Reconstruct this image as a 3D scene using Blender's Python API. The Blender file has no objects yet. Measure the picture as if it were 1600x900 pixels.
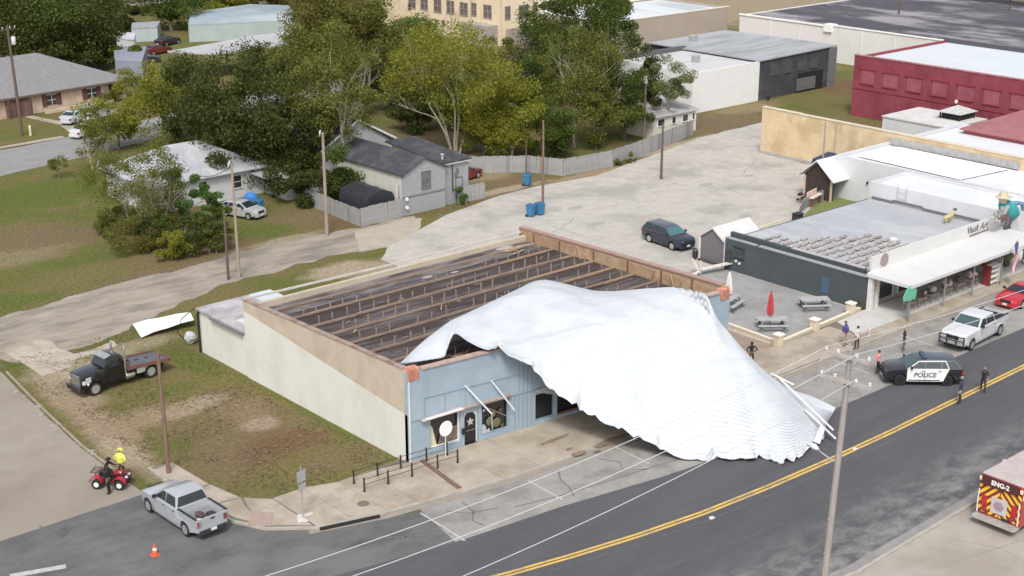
import bpy, bmesh, math, random
from mathutils import Vector, Matrix, noise as mnoise
random.seed(7)
PI = math.pi
SC = bpy.context.scene
COL = SC.collection

# ------------------------------------------------------------------ camera
CAM_H = 36.0
FPX, PW, PH = 2244.0, 1600.0, 900.0            # focal length and photo size in pixels
PITCH = math.atan(760.0 / FPX)
YAW = math.radians(41.2809)                    # the main street runs along +X
cam_d = bpy.data.cameras.new('camera')
cam = bpy.data.objects.new('camera', cam_d)
COL.objects.link(cam)
cam.location = (0, 0, CAM_H)
cam.rotation_euler = (PI / 2 - PITCH, 0, -YAW)
cam_d.sensor_width = 36.0
cam_d.lens = 36.0 * FPX / PW
cam_d.clip_start = 0.5
cam_d.clip_end = 6000
SC.camera = cam

# ------------------------------------------------------------------ sky, sun, exposure
w = bpy.data.worlds.new("World"); SC.world = w; w.use_nodes = True
nt = w.node_tree
SUN_AZ = math.atan2(-0.72, -0.69)              # azimuth of the sun (x, y)
SUN_EL = math.radians(51)
sky = nt.nodes.new('ShaderNodeTexSky'); sky.sky_type = 'NISHITA'; sky.sun_disc = False
sky.sun_elevation = SUN_EL; sky.sun_rotation = SUN_AZ
sky.air_density = 1.0; sky.dust_density = 4.0; sky.ozone_density = 1.0
bg = nt.nodes['Background']; bg.inputs['Strength'].default_value = 0.15
hs = nt.nodes.new('ShaderNodeHueSaturation'); hs.inputs['Saturation'].default_value = 0.45
nt.links.new(sky.outputs[0], hs.inputs['Color'])
nt.links.new(hs.outputs[0], bg.inputs['Color'])
sl = bpy.data.lights.new('sun', 'SUN'); sl.energy = 1.5; sl.angle = math.radians(11); sl.color = (1, 0.985, 0.96)
so = bpy.data.objects.new('sun', sl); COL.objects.link(so)
sd = Vector((math.sin(SUN_AZ) * math.cos(SUN_EL), math.cos(SUN_AZ) * math.cos(SUN_EL), math.sin(SUN_EL)))
so.rotation_euler = sd.to_track_quat('Z', 'Y').to_euler()
so.location = sd * 300
SC.view_settings.view_transform = 'Standard'
SC.view_settings.look = 'None'
SC.view_settings.exposure = 0.42
SC.view_settings.gamma = 1.0

# ------------------------------------------------------------------ helpers
_ct, _st = math.cos(PITCH), math.sin(PITCH)
_RX = Vector((math.cos(YAW), -math.sin(YAW), 0)); _FW = Vector((math.sin(YAW), math.cos(YAW), 0))
def at(px, py, z=0.0):
    """world point of height z that the survey photo shows at pixel (px, py)"""
    dx = (px - PW / 2) / FPX; dy = (PH / 2 - py) / FPX
    d = _RX * dx + _FW * (_ct + dy * _st) + Vector((0, 0, -_st + dy * _ct))
    t = (z - CAM_H) / d.z
    return Vector((d.x * t, d.y * t, z))

MATS = {}
def lin(c):
    return tuple(((v / 12.92) if v <= 0.04045 else ((v + 0.055) / 1.055) ** 2.4) for v in c)

def mat(name, c, c2=None, scale=1.0, rough=0.8, metal=0.0, bump=0.0, bscale=None, stretch=None, detail=6.0,
        lo=0.35, hi=0.65, c3=None, scale3=0.2, spec=0.5, alpha=None, coat=0.0, world=False):
    if name in MATS: return MATS[name]
    m = bpy.data.materials.new(name); m.use_nodes = True
    t = m.node_tree; b = t.nodes['Principled BSDF']
    b.inputs['Roughness'].default_value = rough; b.inputs['Metallic'].default_value = metal
    b.inputs['Specular IOR Level'].default_value = spec
    b.inputs['Coat Weight'].default_value = coat
    b.inputs['Base Color'].default_value = (*c, 1)
    tc = t.nodes.new('ShaderNodeTexCoord'); src = tc.outputs['Object']
    if world:
        g = t.nodes.new('ShaderNodeNewGeometry'); src = g.outputs['Position']
    if stretch:
        mp = t.nodes.new('ShaderNodeMapping'); mp.inputs['Scale'].default_value = stretch
        t.links.new(src, mp.inputs['Vector']); src = mp.outputs[0]
    def nz(s, d=detail):
        n = t.nodes.new('ShaderNodeTexNoise'); n.inputs['Scale'].default_value = s
        n.inputs['Detail'].default_value = d; n.inputs['Roughness'].default_value = 0.65
        t.links.new(src, n.inputs['Vector']); return n
    col = None
    if c2 is not None:
        n = nz(scale)
        r = t.nodes.new('ShaderNodeValToRGB'); e = r.color_ramp.elements
        e[0].position = lo; e[0].color = (*c, 1); e[1].position = hi; e[1].color = (*c2, 1)
        t.links.new(n.outputs['Fac'], r.inputs[0]); col = r.outputs[0]
    if c3 is not None:
        n3 = nz(scale3)
        r3 = t.nodes.new('ShaderNodeValToRGB'); e = r3.color_ramp.elements
        e[0].position = 0.48; e[0].color = (0, 0, 0, 1); e[1].position = 0.62; e[1].color = (1, 1, 1, 1)
        t.links.new(n3.outputs['Fac'], r3.inputs[0])
        mx = t.nodes.new('ShaderNodeMix'); mx.data_type = 'RGBA'
        t.links.new(r3.outputs[0], mx.inputs['Factor'])
        if col: t.links.new(col, mx.inputs['A'])
        else: mx.inputs['A'].default_value = (*c, 1)
        mx.inputs['B'].default_value = (*c3, 1); col = mx.outputs['Result']
    if col: t.links.new(col, b.inputs['Base Color'])
    if bump:
        n2 = nz(bscale or scale * 3, 8)
        bp = t.nodes.new('ShaderNodeBump'); bp.inputs['Strength'].default_value = bump; bp.inputs['Distance'].default_value = 0.05
        t.links.new(n2.outputs['Fac'], bp.inputs['Height']); t.links.new(bp.outputs[0], b.inputs['Normal'])
    MATS[name] = m
    return m

def leafmat(name, cols, rough=0.6, trans=0.45):
    if name in MATS: return MATS[name]
    m = bpy.data.materials.new(name); m.use_nodes = True
    t = m.node_tree; b = t.nodes['Principled BSDF']
    g = t.nodes.new('ShaderNodeNewGeometry')
    r = t.nodes.new('ShaderNodeValToRGB'); e = r.color_ramp.elements
    e[0].position = 0; e[0].color = (*cols[0], 1); e[1].position = 1; e[1].color = (*cols[-1], 1)
    for i, c in enumerate(cols[1:-1]):
        k = e.new((i + 1) / (len(cols) - 1)); k.color = (*c, 1)
    t.links.new(g.outputs['Random Per Island'], r.inputs[0])
    t.links.new(r.outputs[0], b.inputs['Base Color'])
    b.inputs['Roughness'].default_value = rough; b.inputs['Specular IOR Level'].default_value = 0.3
    tr = t.nodes.new('ShaderNodeBsdfTranslucent'); t.links.new(r.outputs[0], tr.inputs['Color'])
    ms = t.nodes.new('ShaderNodeMixShader'); ms.inputs[0].default_value = trans
    t.links.new(b.outputs[0], ms.inputs[1]); t.links.new(tr.outputs[0], ms.inputs[2])
    t.links.new(ms.outputs[0], t.nodes['Material Output'].inputs['Surface'])
    MATS[name] = m
    return m

OFF = {}
def tag(o, label=None, cat=None, group=None, kind=None):
    if label: o['label'] = label
    if cat: o['category'] = cat
    if group: o['group'] = group
    if kind: o['kind'] = kind
    return o

def thing(name, label, cat, loc=(0, 0, 0), rz=0.0, group=None):
    o = bpy.data.objects.new(name, None); COL.objects.link(o)
    o.empty_display_size = 0.3
    o.location = loc; o.rotation_euler = (0, 0, rz)
    OFF[o.name] = Vector(loc)
    return tag(o, label, cat, group)

class MB:
    """collects simple shapes; build() links them as one mesh object"""
    def __init__(s): s.v = []; s.f = []; s.m = []; s.mi = 0
    def add(s, vs, fs):
        k = len(s.v); s.v += [tuple(v) for v in vs]
        s.f += [tuple(i + k for i in f) for f in fs]; s.m += [s.mi] * len(fs)
        return s
    def box(s, x0, x1, y0, y1, z0, z1):
        vs = [(x, y, z) for z in (z0, z1) for (x, y) in ((x0, y0), (x1, y0), (x1, y1), (x0, y1))]
        return s.add(vs, [(3, 2, 1, 0), (4, 5, 6, 7), (0, 1, 5, 4), (1, 2, 6, 5), (2, 3, 7, 6), (3, 0, 4, 7)])
    def cbox(s, c, size, rz=0.0, ry=0.0, rx=0.0):
        M = Matrix.Translation(c) @ Matrix.Rotation(rz, 4, 'Z') @ Matrix.Rotation(ry, 4, 'Y') @ Matrix.Rotation(rx, 4, 'X')
        h = [q / 2 for q in size]
        vs = [M @ Vector((x, y, z)) for z in (-h[2], h[2]) for (x, y) in ((-h[0], -h[1]), (h[0], -h[1]), (h[0], h[1]), (-h[0], h[1]))]
        return s.add(vs, [(3, 2, 1, 0), (4, 5, 6, 7), (0, 1, 5, 4), (1, 2, 6, 5), (2, 3, 7, 6), (3, 0, 4, 7)])
    def chbox(s, x0, x1, y0, y1, z0, z1, b):
        """box with chamfered vertical edges and top"""
        def ring(d, z): return [(x0 + d + b, y0 + d, z), (x1 - d - b, y0 + d, z), (x1 - d, y0 + d + b, z), (x1 - d, y1 - d - b, z), (x1 - d - b, y1 - d, z), (x0 + d + b, y1 - d, z), (x0 + d, y1 - d - b, z), (x0 + d, y0 + d + b, z)]
        vs = ring(0, z0) + ring(0, z1 - b) + ring(b, z1)
        fs = [tuple(range(7, -1, -1)), tuple(range(16, 24))]
        for r in (0, 8):
            for i in range(8): j = (i + 1) % 8; fs.append((r + i, r + j, r + 8 + j, r + 8 + i))
        return s.add(vs, fs)
    def beam(s, p0, p1, wd, ht):
        """rectangular bar from p0 to p1"""
        p0 = Vector(p0); p1 = Vector(p1); d = (p1 - p0).normalized()
        up = Vector((0, 0, 1)) if abs(d.z) < 0.95 else Vector((1, 0, 0))
        a = d.cross(up).normalized() * wd / 2; b = a.cross(d).normalized() * ht / 2
        vs = [p + q for p in (p0, p1) for q in (-a - b, a - b, a + b, -a + b)]
        return s.add(vs, [(0, 1, 2, 3), (7, 6, 5, 4), (4, 5, 1, 0), (5, 6, 2, 1), (6, 7, 3, 2), (7, 4, 0, 3)])
    def tube(s, pts, r, n=8, cap=True):
        pts = [Vector(p) for p in pts]
        rs = r if isinstance(r, (list, tuple)) else [r] * len(pts)
        k = len(s.v); vs = []; fs = []
        for i, p in enumerate(pts):
            d = (pts[min(i + 1, len(pts) - 1)] - pts[max(i - 1, 0)]).normalized()
            up = Vector((0, 0, 1)) if abs(d.z) < 0.9 else Vector((1, 0, 0))
            a = d.cross(up).normalized(); b = a.cross(d)
            vs += [p + (a * math.cos(2 * PI * j / n) + b * math.sin(2 * PI * j / n)) * rs[i] for j in range(n)]
        for i in range(len(pts) - 1):
            for j in range(n):
                q = (j + 1) % n
                fs.append((i * n + j, i * n + q, (i + 1) * n + q, (i + 1) * n + j))
        if cap:
            fs.append(tuple(range(n - 1, -1, -1))); e = (len(pts) - 1) * n; fs.append(tuple(range(e, e + n)))
        return s.add(vs, fs)
    def lathe(s, prof, c=(0, 0, 0), n=16, axis='Z'):
        """profile of (radius, height) pairs turned round an axis through c"""
        vs = []; fs = []
        for (r, h) in prof:
            for j in range(n):
                a = 2 * PI * j / n; u, v = r * math.cos(a), r * math.sin(a)
                vs.append({'Z': (c[0] + u, c[1] + v, c[2] + h), 'Y': (c[0] + u, c[1] + h, c[2] + v), 'X': (c[0] + h, c[1] + u, c[2] + v)}[axis])
        for i in range(len(prof) - 1):
            for j in range(n):
                q = (j + 1) % n; f = (i * n + j, i * n + q, (i + 1) * n + q, (i + 1) * n + j)
                fs.append(f if axis != 'Y' else f[::-1])
        fs.append(tuple(range(n))); e = (len(prof) - 1) * n; fs.append(tuple(range(e, e + n)))
        return s.add(vs, fs)
    def prism(s, poly, z0, z1):
        """vertical prism over an xy polygon"""
        n = len(poly)
        vs = [(p[0], p[1], z0) for p in poly] + [(p[0], p[1], z1) for p in poly]
        fs = [tuple(range(n - 1, -1, -1)), tuple(range(n, 2 * n))] + [(i, (i + 1) % n, n + (i + 1) % n, n + i) for i in range(n)]
        return s.add(vs, fs)
    def extr(s, poly, vec):
        """3-d polygon extruded by vec"""
        n = len(poly); vec = Vector(vec)
        vs = [Vector(p) for p in poly] + [Vector(p) + vec for p in poly]
        fs = [tuple(range(n - 1, -1, -1)), tuple(range(n, 2 * n))] + [(i, (i + 1) % n, n + (i + 1) % n, n + i) for i in range(n)]
        return s.add(vs, fs)
    def sheet(s, poly, z):
        return s.add([(p[0], p[1], z) for p in poly], [tuple(range(len(poly)))])
    def ico(s, c, r, sub=1, sq=(1, 1, 1), jit=0.0):
        bm = bmesh.new(); bmesh.ops.create_icosphere(bm, subdivisions=sub, radius=1)
        vs = [Vector((v.co.x * r * sq[0], v.co.y * r * sq[1], v.co.z * r * sq[2])) * (1 + random.uniform(-jit, jit)) + Vector(c) for v in bm.verts]
        fs = [tuple(v.index for v in f.verts) for f in bm.faces]; bm.free()
        return s.add(vs, fs)
    def mesh(s, name, mats, off=None, smooth=False, fix=True):
        me = bpy.data.meshes.new(name)
        vs = s.v if off is None else [(a[0] - off[0], a[1] - off[1], a[2] - off[2]) for a in s.v]
        me.from_pydata(vs, [], s.f)
        for mm in (mats if isinstance(mats, (list, tuple)) else [mats]): me.materials.append(mm)
        if any(s.m): me.polygons.foreach_set('material_index', s.m)
        if fix:
            bm = bmesh.new(); bm.from_mesh(me)
            bmesh.ops.recalc_face_normals(bm, faces=bm.faces[:])
            big = [f for f in bm.faces if len(f.verts) > 6]
            if big: bmesh.ops.triangulate(bm, faces=big)
            bm.to_mesh(me); bm.free()
        if smooth:
            me.polygons.foreach_set('use_smooth', [True] * len(me.polygons))
            try: me.set_sharp_from_angle(angle=math.radians(40))
            except Exception: pass
        me.update()
        return me
    def build(s, name, mats, parent=None, smooth=False, local=False, fix=True):
        off = None
        root = parent
        while root is not None and root.parent is not None: root = root.parent
        if root is not None and not local: off = OFF.get(root.name)
        o = bpy.data.objects.new(name, s.mesh(name, mats, off, smooth, fix))
        COL.objects.link(o)
        if parent is not None: o.parent = parent
        return o
def kids(o): return [c for c in o.children]
def copy_tree(o, parent=None, label=None, group=None):
    c = o.copy(); COL.objects.link(c)
    if parent is not None: c.parent = parent
    if label: c['label'] = label
    if group: c['group'] = group
    for ch in o.children: copy_tree(ch, c)
    return c
def clip_poly(poly, x0, x1, y0, y1):
    def half(pts, f, inter):
        out = []
        for i in range(len(pts)):
            a, b = pts[i - 1], pts[i]
            fa, fb = f(a), f(b)
            if fb >= 0:
                if fa < 0: out.append(inter(a, b, fa, fb))
                out.append(b)
            elif fa >= 0: out.append(inter(a, b, fa, fb))
        return out
    it = lambda a, b, fa, fb: (a[0] + (b[0] - a[0]) * fa / (fa - fb), a[1] + (b[1] - a[1]) * fa / (fa - fb))
    for f in (lambda p: p[0] - x0, lambda p: x1 - p[0], lambda p: p[1] - y0, lambda p: y1 - p[1]):
        poly = half(poly, f, it)
        if not poly: return []
    return poly
def text_mesh(txt, size, depth=0.004, font_shear=0.0, bold=0.0):
    cu = bpy.data.curves.new('txt', 'FONT'); cu.body = txt; cu.size = size; cu.extrude = depth; cu.align_x = 'CENTER'; cu.align_y = 'CENTER'
    cu.shear = font_shear; cu.offset = bold
    o = bpy.data.objects.new('txt', cu); COL.objects.link(o)
    dg = bpy.context.evaluated_depsgraph_get()
    me = bpy.data.meshes.new_from_object(o.evaluated_get(dg))
    bpy.data.objects.remove(o); bpy.data.curves.remove(cu)
    return me
# ================================================================== ground and roads
def blob_ground():
    """grass sheet: green / olive / dead grass / bare dirt, placed where the lots are worn"""
    m = bpy.data.materials.new('grass_ground'); m.use_nodes = True
    t = m.node_tree; b = t.nodes['Principled BSDF']; b.inputs['Roughness'].default_value = 0.95
    b.inputs['Specular IOR Level'].default_value = 0.1
    L = t.links.new
    g = t.nodes.new('ShaderNodeNewGeometry'); pos = g.outputs['Position']
    def noise(s, d=8, r=0.65):
        n = t.nodes.new('ShaderNodeTexNoise'); n.inputs['Scale'].default_value = s; n.inputs['Detail'].default_value = d
        n.inputs['Roughness'].default_value = r; L(pos, n.inputs['Vector']); return n.outputs['Fac']
    def ramp(f, a, bb, c0, c1):
        r = t.nodes.new('ShaderNodeValToRGB'); e = r.color_ramp.elements
        e[0].position = a; e[0].color = (*c0, 1); e[1].position = bb; e[1].color = (*c1, 1); L(f, r.inputs[0]); return r.outputs[0]
    def mix(fac, A, B):
        x = t.nodes.new('ShaderNodeMix'); x.data_type = 'RGBA'; L(fac, x.inputs['Factor'])
        for s_, v in (('A', A), ('B', B)):
            if isinstance(v, tuple): x.inputs[s_].default_value = (*v, 1)
            else: L(v, x.inputs[s_])
        return x.outputs['Result']
    green = (0.105, 0.128, 0.032); olive = (0.165, 0.140, 0.060); brown = (0.175, 0.130, 0.082); dirt = (0.30, 0.225, 0.16); red = (0.165, 0.10, 0.062)
    tan = (0.36, 0.295, 0.225)
    n1 = noise(0.13); n2 = noise(0.7, 10, .72); n3 = noise(3.5, 8, 0.75)
    c = ramp(n1, 0.40, 0.60, green, olive)
    c = mix(ramp(n2, 0.48, 0.66, (0, 0, 0), (0.8, 0.8, 0.8)), c, brown)
    wob = t.nodes.new('ShaderNodeMath'); wob.operation = 'MULTIPLY_ADD'; L(noise(0.35, 10, 0.7), wob.inputs[0]); wob.inputs[1].default_value = 1.7; wob.inputs[2].default_value = -0.85
    def blob(c, x, y, rx, ry, colr, amt=0.9, soft=0.5):
        mp = t.nodes.new('ShaderNodeMapping'); mp.vector_type = 'POINT'
        mp.inputs['Scale'].default_value = (1 / rx, 1 / ry, 0); mp.inputs['Location'].default_value = (-x / rx, -y / ry, 0)
        L(pos, mp.inputs['Vector'])
        ln = t.nodes.new('ShaderNodeVectorMath'); ln.operation = 'LENGTH'; L(mp.outputs[0], ln.inputs[0])
        ad = t.nodes.new('ShaderNodeMath'); ad.operation = 'ADD'; L(ln.outputs['Value'], ad.inputs[0]); L(wob.outputs[0], ad.inputs[1])
        f = ramp(ad.outputs[0], 1 - soft, 1 + soft * 0.5, (amt,) * 3, (0, 0, 0))
        return mix(f, c, colr)
    for (x, y, rx, ry, k, a) in BLOBS:
        c = blob(c, x, y, rx, ry, dict(green=green, olive=olive, brown=brown, dirt=dirt, red=red, tan=tan)[k], a)
    fine = ramp(n3, 0.3, 0.72, (0.52, 0.53, 0.52), (1.42, 1.38, 1.3))
    ml = t.nodes.new('ShaderNodeMix'); ml.data_type = 'RGBA'; ml.blend_type = 'MULTIPLY'; ml.inputs['Factor'].default_value = 1
    L(c, ml.inputs['A']); L(fine, ml.inputs['B'])
    L(ml.outputs['Result'], b.inputs['Base Color'])
    bp = t.nodes.new('ShaderNodeBump'); bp.inputs['Strength'].default_value = 0.8; bp.inputs['Distance'].default_value = 0.12
    L(noise(2.2, 10, 0.8), bp.inputs['Height']); L(bp.outputs[0], b.inputs['Normal'])
    return m
BLOBS = [ # x, y, rx, ry, soil, amount
    (56, 131, 14, 7, 'green', .95), (60, 122, 8, 5, 'green', .8), (48, 117, 8, 5, 'brown', .85), (44, 113, 6, 3, 'tan', .3), (42, 108, 8, 4, 'green', .55), (47, 105, 9, 3, 'olive', .8),
    (57, 105, 7, 3.5, 'brown', .9), (54, 101.6, 10, 1.6, 'brown', .8), (64.5, 106, 4, 2.5, 'green', .75), (64, 102.6, 5, 1.2, 'tan', .7), (69, 108, 4, 4, 'brown', .8), (70.5, 103.5, 2.5, 3, 'red', .7),
    (40, 74, 9, 16, 'olive', .75), (40, 70, 5.5, 7, 'brown', .8), (41, 66.5, 3.5, 3.5, 'red', .8), (42, 74, 2.2, 4, 'brown', .7), (41.5, 70.5, 1.5, 1.2, 'tan', .6), (39.5, 75.8, 2.8, 1.4, 'tan', .75), (37.5, 76, 3, 2, 'dirt', .75), (42, 73, 2.5, 2.5, 'dirt', .35), (41, 64, 5, 2.5, 'olive', .8),
    (43.5, 83, 1.5, 4.5, 'green', .8), (40, 79, 3.5, 1.0, 'green', .6), (36.2, 64.5, 2.2, 3.2, 'olive', .7), (44.6, 68, .6, 9, 'green', .6), (35.8, 71.2, 2.0, 1.2, 'green', .6), (43, 63.5, 4, 2, 'brown', .6), (37, 67, 2.5, 3, 'brown', .6),
    (38.2, 85.3, 4, 2.6, 'tan', .95), (41.2, 87.8, 4.5, 1.5, 'tan', .55), (35, 84, 1.8, 6, 'tan', .7), (34, 77, 1.6, 8, 'dirt', .9), (33.2, 72, 1.2, 6, 'tan', .7),
    (50, 92, 9, 1.6, 'olive', .9), (58, 93, 4, 1.8, 'green', .55), (62.5, 92.5, 4, 2.2, 'tan', .9), (66, 90, 5, 3, 'tan', .8),
    (79, 101.2, 9, 1.0, 'red', .55), (92, 104.5, 5, 2.6, 'brown', .9), (91, 108, 4, 2, 'dirt', .7), (101, 101.8, 12, 1.2, 'dirt', .9), (88, 102.8, 8, 1.0, 'tan', .9),
    (128, 109, 10, 7, 'brown', .9), (118, 104.5, 12, 2.0, 'tan', .95), (134, 100, 9, 12, 'brown', .85), (138, 113, 7, 3, 'dirt', .6), (152, 109, 8, 5, 'olive', .6), (160, 112, 8, 6, 'red', .9),
    (75, 160, 16, 8, 'olive', .8), (66, 158, 7, 4, 'green', .5), (100, 160, 30, 18, 'olive', .8), (86, 130, 18, 16, 'brown', .6), (100, 122, 14, 12, 'brown', .7),
    (120, 260, 26, 20, 'green', .9), (170, 290, 40, 20, 'olive', .9), (110, 222, 16, 12, 'olive', .8), (165, 135, 10, 14, 'tan', .8), (230, 110, 40, 50, 'tan', .8), (210, 180, 40, 40, 'tan', .7), (185, 150, 14, 8, 'olive', .7),
]
gb = MB(); N = 12; S = 1800
gb.sheet([(-S, -S), (S, -S), (S, S), (-S, S)], 0.0)
tag(gb.build('ground', blob_ground(), fix=False), kind='structure')

def rough_edge(pts, step=1.2, amp=0.25):
    out = []
    n = len(pts)
    for i in range(n):
        a = Vector((*pts[i][:2], 0)); b = Vector((*pts[(i + 1) % n][:2], 0)); L = (b - a).length
        k = max(1, min(200, int(L / step)))
        for j in range(k):
            p = a.lerp(b, j / k)
            q = mnoise.noise_vector(p * 0.45) * amp + mnoise.noise_vector(p * 1.7) * amp * 0.5
            out.append((p.x + q.x, p.y + q.y))
    return out
M_alley = mat('gravel_alley', (.253, .212, .164), (.348, .305, .251), 0.7, 0.95, bump=0.6, bscale=5, c3=(.189, .168, .144), scale3=0.33, stretch=(0.55, 1.6, 1), world=True)
M_lot = mat('worn_lot', (.373, .347, .310), (.474, .448, .401), 0.9, 0.92, bump=0.35, bscale=7, c3=(.323, .303, .276), scale3=0.16, world=True, lo=0.3, hi=0.7)
M_side = mat('worn_side_street', (.252, .217, .176), (.303, .266, .219), 0.6, 0.92, bump=0.35, bscale=9, c3=(.233, .197, .159), scale3=0.15, world=True)
M_old = mat('old_asphalt', (.085, .084, .084), (.129, .128, .125), 0.55, 0.9, bump=0.3, bscale=9, c3=(.144, .139, .133), scale3=0.2, stretch=(0.8, 1.3, 1), world=True)
M_strip = mat('parking_strip_asphalt', (.252, .237, .217), (.312, .296, .271), 1.1, 0.92, bump=0.35, bscale=10, c3=(.207, .197, .183), scale3=0.4, world=True)
M_con = mat('concrete_walk', (.334, .285, .223), (.412, .355, .286), 0.8, 0.9, bump=0.2, bscale=8, c3=(.288, .238, .182), scale3=0.35, world=True)
M_con2 = mat('pale_concrete', (.442, .425, .399), (.510, .493, .468), 0.8, 0.9, bump=0.15, bscale=8, world=True)
M_kerb = mat('kerb_concrete', (.318, .293, .252), (.408, .378, .333), 1.5, 0.9, bump=0.25, bscale=8, world=True)
M_patio = mat('patio_concrete', (.264, .260, .248), (.320, .316, .304), 0.6, 0.9, bump=0.2, bscale=8, c3=(.232, .228, .220), scale3=0.25, world=True)
M_street2 = mat('back_street_asphalt', (.216, .212, .212), (.264, .260, .256), 0.5, 0.9, bump=0.2, bscale=6, world=True)
M_yel = mat('yellow_paint', (0.66, 0.42, 0.085), (0.56, 0.36, 0.09), 2.5, 0.8, world=True, c3=(0.40, 0.29, 0.13), scale3=1.2)
M_wht = mat('white_paint_line', (.477, .469, .448), (.361, .354, .339), 3, 0.8, world=True)
M_patch = mat('crack_tar', (0.13, 0.125, 0.12), (0.17, 0.165, 0.155), 3, 0.8, world=True)

def road_mat():
    """newer asphalt with dust lying towards the far kerb and tyre-polished lanes"""
    m = bpy.data.materials.new('road_asphalt'); m.use_nodes = True
    t = m.node_tree; b = t.nodes['Principled BSDF']; b.inputs['Roughness'].default_value = 0.85; L = t.links.new
    g = t.nodes.new('ShaderNodeNewGeometry')
    def noise(s, sc=(1, 1, 1), d=8):
        mp = t.nodes.new('ShaderNodeMapping'); mp.inputs['Scale'].default_value = sc; L(g.outputs['Position'], mp.inputs[0])
        n = t.nodes.new('ShaderNodeTexNoise'); n.inputs['Scale'].default_value = s; n.inputs['Detail'].default_value = d; n.inputs['Roughness'].default_value = 0.7
        L(mp.outputs[0], n.inputs['Vector']); return n.outputs['Fac']
    r = t.nodes.new('ShaderNodeValToRGB'); e = r.color_ramp.elements
    e[0].position = .3; e[0].color = (0.066, 0.067, 0.074, 1); e[1].position = .72; e[1].color = (0.092, 0.092, 0.098, 1)
    L(noise(0.35, (0.35, 1.6, 1)), r.inputs[0])
    sep = t.nodes.new('ShaderNodeSeparateXYZ'); L(g.outputs['Position'], sep.inputs[0])
    # dust: strongest near Y = 37.5, fading by Y = 41
    mr = t.nodes.new('ShaderNodeMapRange'); L(sep.outputs['Y'], mr.inputs['Value'])
    mr.inputs['From Min'].default_value = 41.2; mr.inputs['From Max'].default_value = 37.8
    ns = t.nodes.new('ShaderNodeValToRGB'); e = ns.color_ramp.elements; e[0].position = .40; e[1].position = .66
    L(noise(0.9, (0.6, 1.0, 1)), ns.inputs[0])
    mu = t.nodes.new('ShaderNodeMath'); mu.operation = 'MULTIPLY'; L(mr.outputs[0], mu.inputs[0]); L(ns.outputs[0], mu.inputs[1])
    mx = t.nodes.new('ShaderNodeMix'); mx.data_type = 'RGBA'; L(mu.outputs[0], mx.inputs['Factor']); L(r.outputs[0], mx.inputs['A']); mx.inputs['B'].default_value = (0.25, 0.243, 0.232, 1)
    # brownish wear between the lanes
    br = t.nodes.new('ShaderNodeValToRGB'); e = br.color_ramp.elements; e[0].position = .5; e[1].position = .72; e[1].color = (.5, .5, .5, 1)
    L(noise(0.16, (0.4, 1.2, 1), 5), br.inputs[0])
    m2 = t.nodes.new('ShaderNodeMix'); m2.data_type = 'RGBA'; L(br.outputs[0], m2.inputs['Factor']); L(mx.outputs['Result'], m2.inputs['A']); m2.inputs['B'].default_value = (0.098, 0.09, 0.086, 1)
    L(m2.outputs['Result'], b.inputs['Base Color'])
    bp = t.nodes.new('ShaderNodeBump'); bp.inputs['Strength'].default_value = .25; bp.inputs['Distance'].default_value = .03
    L(noise(14), bp.inputs['Height']); L(bp.outputs[0], b.inputs['Normal'])
    return m

def sheet(name, pts, z, m, rough=None):
    p = rough_edge(pts, *rough) if rough else pts
    k = MB(); k.sheet(p, z)
    return tag(k.build(name, m), kind='structure')
# back street at upper left, alley, lot, side street
sheet('back_street', [(-40, 103), (54.5, 140.8), (62.9, 142.6), (90, 150), (140, 166), (137, 172), (70, 153.5), (59, 151.8), (35, 145), (-60, 106)], 0.010, M_street2, (2, .25))
sheet('back_street_kerb', [(50, 150.5), (59, 152.4), (67, 152.9), (67.2, 154.0), (59, 153.3), (49, 151.5)], 0.05, M_con)
sheet('front_walk', [(68.4, 153.6), (69.8, 153.4), (70.9, 160), (69.4, 167), (68.3, 166.8), (69.6, 160)], 0.02, M_con)
sheet('house_drive', [(69.8, 153.2), (76.5, 155), (79, 165), (73, 164), (71.4, 159)], 0.016, M_con, (1, .2))
sheet('alley', [(-40, 93), (33.5, 92.2), (35.2, 89.2), (39.1, 89.8), (44.5, 91.9), (52.1, 94.9), (56.6, 95.7), (63.1, 96), (67, 95.3), (72, 94), (76, 99), (77, 101.4), (71, 101.5), (67.7, 101.8), (62.9, 102.5), (56.3, 101.9), (48.3, 101.0), (44.4, 100.7), (40.4, 99.9), (33, 99.4), (-40, 99)], 0.008, M_alley, (.8, .75))
sheet('parking_lot', [(69.7, 56), (69.7, 78), (66.5, 88), (66.8, 92.5), (69.4, 95), (79, 99.4), (87.5, 101.6), (94, 101.6), (100, 101), (111, 103.4), (121, 105.6), (133, 106.4), (130, 97), (120.3, 96.2), (119, 60), (112, 58)], 0.014, M_lot, (1.5, .22))
sheet('dirt_patch', [(67, 95.6), (72, 94.6), (77, 99.8), (76, 101), (70, 100.5)], 0.012, mat('pale_sand', (.400, .352, .288), (.336, .296, .240), .8, .95, bump=.4, world=True), (.8, .5))
sheet('dirt_pad', [tuple(at(x_, y_)[:2]) for x_, y_ in ((5, 549), (48, 532), (84, 534), (92, 545), (124, 552), (176, 532), (182, 541), (122, 562), (114, 572), (68, 586), (24, 562))], 0.013, mat('pale_dirt_pad', (.44, .385, .32), (.37, .315, .25), .8, .95, bump=.5, c3=(.30, .25, .19), scale3=.5, world=True), (.8, .45))
sheet('side_street', [(-60, 66.85), (31.7, 66.7), (31.7, 74.7), (32.3, 81.6), (33.2, 92), (33, 99), (31, 130), (-60, 130)], 0.018, M_side, (1.6, .10))
sheet('crossing_asphalt', [(-60, 30), (60, 30), (60, 52), (42, 55), (37, 57), (34.6, 58.6), (33.6, 60.5), (33.2, 63), (32.4, 66.4), (31.7, 66.7), (-60, 66.9)], 0.022, M_old)
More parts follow.
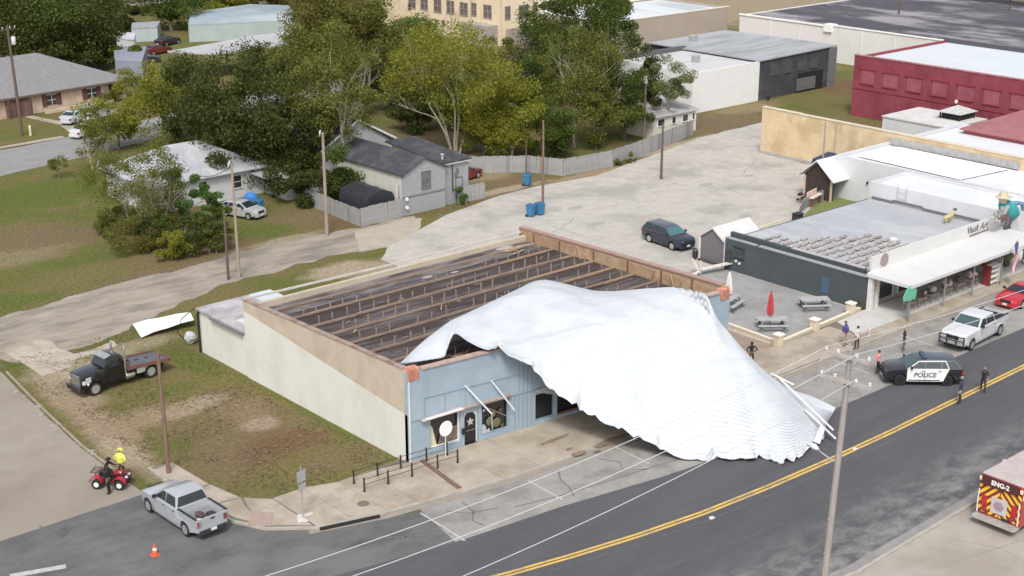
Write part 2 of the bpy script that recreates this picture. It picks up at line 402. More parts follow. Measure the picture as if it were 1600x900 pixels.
sheet('parking_strip', [(41.95, 55.4), (41.1, 51.2), (48, 50.4), (54.4, 49.3), (60, 48.9), (71.1, 48.7), (400, 48.8), (400, 54.5), (52.7, 54.6), (48, 54.9), (45.2, 55.3)], 0.027, M_strip)
NORTH = [(-60, 70), (-10, 62.2), (15, 57.4), (26, 54.6), (34.4, 52.5), (40.7, 51.25), (44.7, 50.8), (48, 50.45), (54.4, 49.4), (57.6, 49.0), (65, 48.85), (71.1, 48.8), (92, 48.7), (400, 48.8)]
road = sheet('main_road', NORTH + [(400, 36.3), (66, 36.3), (54, 36.0), (45, 37.2), (30, 40), (-60, 56)], 0.031, road_mat())
def ribbon(path, off, wd):
    L_, R_ = [], []
    for i, p in enumerate(path):
        a = Vector((*path[max(i - 1, 0)], 0)); b = Vector((*path[min(i + 1, len(path) - 1)], 0)); d = (b - a).normalized(); n = Vector((-d.y, d.x, 0)); q = Vector((*p, 0))
        L_.append(q + n * (off + wd / 2)); R_.append(q + n * (off - wd / 2))
    return L_ + R_[::-1]
CEN = [(20, 51.6), (30, 49.6), (36, 48.3), (41.2, 46.95), (44.5, 46.25), (48.7, 45.5), (53, 44.95), (58, 44.62), (63, 44.48), (69.4, 44.45), (85.2, 44.75), (120, 44.6), (400, 44.6)]
for off in (-0.135, 0.135):
    k = MB(); k.sheet([tuple(p) for p in ribbon(CEN, off, 0.17)], 0.036); k.build('yellow_line', M_yel, road)
M_seam = mat('lane_seam', (.125, .122, .12), (.07, .07, .075), 1.5, .9, world=True, lo=.45, hi=.6)
for off, wd in ((-.75, .07), (.62, .05), (-3.3, .06)):
    k = MB(); k.sheet([tuple(p) for p in ribbon(CEN, off, wd)], .0345); k.build('lane_seam', M_seam, road)
strip = bpy.data.objects['parking_strip']
def stripe(name, a, b, wd, z, par, m=None):
    d = Vector((b[0] - a[0], b[1] - a[1], 0)).normalized(); n = Vector((-d.y, d.x, 0)) * wd / 2
    k = MB(); k.sheet([(a[0] + n.x, a[1] + n.y), (b[0] + n.x, b[1] + n.y), (b[0] - n.x, b[1] - n.y), (a[0] - n.x, a[1] - n.y)], z)
    return k.build(name, m or M_wht, par)
for x in (41.7, 48.6, 55.4, 62.3, 69.3, 76.4, 84.0, 91.4, 98.5, 105.5):
    stripe('stall_line', (x, 54.0 if x > 43 else 54.9), (x - 0.15, 51.0), 0.12, 0.034, strip)
cross = bpy.data.objects['crossing_asphalt']
stripe('stop_bar', (22.5, 62.95), (25.0, 62.05), 0.42, 0.036, cross)
for a, b in (((25.8, 67.0), (26.9, 56)), ((28.0, 66.4), (29.6, 55)), ((23.2, 66.4), (23.4, 60))):
    stripe('worn_seam', a, b, 0.10, 0.035, cross, mat('worn_line', (.143, .140, .138), (.110, .110, .110), 2, .9, world=True))
M_oil = mat('oil_stain', (.07, .068, .068), (.10, .098, .097), 2.5, .7, world=True)
for (px, py, rx, ry) in ((98, 836, .3, .18), (104, 826, .16, .26), (560, 850, .5, .15)):
    c = at(px, py); k = MB(); k.sheet(rough_edge([(c.x + rx * math.cos(t * PI / 8), c.y + ry * math.sin(t * PI / 8)) for t in range(16)], .1, .22), .0328); k.build('stain', M_oil, cross)
# tar-filled cracks
CR = [[(44.2, 54.4), (44.0, 53.2), (43.2, 52.4), (43.4, 51.6)], [(50.8, 53.9), (50.0, 52.8), (49.8, 51.9), (49.2, 50.9)], [(46, 52.1), (49, 51.4), (52, 51.0), (55, 50.6), (58, 50.2)],
      [(53.5, 53.4), (54.2, 52.3), (53.6, 51.5), (54.6, 50.6)], [(42.8, 54.2), (43.6, 53.2), (45.2, 52.6)]]
for c in CR:
    k = MB(); k.sheet([tuple(p) for p in ribbon([(x + random.uniform(-.05, .05), y) for x, y in c], 0, 0.10)], 0.033); k.build('tar_crack', M_patch, strip)
for c in [[(38, 54.5), (40, 53.0), (41.5, 52.0)], [(39.2, 55.2), (41, 54.4), (41.6, 52.6)], [(36.5, 52.5), (39, 53.4), (41.7, 53.2)]]:
    k = MB(); k.sheet([tuple(p) for p in ribbon(c, 0, 0.07)], 0.0335); k.build('tar_crack', M_patch, cross)
lot = bpy.data.objects['parking_lot']
M_lc = mat('lot_crack', (.25, .235, .215), (.20, .19, .175), 3, .9, world=True); M_ls_ = mat('lot_patch', (.30, .285, .265), (.345, .33, .305), 2, .9, world=True)
rr = random.Random(5)
for _ in range(16):
    x, y = rr.uniform(72, 116), rr.uniform(76, 100); an = rr.choice((0, PI / 2)) + rr.gauss(0, .3); pts = [(x, y)]
    for j in range(rr.randint(4, 9)): an += rr.gauss(0, .12); x += math.cos(an) * .9; y += math.sin(an) * .9; pts.append((x, y))
    if x > 118 or y > 101 or y < 74: continue
    k = MB(); k.sheet([tuple(p) for p in ribbon(pts, 0, .07)], .018); k.build('crack', M_lc, lot)
for (px, py, rx, ry) in ((898, 325, .9, .5), (1102, 289, 1.0, .5), (1040, 277, .8, .6), (1170, 275, .7, .4), (1165, 338, .8, .5), (985, 300, .6, .4), (930, 350, 1.2, .5)):
    c = at(px, py); k = MB(); k.sheet(rough_edge([(c.x + rx * math.cos(t * PI / 6), c.y + ry * math.sin(t * PI / 6)) for t in range(12)], .3, .15), .0185); k.build('stain', M_ls_, lot)
# ---------------- sidewalks of separate slabs, kerbs
def inset(poly, d):
    c = Vector((sum(p[0] for p in poly) / len(poly), sum(p[1] for p in poly) / len(poly)))
    return [tuple(c + (Vector(p) - c) * (1 - d / max(0.3, (Vector(p) - c).length))) for p in poly]
def slabwalk(name, quads, base, m, z=0.14):
    """a pavement: dark bed with raised slabs, each a piece of its own"""
    k = MB(); k.prism(base, -0.02, z - 0.03)
    w_ = tag(k.build(name, mat('joint_dirt', (.182, .158, .126), (.140, .122, .098), 2, .95, world=True)), kind='structure')
    for q in quads:
        s = MB(); dz = random.uniform(-.006, .006); s.prism(inset(q, 0.02), z - 0.05, z + dz); s.build('slab', m, w_)
    return w_
def fy(x): return 60.1 - 0.102 * (x - 44.9)     # line of the shop front
def ky(x):                                        # line of the north kerb
    P = [(33.2, 66.5), (33.25, 63), (33.5, 60.6), (34.4, 58.7), (36.6, 56.95), (40, 56.0), (45.2, 55.15), (48, 54.75), (52.7, 54.45), (60, 54.3), (400, 54.2)]
    for a, b in zip(P, P[1:]):
        if a[0] <= x <= b[0]: return a[1] + (b[1] - a[1]) * (x - a[0]) / (b[0] - a[0])
    return 54.2
def back(x):
    return 60.6 if x < 44.9 else fy(x)
quads = []
xs = [36.6, 38.5, 40.4, 42.3, 44.9, 47.6, 50.2, 52.8, 55.4, 58.0, 60.6, 63.2, 65.8, 68.4, 71.0, 73.4, 75.6]
for a, b in zip(xs, xs[1:]):
    ya = (60.7 if a > 39 else 61.4) if a < 44.9 else back(a); yb = (60.7 if b > 39 else 61.4) if b < 44.9 else back(b)
    if b > 69.6: ya = yb = 58.0
    ma, mb2 = ky(a) + 1.55, ky(b) + 1.55
    quads.append([(a, ky(a) + .2), (b, ky(b) + .2), (b, mb2), (a, ma)])
    quads.append([(a, ma), (b, mb2), (b, yb), (a, ya)])
base = [(x, ky(x) + .18) for x in xs] + [(75.6, 58.02), (69.7, 58.02), (69.7, fy(69.7)), (44.9, 60.12), (44.8, 60.75), (39, 60.75), (36.6, 61.45)]
slabwalk('sidewalk', quads, base, M_con)
M_st = mat('soil_stain', (.17, .125, .085), (.24, .185, .135), 2.5, .95, world=True)
for (px, py, rx, ry) in ((905, 712, .55, .22), (890, 705, .3, .15), (932, 708, .25, .12), (868, 690, 1.2, .16), (960, 690, 1.8, .3)):
    c = at(px, py); k = MB(); k.sheet(rough_edge([(c.x + rx * math.cos(t * PI / 6), c.y + ry * math.sin(t * PI / 6)) for t in range(12)], .25, .12), .158); k.build('stain', M_st, bpy.data.objects['sidewalk'])
# corner pad with its ramp
pad = [(33.25, 69.2), (33.4, 66.5), (33.5, 63), (33.75, 60.7), (34.6, 58.9), (36.58, 57.2), (36.58, 61.4), (35.4, 62.6), (34.9, 65.5), (34.7, 69.2)]
slabwalk('corner_sidewalk', [[(33.42, 68.9), (33.52, 65.0), (34.85, 65.2), (34.68, 69)], [(33.5, 64.9), (33.6, 62.9), (35.3, 62.7), (34.88, 65.1)], [(33.6, 62.8), (33.9, 60.8), (34.6, 59.2), (35.0, 61.6), (35.3, 62.6)], [(35.05, 61.5), (34.7, 59.0), (36.5, 57.4), (36.55, 61.3), (35.45, 62.5)]], pad, M_con)
k = MB(); k.add([(33.95, 59.6, .16), (34.75, 58.7, .16), (35.7, 59.9, .165), (34.9, 60.9, .165)], [(0, 1, 2, 3)])
tag(k.build('kerb_ramp', mat('ramp_paving', (.36, .27, .225), (.31, .235, .20), 3, .9, world=True)), kind='structure')
quads = []
xs2 = [75.6 + 2.9 * i for i in range(0, 24)]
for a, b in zip(xs2, xs2[1:]):
    quads.append([(a, 54.4), (b, 54.4), (b, 55.6), (a, 55.6)])
    if b < 82: quads.append([(a, 55.6), (b, 55.6), (b, 58.0), (a, 58.0)])
sw2 = slabwalk('shop_sidewalk', quads, [(75.62, 54.38), (142, 54.38), (142, 58.5), (86, 58.5), (75.62, 58.0)], M_con)
k = MB(); k.prism([(81.4, 55.6), (142, 55.6), (142, 58.45), (86.0, 58.45), (82.6, 58.2)], .05, .15); k.build('slab', M_con2, sw2)
def kerb(name, pts, h=0.15, wd=0.17):
    k = MB()
    top = ribbon(pts, 0, wd); n = len(pts)
    k.prism([tuple(p)[:2] for p in top], 0.0, h)
    return tag(k.build(name, M_kerb), kind='structure')
kerb('kerb', [(33.35, 69.3), (33.3, 66), (33.35, 63), (33.62, 60.6), (34.5, 58.75), (36.6, 57.05), (40, 56.1), (45.2, 55.25), (48, 54.85), (52.7, 54.55), (60, 54.3), (142, 54.3)])
k = MB(); k.sheet([tuple(p) for p in ribbon([(36, 57.0), (40, 55.75), (45.2, 54.9), (48, 54.5), (52.7, 54.2), (60, 54.0), (142, 54.0)], 0, 0.4)], 0.04)
tag(k.build('gutter', mat('gutter_concrete', (.300, .262, .221), (.247, .217, .184), 1.5, .9, world=True)), kind='structure')
# storm drain mouth in the kerb
k = MB(); k.cbox((38.2, 56.42, .088), (3.3, .26, .10), rz=math.atan2(-.87, 3.1))
dr = tag(k.build('storm_drain', mat('drain_dark', (.015, .013, .012), rough=.9)), 'long dark storm drain mouth under the kerb at the corner', 'drain')
k = MB(); k.lathe([(0, 0), (.33, 0), (.33, .02), (.28, .03), (0, .03)], (39.9, 57.6, .14), 20)
k.build('x', mat('iron_cover', (.12, .105, .09), (.17, .15, .13), 8, .8)).name = 'manhole_cover'
tag(bpy.data.objects['manhole_cover'], 'round dark manhole cover set in the corner sidewalk', 'manhole cover')
k = MB(); k.beam((45.55, 59.75, .17), (44.95, 55.6, .17), .28, .06)
tag(k.build('drain_channel', mat('rusty_steel', (.20, .115, .085), (.145, .09, .07), 4, .85)), 'rusty steel drain channel crossing the sidewalk by the posts', 'drain channel')
# south side: gutter, kerb and concrete apron
kerb('south_kerb', [(-60, 55.6), (30, 39.6), (45, 36.9), (54, 35.75), (66, 36.05), (400, 36.05)], 0.12, 0.2)
sheet('south_gutter', ribbon([(30, 40.2), (45, 37.4), (54, 36.2), (66, 36.45), (400, 36.45)], 0, .5), 0.036, mat('pale_gutter', (.280, .269, .252), (.210, .203, .193), 1.2, .9, world=True))
sheet('south_apron', [(-60, 55.5), (30, 39.5), (45, 36.8), (54, 35.65), (66, 35.95), (400, 35.95), (400, -200), (-60, -200)], 0.028, mat('apron_concrete', (.318, .285, .248), (.370, .337, .296), .6, .9, bump=.2, bscale=6, c3=(.289, .255, .218), scale3=.2, world=True))
ap = bpy.data.objects['south_apron']
for c in [[(57, 33.6), (61, 32.6), (66, 31.5)], [(52, 34.2), (55, 32.5), (58, 30)], [(60.5, 34.6), (61.5, 32.4), (60.9, 29)]]:
    k = MB(); k.sheet([tuple(p) for p in ribbon(c, 0, .06)], .033); k.build('slab_joint', mat('joint_line', (.27, .24, .205), rough=.9), ap)
# patio beside the restaurant
sheet('patio', [(75.9, 58.2), (86.2, 58.6), (86.4, 73.6), (82, 73.4), (76.0, 68.5)], 0.021, M_patio)
sheet('planted_strip', [(69.9, 57.9), (75.6, 57.9), (75.6, 64), (70, 64)], 0.019, mat('bare_soil', (.33, .26, .20), (.24, .19, .145), 1.5, .95, bump=.4, world=True))
sheet('lawn_patch', [(100.2, 73.2), (111.8, 73.0), (112, 79.6), (108.5, 79.8), (104, 77.8), (101.4, 76.2)], 0.024, mat('lawn', (.135, .17, .045), (.175, .19, .06), 1.5, .95, bump=.6, bscale=8, world=True))
# ================================================================== the shop that lost its roof
XL, XR = 44.9, 69.6                # side walls
YB = 77.6                           # rear wall
def HZ(y): return 5.75 - 0.022 * (y - 60)       # wall top falls slightly to the rear
M_cream = mat('cream_paint', (.63, .625, .565), (.665, .66, .61), .8, .85, c3=(.60, .59, .52), scale3=.35, bump=.15, bscale=6, stretch=(1, 1, .7))
M_tanw = mat('tan_stucco', (.475, .405, .315), (.525, .455, .365), 1.2, .9, c3=(.44, .37, .285), scale3=.5, bump=.15, bscale=6)
M_blue = mat('blue_grey_paint', (.29, .365, .425), (.33, .405, .465), .9, .75, c3=(.265, .335, .395), scale3=.5, bump=.1, bscale=8)
M_blue2 = mat('blue_trim_paint', (.225, .295, .355), (.255, .33, .39), 1.5, .7)
M_cap = mat('clay_coping', (.286, .204, .167), (.354, .272, .228), 2.2, 0.85, c3=(.224, .136, .105), scale3=0.9)
M_redb = mat('orange_brick', (0.47, 0.19, 0.13), (0.39, 0.15, 0.105), 5, 0.85, c3=(0.62, 0.29, 0.2), scale3=2.5, bump=.2)
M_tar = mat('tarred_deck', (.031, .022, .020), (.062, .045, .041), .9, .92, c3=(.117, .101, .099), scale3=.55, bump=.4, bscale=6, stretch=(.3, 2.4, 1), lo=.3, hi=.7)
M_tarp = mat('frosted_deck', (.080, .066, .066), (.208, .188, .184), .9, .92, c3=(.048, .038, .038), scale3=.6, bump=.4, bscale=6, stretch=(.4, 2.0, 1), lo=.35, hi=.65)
M_wood = mat('weathered_joist', (.340, .255, .191), (.230, .170, .132), 3.0, .85, stretch=(.35, 1.5, 1.5))
M_wood2 = mat('fresh_torn_wood', (.433, .310, .196), (.332, .224, .138), 3.5, 0.85)
M_brickin = mat('inner_parapet_brick', (.368, .244, .148), (.312, .196, .120), 2.5, 0.9, c3=(.424, .308, .208), scale3=0.7, bump=.25, bscale=9)
M_dark = mat('dark_interior', (0.012, 0.010, 0.009), rough=0.6)
M_glass = mat('shop_glass', (0.02, 0.022, 0.025), rough=0.08, spec=0.8)
M_white = mat('white_trim', (0.74, 0.73, 0.70), (0.66, 0.65, 0.62), 2, 0.6)
B = thing('roofless_shop', 'long cream and blue shop building with its roof torn off, bare joists showing', 'building', (XL, 60.1, 0))
def fp(x, d=0.0, z=0.0):           # point on the front wall, d metres out towards the street
    return Vector((x, fy(x) - d, z))
# left wall: cream below a line rising to the front, tan above
PB = lambda y: 4.75 - 0.095 * (77.6 - y) - 0.1      # paint line
k = MB(); n = 24
def sidewall(z0f, z1f, x, th, y0, y1):
    k = MB(); seg = 12
    for i in range(seg):
        a = y0 + (y1 - y0) * i / seg; b = y0 + (y1 - y0) * (i + 1) / seg
        k.add([(x, a, z0f(a)), (x, b, z0f(b)), (x, b, z1f(b)), (x, a, z1f(a)), (x + th, a, z0f(a)), (x + th, b, z0f(b)), (x + th, b, z1f(b)), (x + th, a, z1f(a))],
              [(0, 3, 2, 1), (4, 5, 6, 7)] + ([(0, 4, 7, 3)] if i == 0 else []) + ([(1, 2, 6, 5)] if i == seg - 1 else []) + [(3, 7, 6, 2), (0, 1, 5, 4)])
    return k
wl = sidewall(lambda y: -0.1, PB, XL, 0.3, 60.12, YB).build('side_wall', M_cream, B)
wl['label'] = 'cream painted lower side wall'
wu = sidewall(PB, lambda y: HZ(y), XL + .004, 0.3, 60.12, YB).build('upper_side_wall', M_tanw, B)
# coping on the left wall
nc = 18
for i in range(nc):
    a = 60.4 + (YB - 60.4) * i / nc; b = 60.4 + (YB - 60.4) * (i + 1) / nc - .015
    k = MB(); k.beam((XL + .15, a, HZ(a) + .05 + random.uniform(-.008, .008)), (XL + .15, b, HZ(b) + .05), .36, .07); k.build('coping_tile', M_cap, B)
# right wall with tall inner parapet
YF = fy(XR)
k = sidewall(lambda y: -0.1, lambda y: HZ(y) + .10, XR - .3, .3, YF + .1, 78.1); k.build('side_wall', mat('right_wall_brick', (.42, .30, .2), (.36, .25, .17), 2, .9), B)
k = MB(); k.box(XR - .34, XR - .304, YF + .4, 78.0, 4.4, HZ(69) - .05)
k.build('inner_parapet', M_brickin, B)
nc = 22
for i in range(nc):
    a = YF + .5 + (78.1 - YF - .5) * i / nc; b = YF + .5 + (78.1 - YF - .5) * (i + 1) / nc - .015
    k = MB(); k.beam((XR - .15, a, HZ(a) + .15 + random.uniform(-.01, .01)), (XR - .15, b, HZ(b) + .15), .46, .10); k.build('coping_tile', mat('dull_clay_coping', (.306, .191, .157), (.374, .264, .225), 2, .85), B)
for y in (60.6, 63.4, 66.6, 70.0, 73.6, 76.4):    # dark vertical seams and plank ends on the inside
    k = MB(); k.box(XR - .40, XR - .345, y - .06, y + .06, 4.45, HZ(y) - .02); k.build('parapet_stud', mat('dark_stud', (.16, .095, .06), rough=.9), B)
for (y, dz) in ((62.0, .5), (64.4, -.35), (61.2, .3), (71.2, .5)):
    k = MB(); k.beam((XR - .45, y, 4.5), (XR - .42, y + dz, 5.55), .1, .08); k.build('loose_board', M_wood2, B)
# rear wall and white rear drip edge
k = MB(); k.box(XL + .3, XR - .3, YB - .3, YB, -.1, 5.0); k.build('rear_wall', M_tanw, B)
k = MB(); k.beam((XL + .1, YB + .02, 5.42), (57, YB + .1, 5.24), .14, .12); k.build('drip_edge', mat('dull_drip_edge', (.56, .53, .48), (.47, .43, .38), 2, .7), B)
k = MB(); k.beam((57.05, YB + .1, 5.24), (XR - .4, YB + .25, 5.18), .14, .12); k.build('drip_edge', MATS['dull_drip_edge'], B)
# deck: tarred boards between the joists (strips, so that board rows step)
deck = MB(); rowsY = []
ND = 8
ys = [60.55 + (YB - .3 - 60.55) * i / ND for i in range(ND + 1)]
def deckz(y): return 4.78 - 0.01 * (y - 60)
for i in range(ND):
    k = MB(); segs = 10
    for j in range(segs):
        x0 = XL + .3 + (XR - .34 - XL - .3) * j / segs; x1 = XL + .3 + (XR - .34 - XL - .3) * (j + 1) / segs
        z = deckz(ys[i]) + random.uniform(-.025, .025)
        k.box(x0, x1 - .01, ys[i] + .02, ys[i + 1] - .02, z - .12, z)
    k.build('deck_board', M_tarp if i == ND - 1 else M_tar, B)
k = MB(); k.prism([(XL + .3, fy(XL) + .3), (XR - .34, fy(XR) + .3), (XR - .34, ys[0]), (XL + .3, ys[0])], 4.5, 4.7); k.build('deck_board', mat('torn_insulation', (.22, .15, .105), (.11, .08, .065), 1.2, .95, c3=(.36, .2, .12), scale3=.9, bump=.5), B)
# joists along the building with stub studs standing on them
JY = [76.1, 74.05, 71.95, 69.9, 67.85, 65.8, 63.7, 61.9]
for i, y in enumerate(JY):
    z = deckz(y) + .12
    x = XL + .35
    while x < XR - .5:
        x2 = min(XR - .45, x + random.uniform(3.5, 5.5))
        k = MB(); k.beam((x, y + random.uniform(-.03, .03), z), (x2 - .03, y + random.uniform(-.03, .03), z + random.uniform(-.02, .02)), .07, .15)
        k.build('joist', M_wood2 if (x > 60 and i > 0 and random.random() < .5) else M_wood, B); x = x2
    if i == 0: continue
    x = XL + 1.8 + random.random()
    while x < XR - 1.0:
        hgt = random.uniform(.40, .62) * (0.55 if i == 1 else 1)
        if random.random() < .86:
            t = random.uniform(-.06, .06)
            k = MB(); k.beam((x, y + .03, z + .10), (x + t, y + .03 + random.uniform(-.04, .04), z + .1 + hgt), .075, .055); k.build('stub_stud', M_wood, B)
        x += random.uniform(.95, 1.25)
for _ in range(45):
    px, py = random.uniform(XL + 1, XR - 1.5), random.uniform(61.5, 77); L_ = random.uniform(.25, .9); an = random.gauss(0, .7); z = deckz(py) + .05
    k = MB(); k.beam((px, py, z), (px + math.cos(an) * L_, py + math.sin(an) * L_, z + random.uniform(0, .12)), random.uniform(.03, .08), .03); k.build('splinter', random.choice((M_wood, M_wood2, M_tarp, M_wood)), B)
# heaps of splintered wood and insulation on the deck
def debris(x, y, n, sx, sy, m, name='splintered_board'):
    for _ in range(n):
        a = random.uniform(-.7, .7); L_ = random.uniform(.5, 1.6); px, py = x + random.uniform(-sx, sx), y + random.uniform(-sy, sy)
        z = deckz(py) + random.uniform(.05, .25)
        d = Vector((math.cos(a), math.sin(a), random.uniform(-.1, .15))) * L_ / 2
        k = MB(); k.beam(Vector((px, py, z)) - d, Vector((px, py, z + .1)) + d, .14, .05); k.build(name, m, B)
debris(62.0, 67.4, 12, 1.6, .7, M_wood2); debris(47.4, 61.2, 9, 1.2, .5, M_redb, 'torn_plank'); debris(49.4, 61.6, 5, 1.2, .5, M_wood); debris(66.5, 75.6, 6, 1.6, .5, M_wood2); debris(57, 65.0, 5, 2.5, .8, M_wood2)
for (x, y, r) in ((58.2, 75.2, .3), (60.3, 74.8, .25), (66.8, 76.9, .5), (67.4, 76.2, .4)):
    k = MB(); k.ico((x, y, deckz(y) + .03), r, 2, (1.6, .7, .10), .12); k.build('roof_rubble', mat('pale_rubble', (.42, .37, .34), (.30, .26, .24), 4, .95, bump=.5), B, fix=False)
# ---------------- front wall with its openings
def wallpanel(x0, x1, z0, z1, name, m, d=0.0, th=.28):
    a, b = fp(x0, d), fp(x1, d)
    k = MB(); k.extr([(a.x, a.y, z0), (b.x, b.y, z0), (b.x, b.y, z1), (a.x, a.y, z1)], (.0, th, 0)); return k.build(name, m, B)
ZT = 5.6
OPEN = [(46.4, 48.45, .5, 2.45), (48.72, 49.72, 0.1, 2.2), (49.95, 51.95, .4, 2.4), (53.85, 55.35, .3, 2.1), (55.5, 57.4, .3, 2.1), (60.2, 66.2, .5, 2.3)]
x = XL
for (a, b, z0, z1) in OPEN:
    wallpanel(x, a, -.1, 3.0, 'front_pier', M_blue)
    if z0 > .2: wallpanel(a, b, -.1, z0, 'window_apron', M_blue)
    wallpanel(a, b, z1, 3.0, 'lintel', M_blue)
    x = b
wallpanel(x, XR, -.1, 3.0, 'front_pier', M_blue)
wallpanel(XL, XR, 3.0, ZT, 'front_wall', M_blue)
# sign band frame (raised thin trim), panel seams
def trim(x0, z0, x1, z1, wd=.05, d=.02, m=M_blue2, name='trim_strip'):
    k = MB(); k.beam(fp(x0, d, z0), fp(x1, d, z1), wd, wd); k.build(name, m, B)
trim(46.0, 3.85, 52.5, 3.75); trim(46.0, 2.75, 46.0, 3.83); trim(47.4, 2.75, 47.4, 3.81, .03); trim(48.8, 2.75, 48.8, 3.78, .03); trim(45.0, 2.62, 46.0, 2.62, .06); trim(51.7, 2.5, 58, 2.4, .07)
for x_ in (52.6, 52.9, 53.2, 53.5): trim(x_, .05, x_, 4.4, .035)
trim(52.3, .05, 52.3, 2.45, .05)
trim(45.0, 0.05, 45.0, 5.2, .06, .03, M_white)
# fronts of the openings: dark room, glazing, frames
def window(i, frame_m, bars=1, glass=True):
    a, b, z0, z1 = OPEN[i]
    k = MB(); A, Bq = fp(a, -.3), fp(b, -.3)
    k.extr([(A.x, A.y, z0), (Bq.x, Bq.y, z0), (Bq.x, Bq.y, z1), (A.x, A.y, z1)], (0, .03, 0))
    w_ = k.build('window', M_glass if glass else M_dark, B)
    f = MB()
    for (p, q) in (((a + .04, z0), (a + .04, z1)), ((b - .04, z0), (b - .04, z1))): f.beam(fp(p[0], -.16, p[1]), fp(q[0], -.16, q[1]), .08, .10)
    f.beam(fp(a + .09, -.16, z0 + .05), fp(b - .09, -.16, z0 + .05), .1, .08); f.beam(fp(a + .09, -.16, z1 - .05), fp(b - .09, -.16, z1 - .05), .1, .08)
    for j in range(bars): x_ = a + (b - a) * (j + 1) / (bars + 1); f.beam(fp(x_, -.16, z0 + .09), fp(x_, -.16, z1 - .09), .06, .06)
    f.build('frame', frame_m, w_); return w_
w0 = window(0, M_white, 0); w2 = window(2, M_blue2, 0); w3 = window(3, M_blue2, 0); w4 = window(4, mat('red_brown_board', (.22, .10, .08), rough=.8), 0); window(5, M_blue2, 2)
# pale blind at the edge of the first window, items seen in the windows
k = MB(); k.extr([fp(46.44, -.20, .55), fp(46.95, -.20, .55), fp(46.65, -.20, 1.8), fp(46.44, -.20, 2.1)], (0, .02, 0)); k.build('blind', mat('cream_blind', (.62, .58, .42), rough=.8), w0)
k = MB(); k.extr([fp(47.0, -.2, .55), fp(48.4, -.2, .55), fp(48.4, -.2, 1.5), fp(47.3, -.2, 1.5)], (0, .02, 0)); k.build('display', mat('brown_display', (.115, .085, .065), (.20, .15, .12), 4, .8), w0)
for (x_, z_, r, c) in ((51.5, 2.3, .10, (.7, .7, .66)), (51.55, 1.05, .17, (.62, .60, .55)), (52.0, 1.5, .33, (.23, .22, .12)), (52.6, 1.3, .38, (.20, .19, .09)), (52.3, 1.9, .22, (.3, .24, .12)), (52.95, 2.0, .2, (.10, .08, .06)), (51.9, .95, .12, (.75, .74, .7)), (53.1, 1.0, .2, (.14, .08, .05))):
    k = MB(); k.ico(fp(49.95 + (x_ - 51.15) * .83, -.20, z_ - .38), r * .85, 2, (1, .22, 1), .1); k.build('window_display', mat('display_%d' % int(x_ * 100 + z_ * 10), c, tuple(q * .55 for q in c), 9, .7), w2, fix=False)
k = MB(); k.beam(fp(50.1, -.15, 2.3), fp(51.8, -.15, 1.2), .06, .05); k.build('broken_bar', M_wood, w2)
k = MB(); k.extr([fp(50.0, -.18, .45), fp(50.5, -.18, .45), fp(50.3, -.18, 1.0), fp(50.0, -.18, 1.1)], (0, .02, 0)); k.build('poster', mat('bright_poster', (.62, .63, .66), (.25, .27, .42), 5, .6), w2)
# door with a star wreath shape
a, b, z0, z1 = OPEN[1]
k = MB(); k.extr([fp(a, -.18, z0), fp(b, -.18, z0), fp(b, -.18, z1), fp(a, -.18, z1)], (0, .05, 0)); fr = k.build('door_frame', M_white, B)
k = MB(); k.extr([fp(a + .1, -.15, z0 + .02), fp(b - .1, -.15, z0 + .02), fp(b - .1, -.15, z1 - .4), fp(b - .3, -.15, z1 - .14), fp(a + .3, -.15, z1 - .14), fp(a + .1, -.15, z1 - .4)], (0, .03, 0)); dr = k.build('door', mat('black_door', (.018, .018, .022), rough=.35), B)
k = MB()
pts = []
for i in range(10):
    an = PI / 2 + i * PI / 5; r = .27 if i % 2 == 0 else .13
    pts.append(fp((a + b) / 2 + r * math.cos(an), -.11, 1.5 + r * math.sin(an)))
k.extr(pts, (0, .02, 0)); k.build('star', mat('grey_star', (.42, .43, .44), rough=.5), dr)
k = MB(); k.beam(fp(a + .2, -.1, .98), fp(b - .2, -.1, .98), .05, .05); k.build('handle', mat('chrome', (.6, .6, .6), rough=.3, metal=1), dr)
k = MB(); k.chbox(48.48, 48.7, fy(48.6) - .16, fy(48.6) - .01, .95, 1.3, .03); k.build('mail_box', mat('black_box', (.02, .02, .022), rough=.5), B)
# torn awning header, pink boards, rods
k = MB(); k.beam(fp(45.7, .14, 2.56), fp(48.5, .16, 2.64), .42, .05); k.build('awning_board', mat('pinkish_board', (.60, .47, .42), (.45, .35, .31), 2, .85), B)
k = MB(); k.beam(fp(48.4, .30, 2.69), fp(45.9, .32, 2.63), .16, .05); k.build('awning_flashing', mat('pale_flashing', (.72, .69, .66), rough=.5), B)
k = MB(); k.beam(fp(48.55, .13, 2.62), fp(51.6, .13, 2.6), .26, .07); k.build('awning_board', mat('broken_board', (.42, .335, .285), (.28, .22, .19), 3, .85), B)
k = MB(); k.beam(fp(50.1, .1, 2.48), fp(51.9, .18, 2.6), .12, .09); k.build('awning_board', M_wood, B)
M_rod = mat('pale_blue_rod', (.62, .68, .71), rough=.5)
for x0, x1, z0, z1, d1 in ((48.75, 50.1, 3.95, 2.05, .7), (50.6, 51.9, 3.8, 1.75, .5)):
    k = MB(); k.tube([fp(x0, .05, z0), fp(x1, d1, z1)], .055, 8); k.build('awning_rod', M_rod, B)
k = MB(); k.tube([fp(50.1, .7, 2.05), fp(50.5, .25, .8)], .03, 6); k.build('awning_rod', M_rod, B)
k = MB(); k.add([fp(53.75, .1, 2.42), fp(55.9, .1, 2.5), fp(55.9, .6, 2.1), fp(55.4, .7, 1.85), fp(53.8, .2, 2.34)], [(0, 1, 2, 3, 4)]); k.build('awning_flap', mat('grey_metal_flap', (.50, .51, .53), (.36, .37, .39), 3, .5), B)
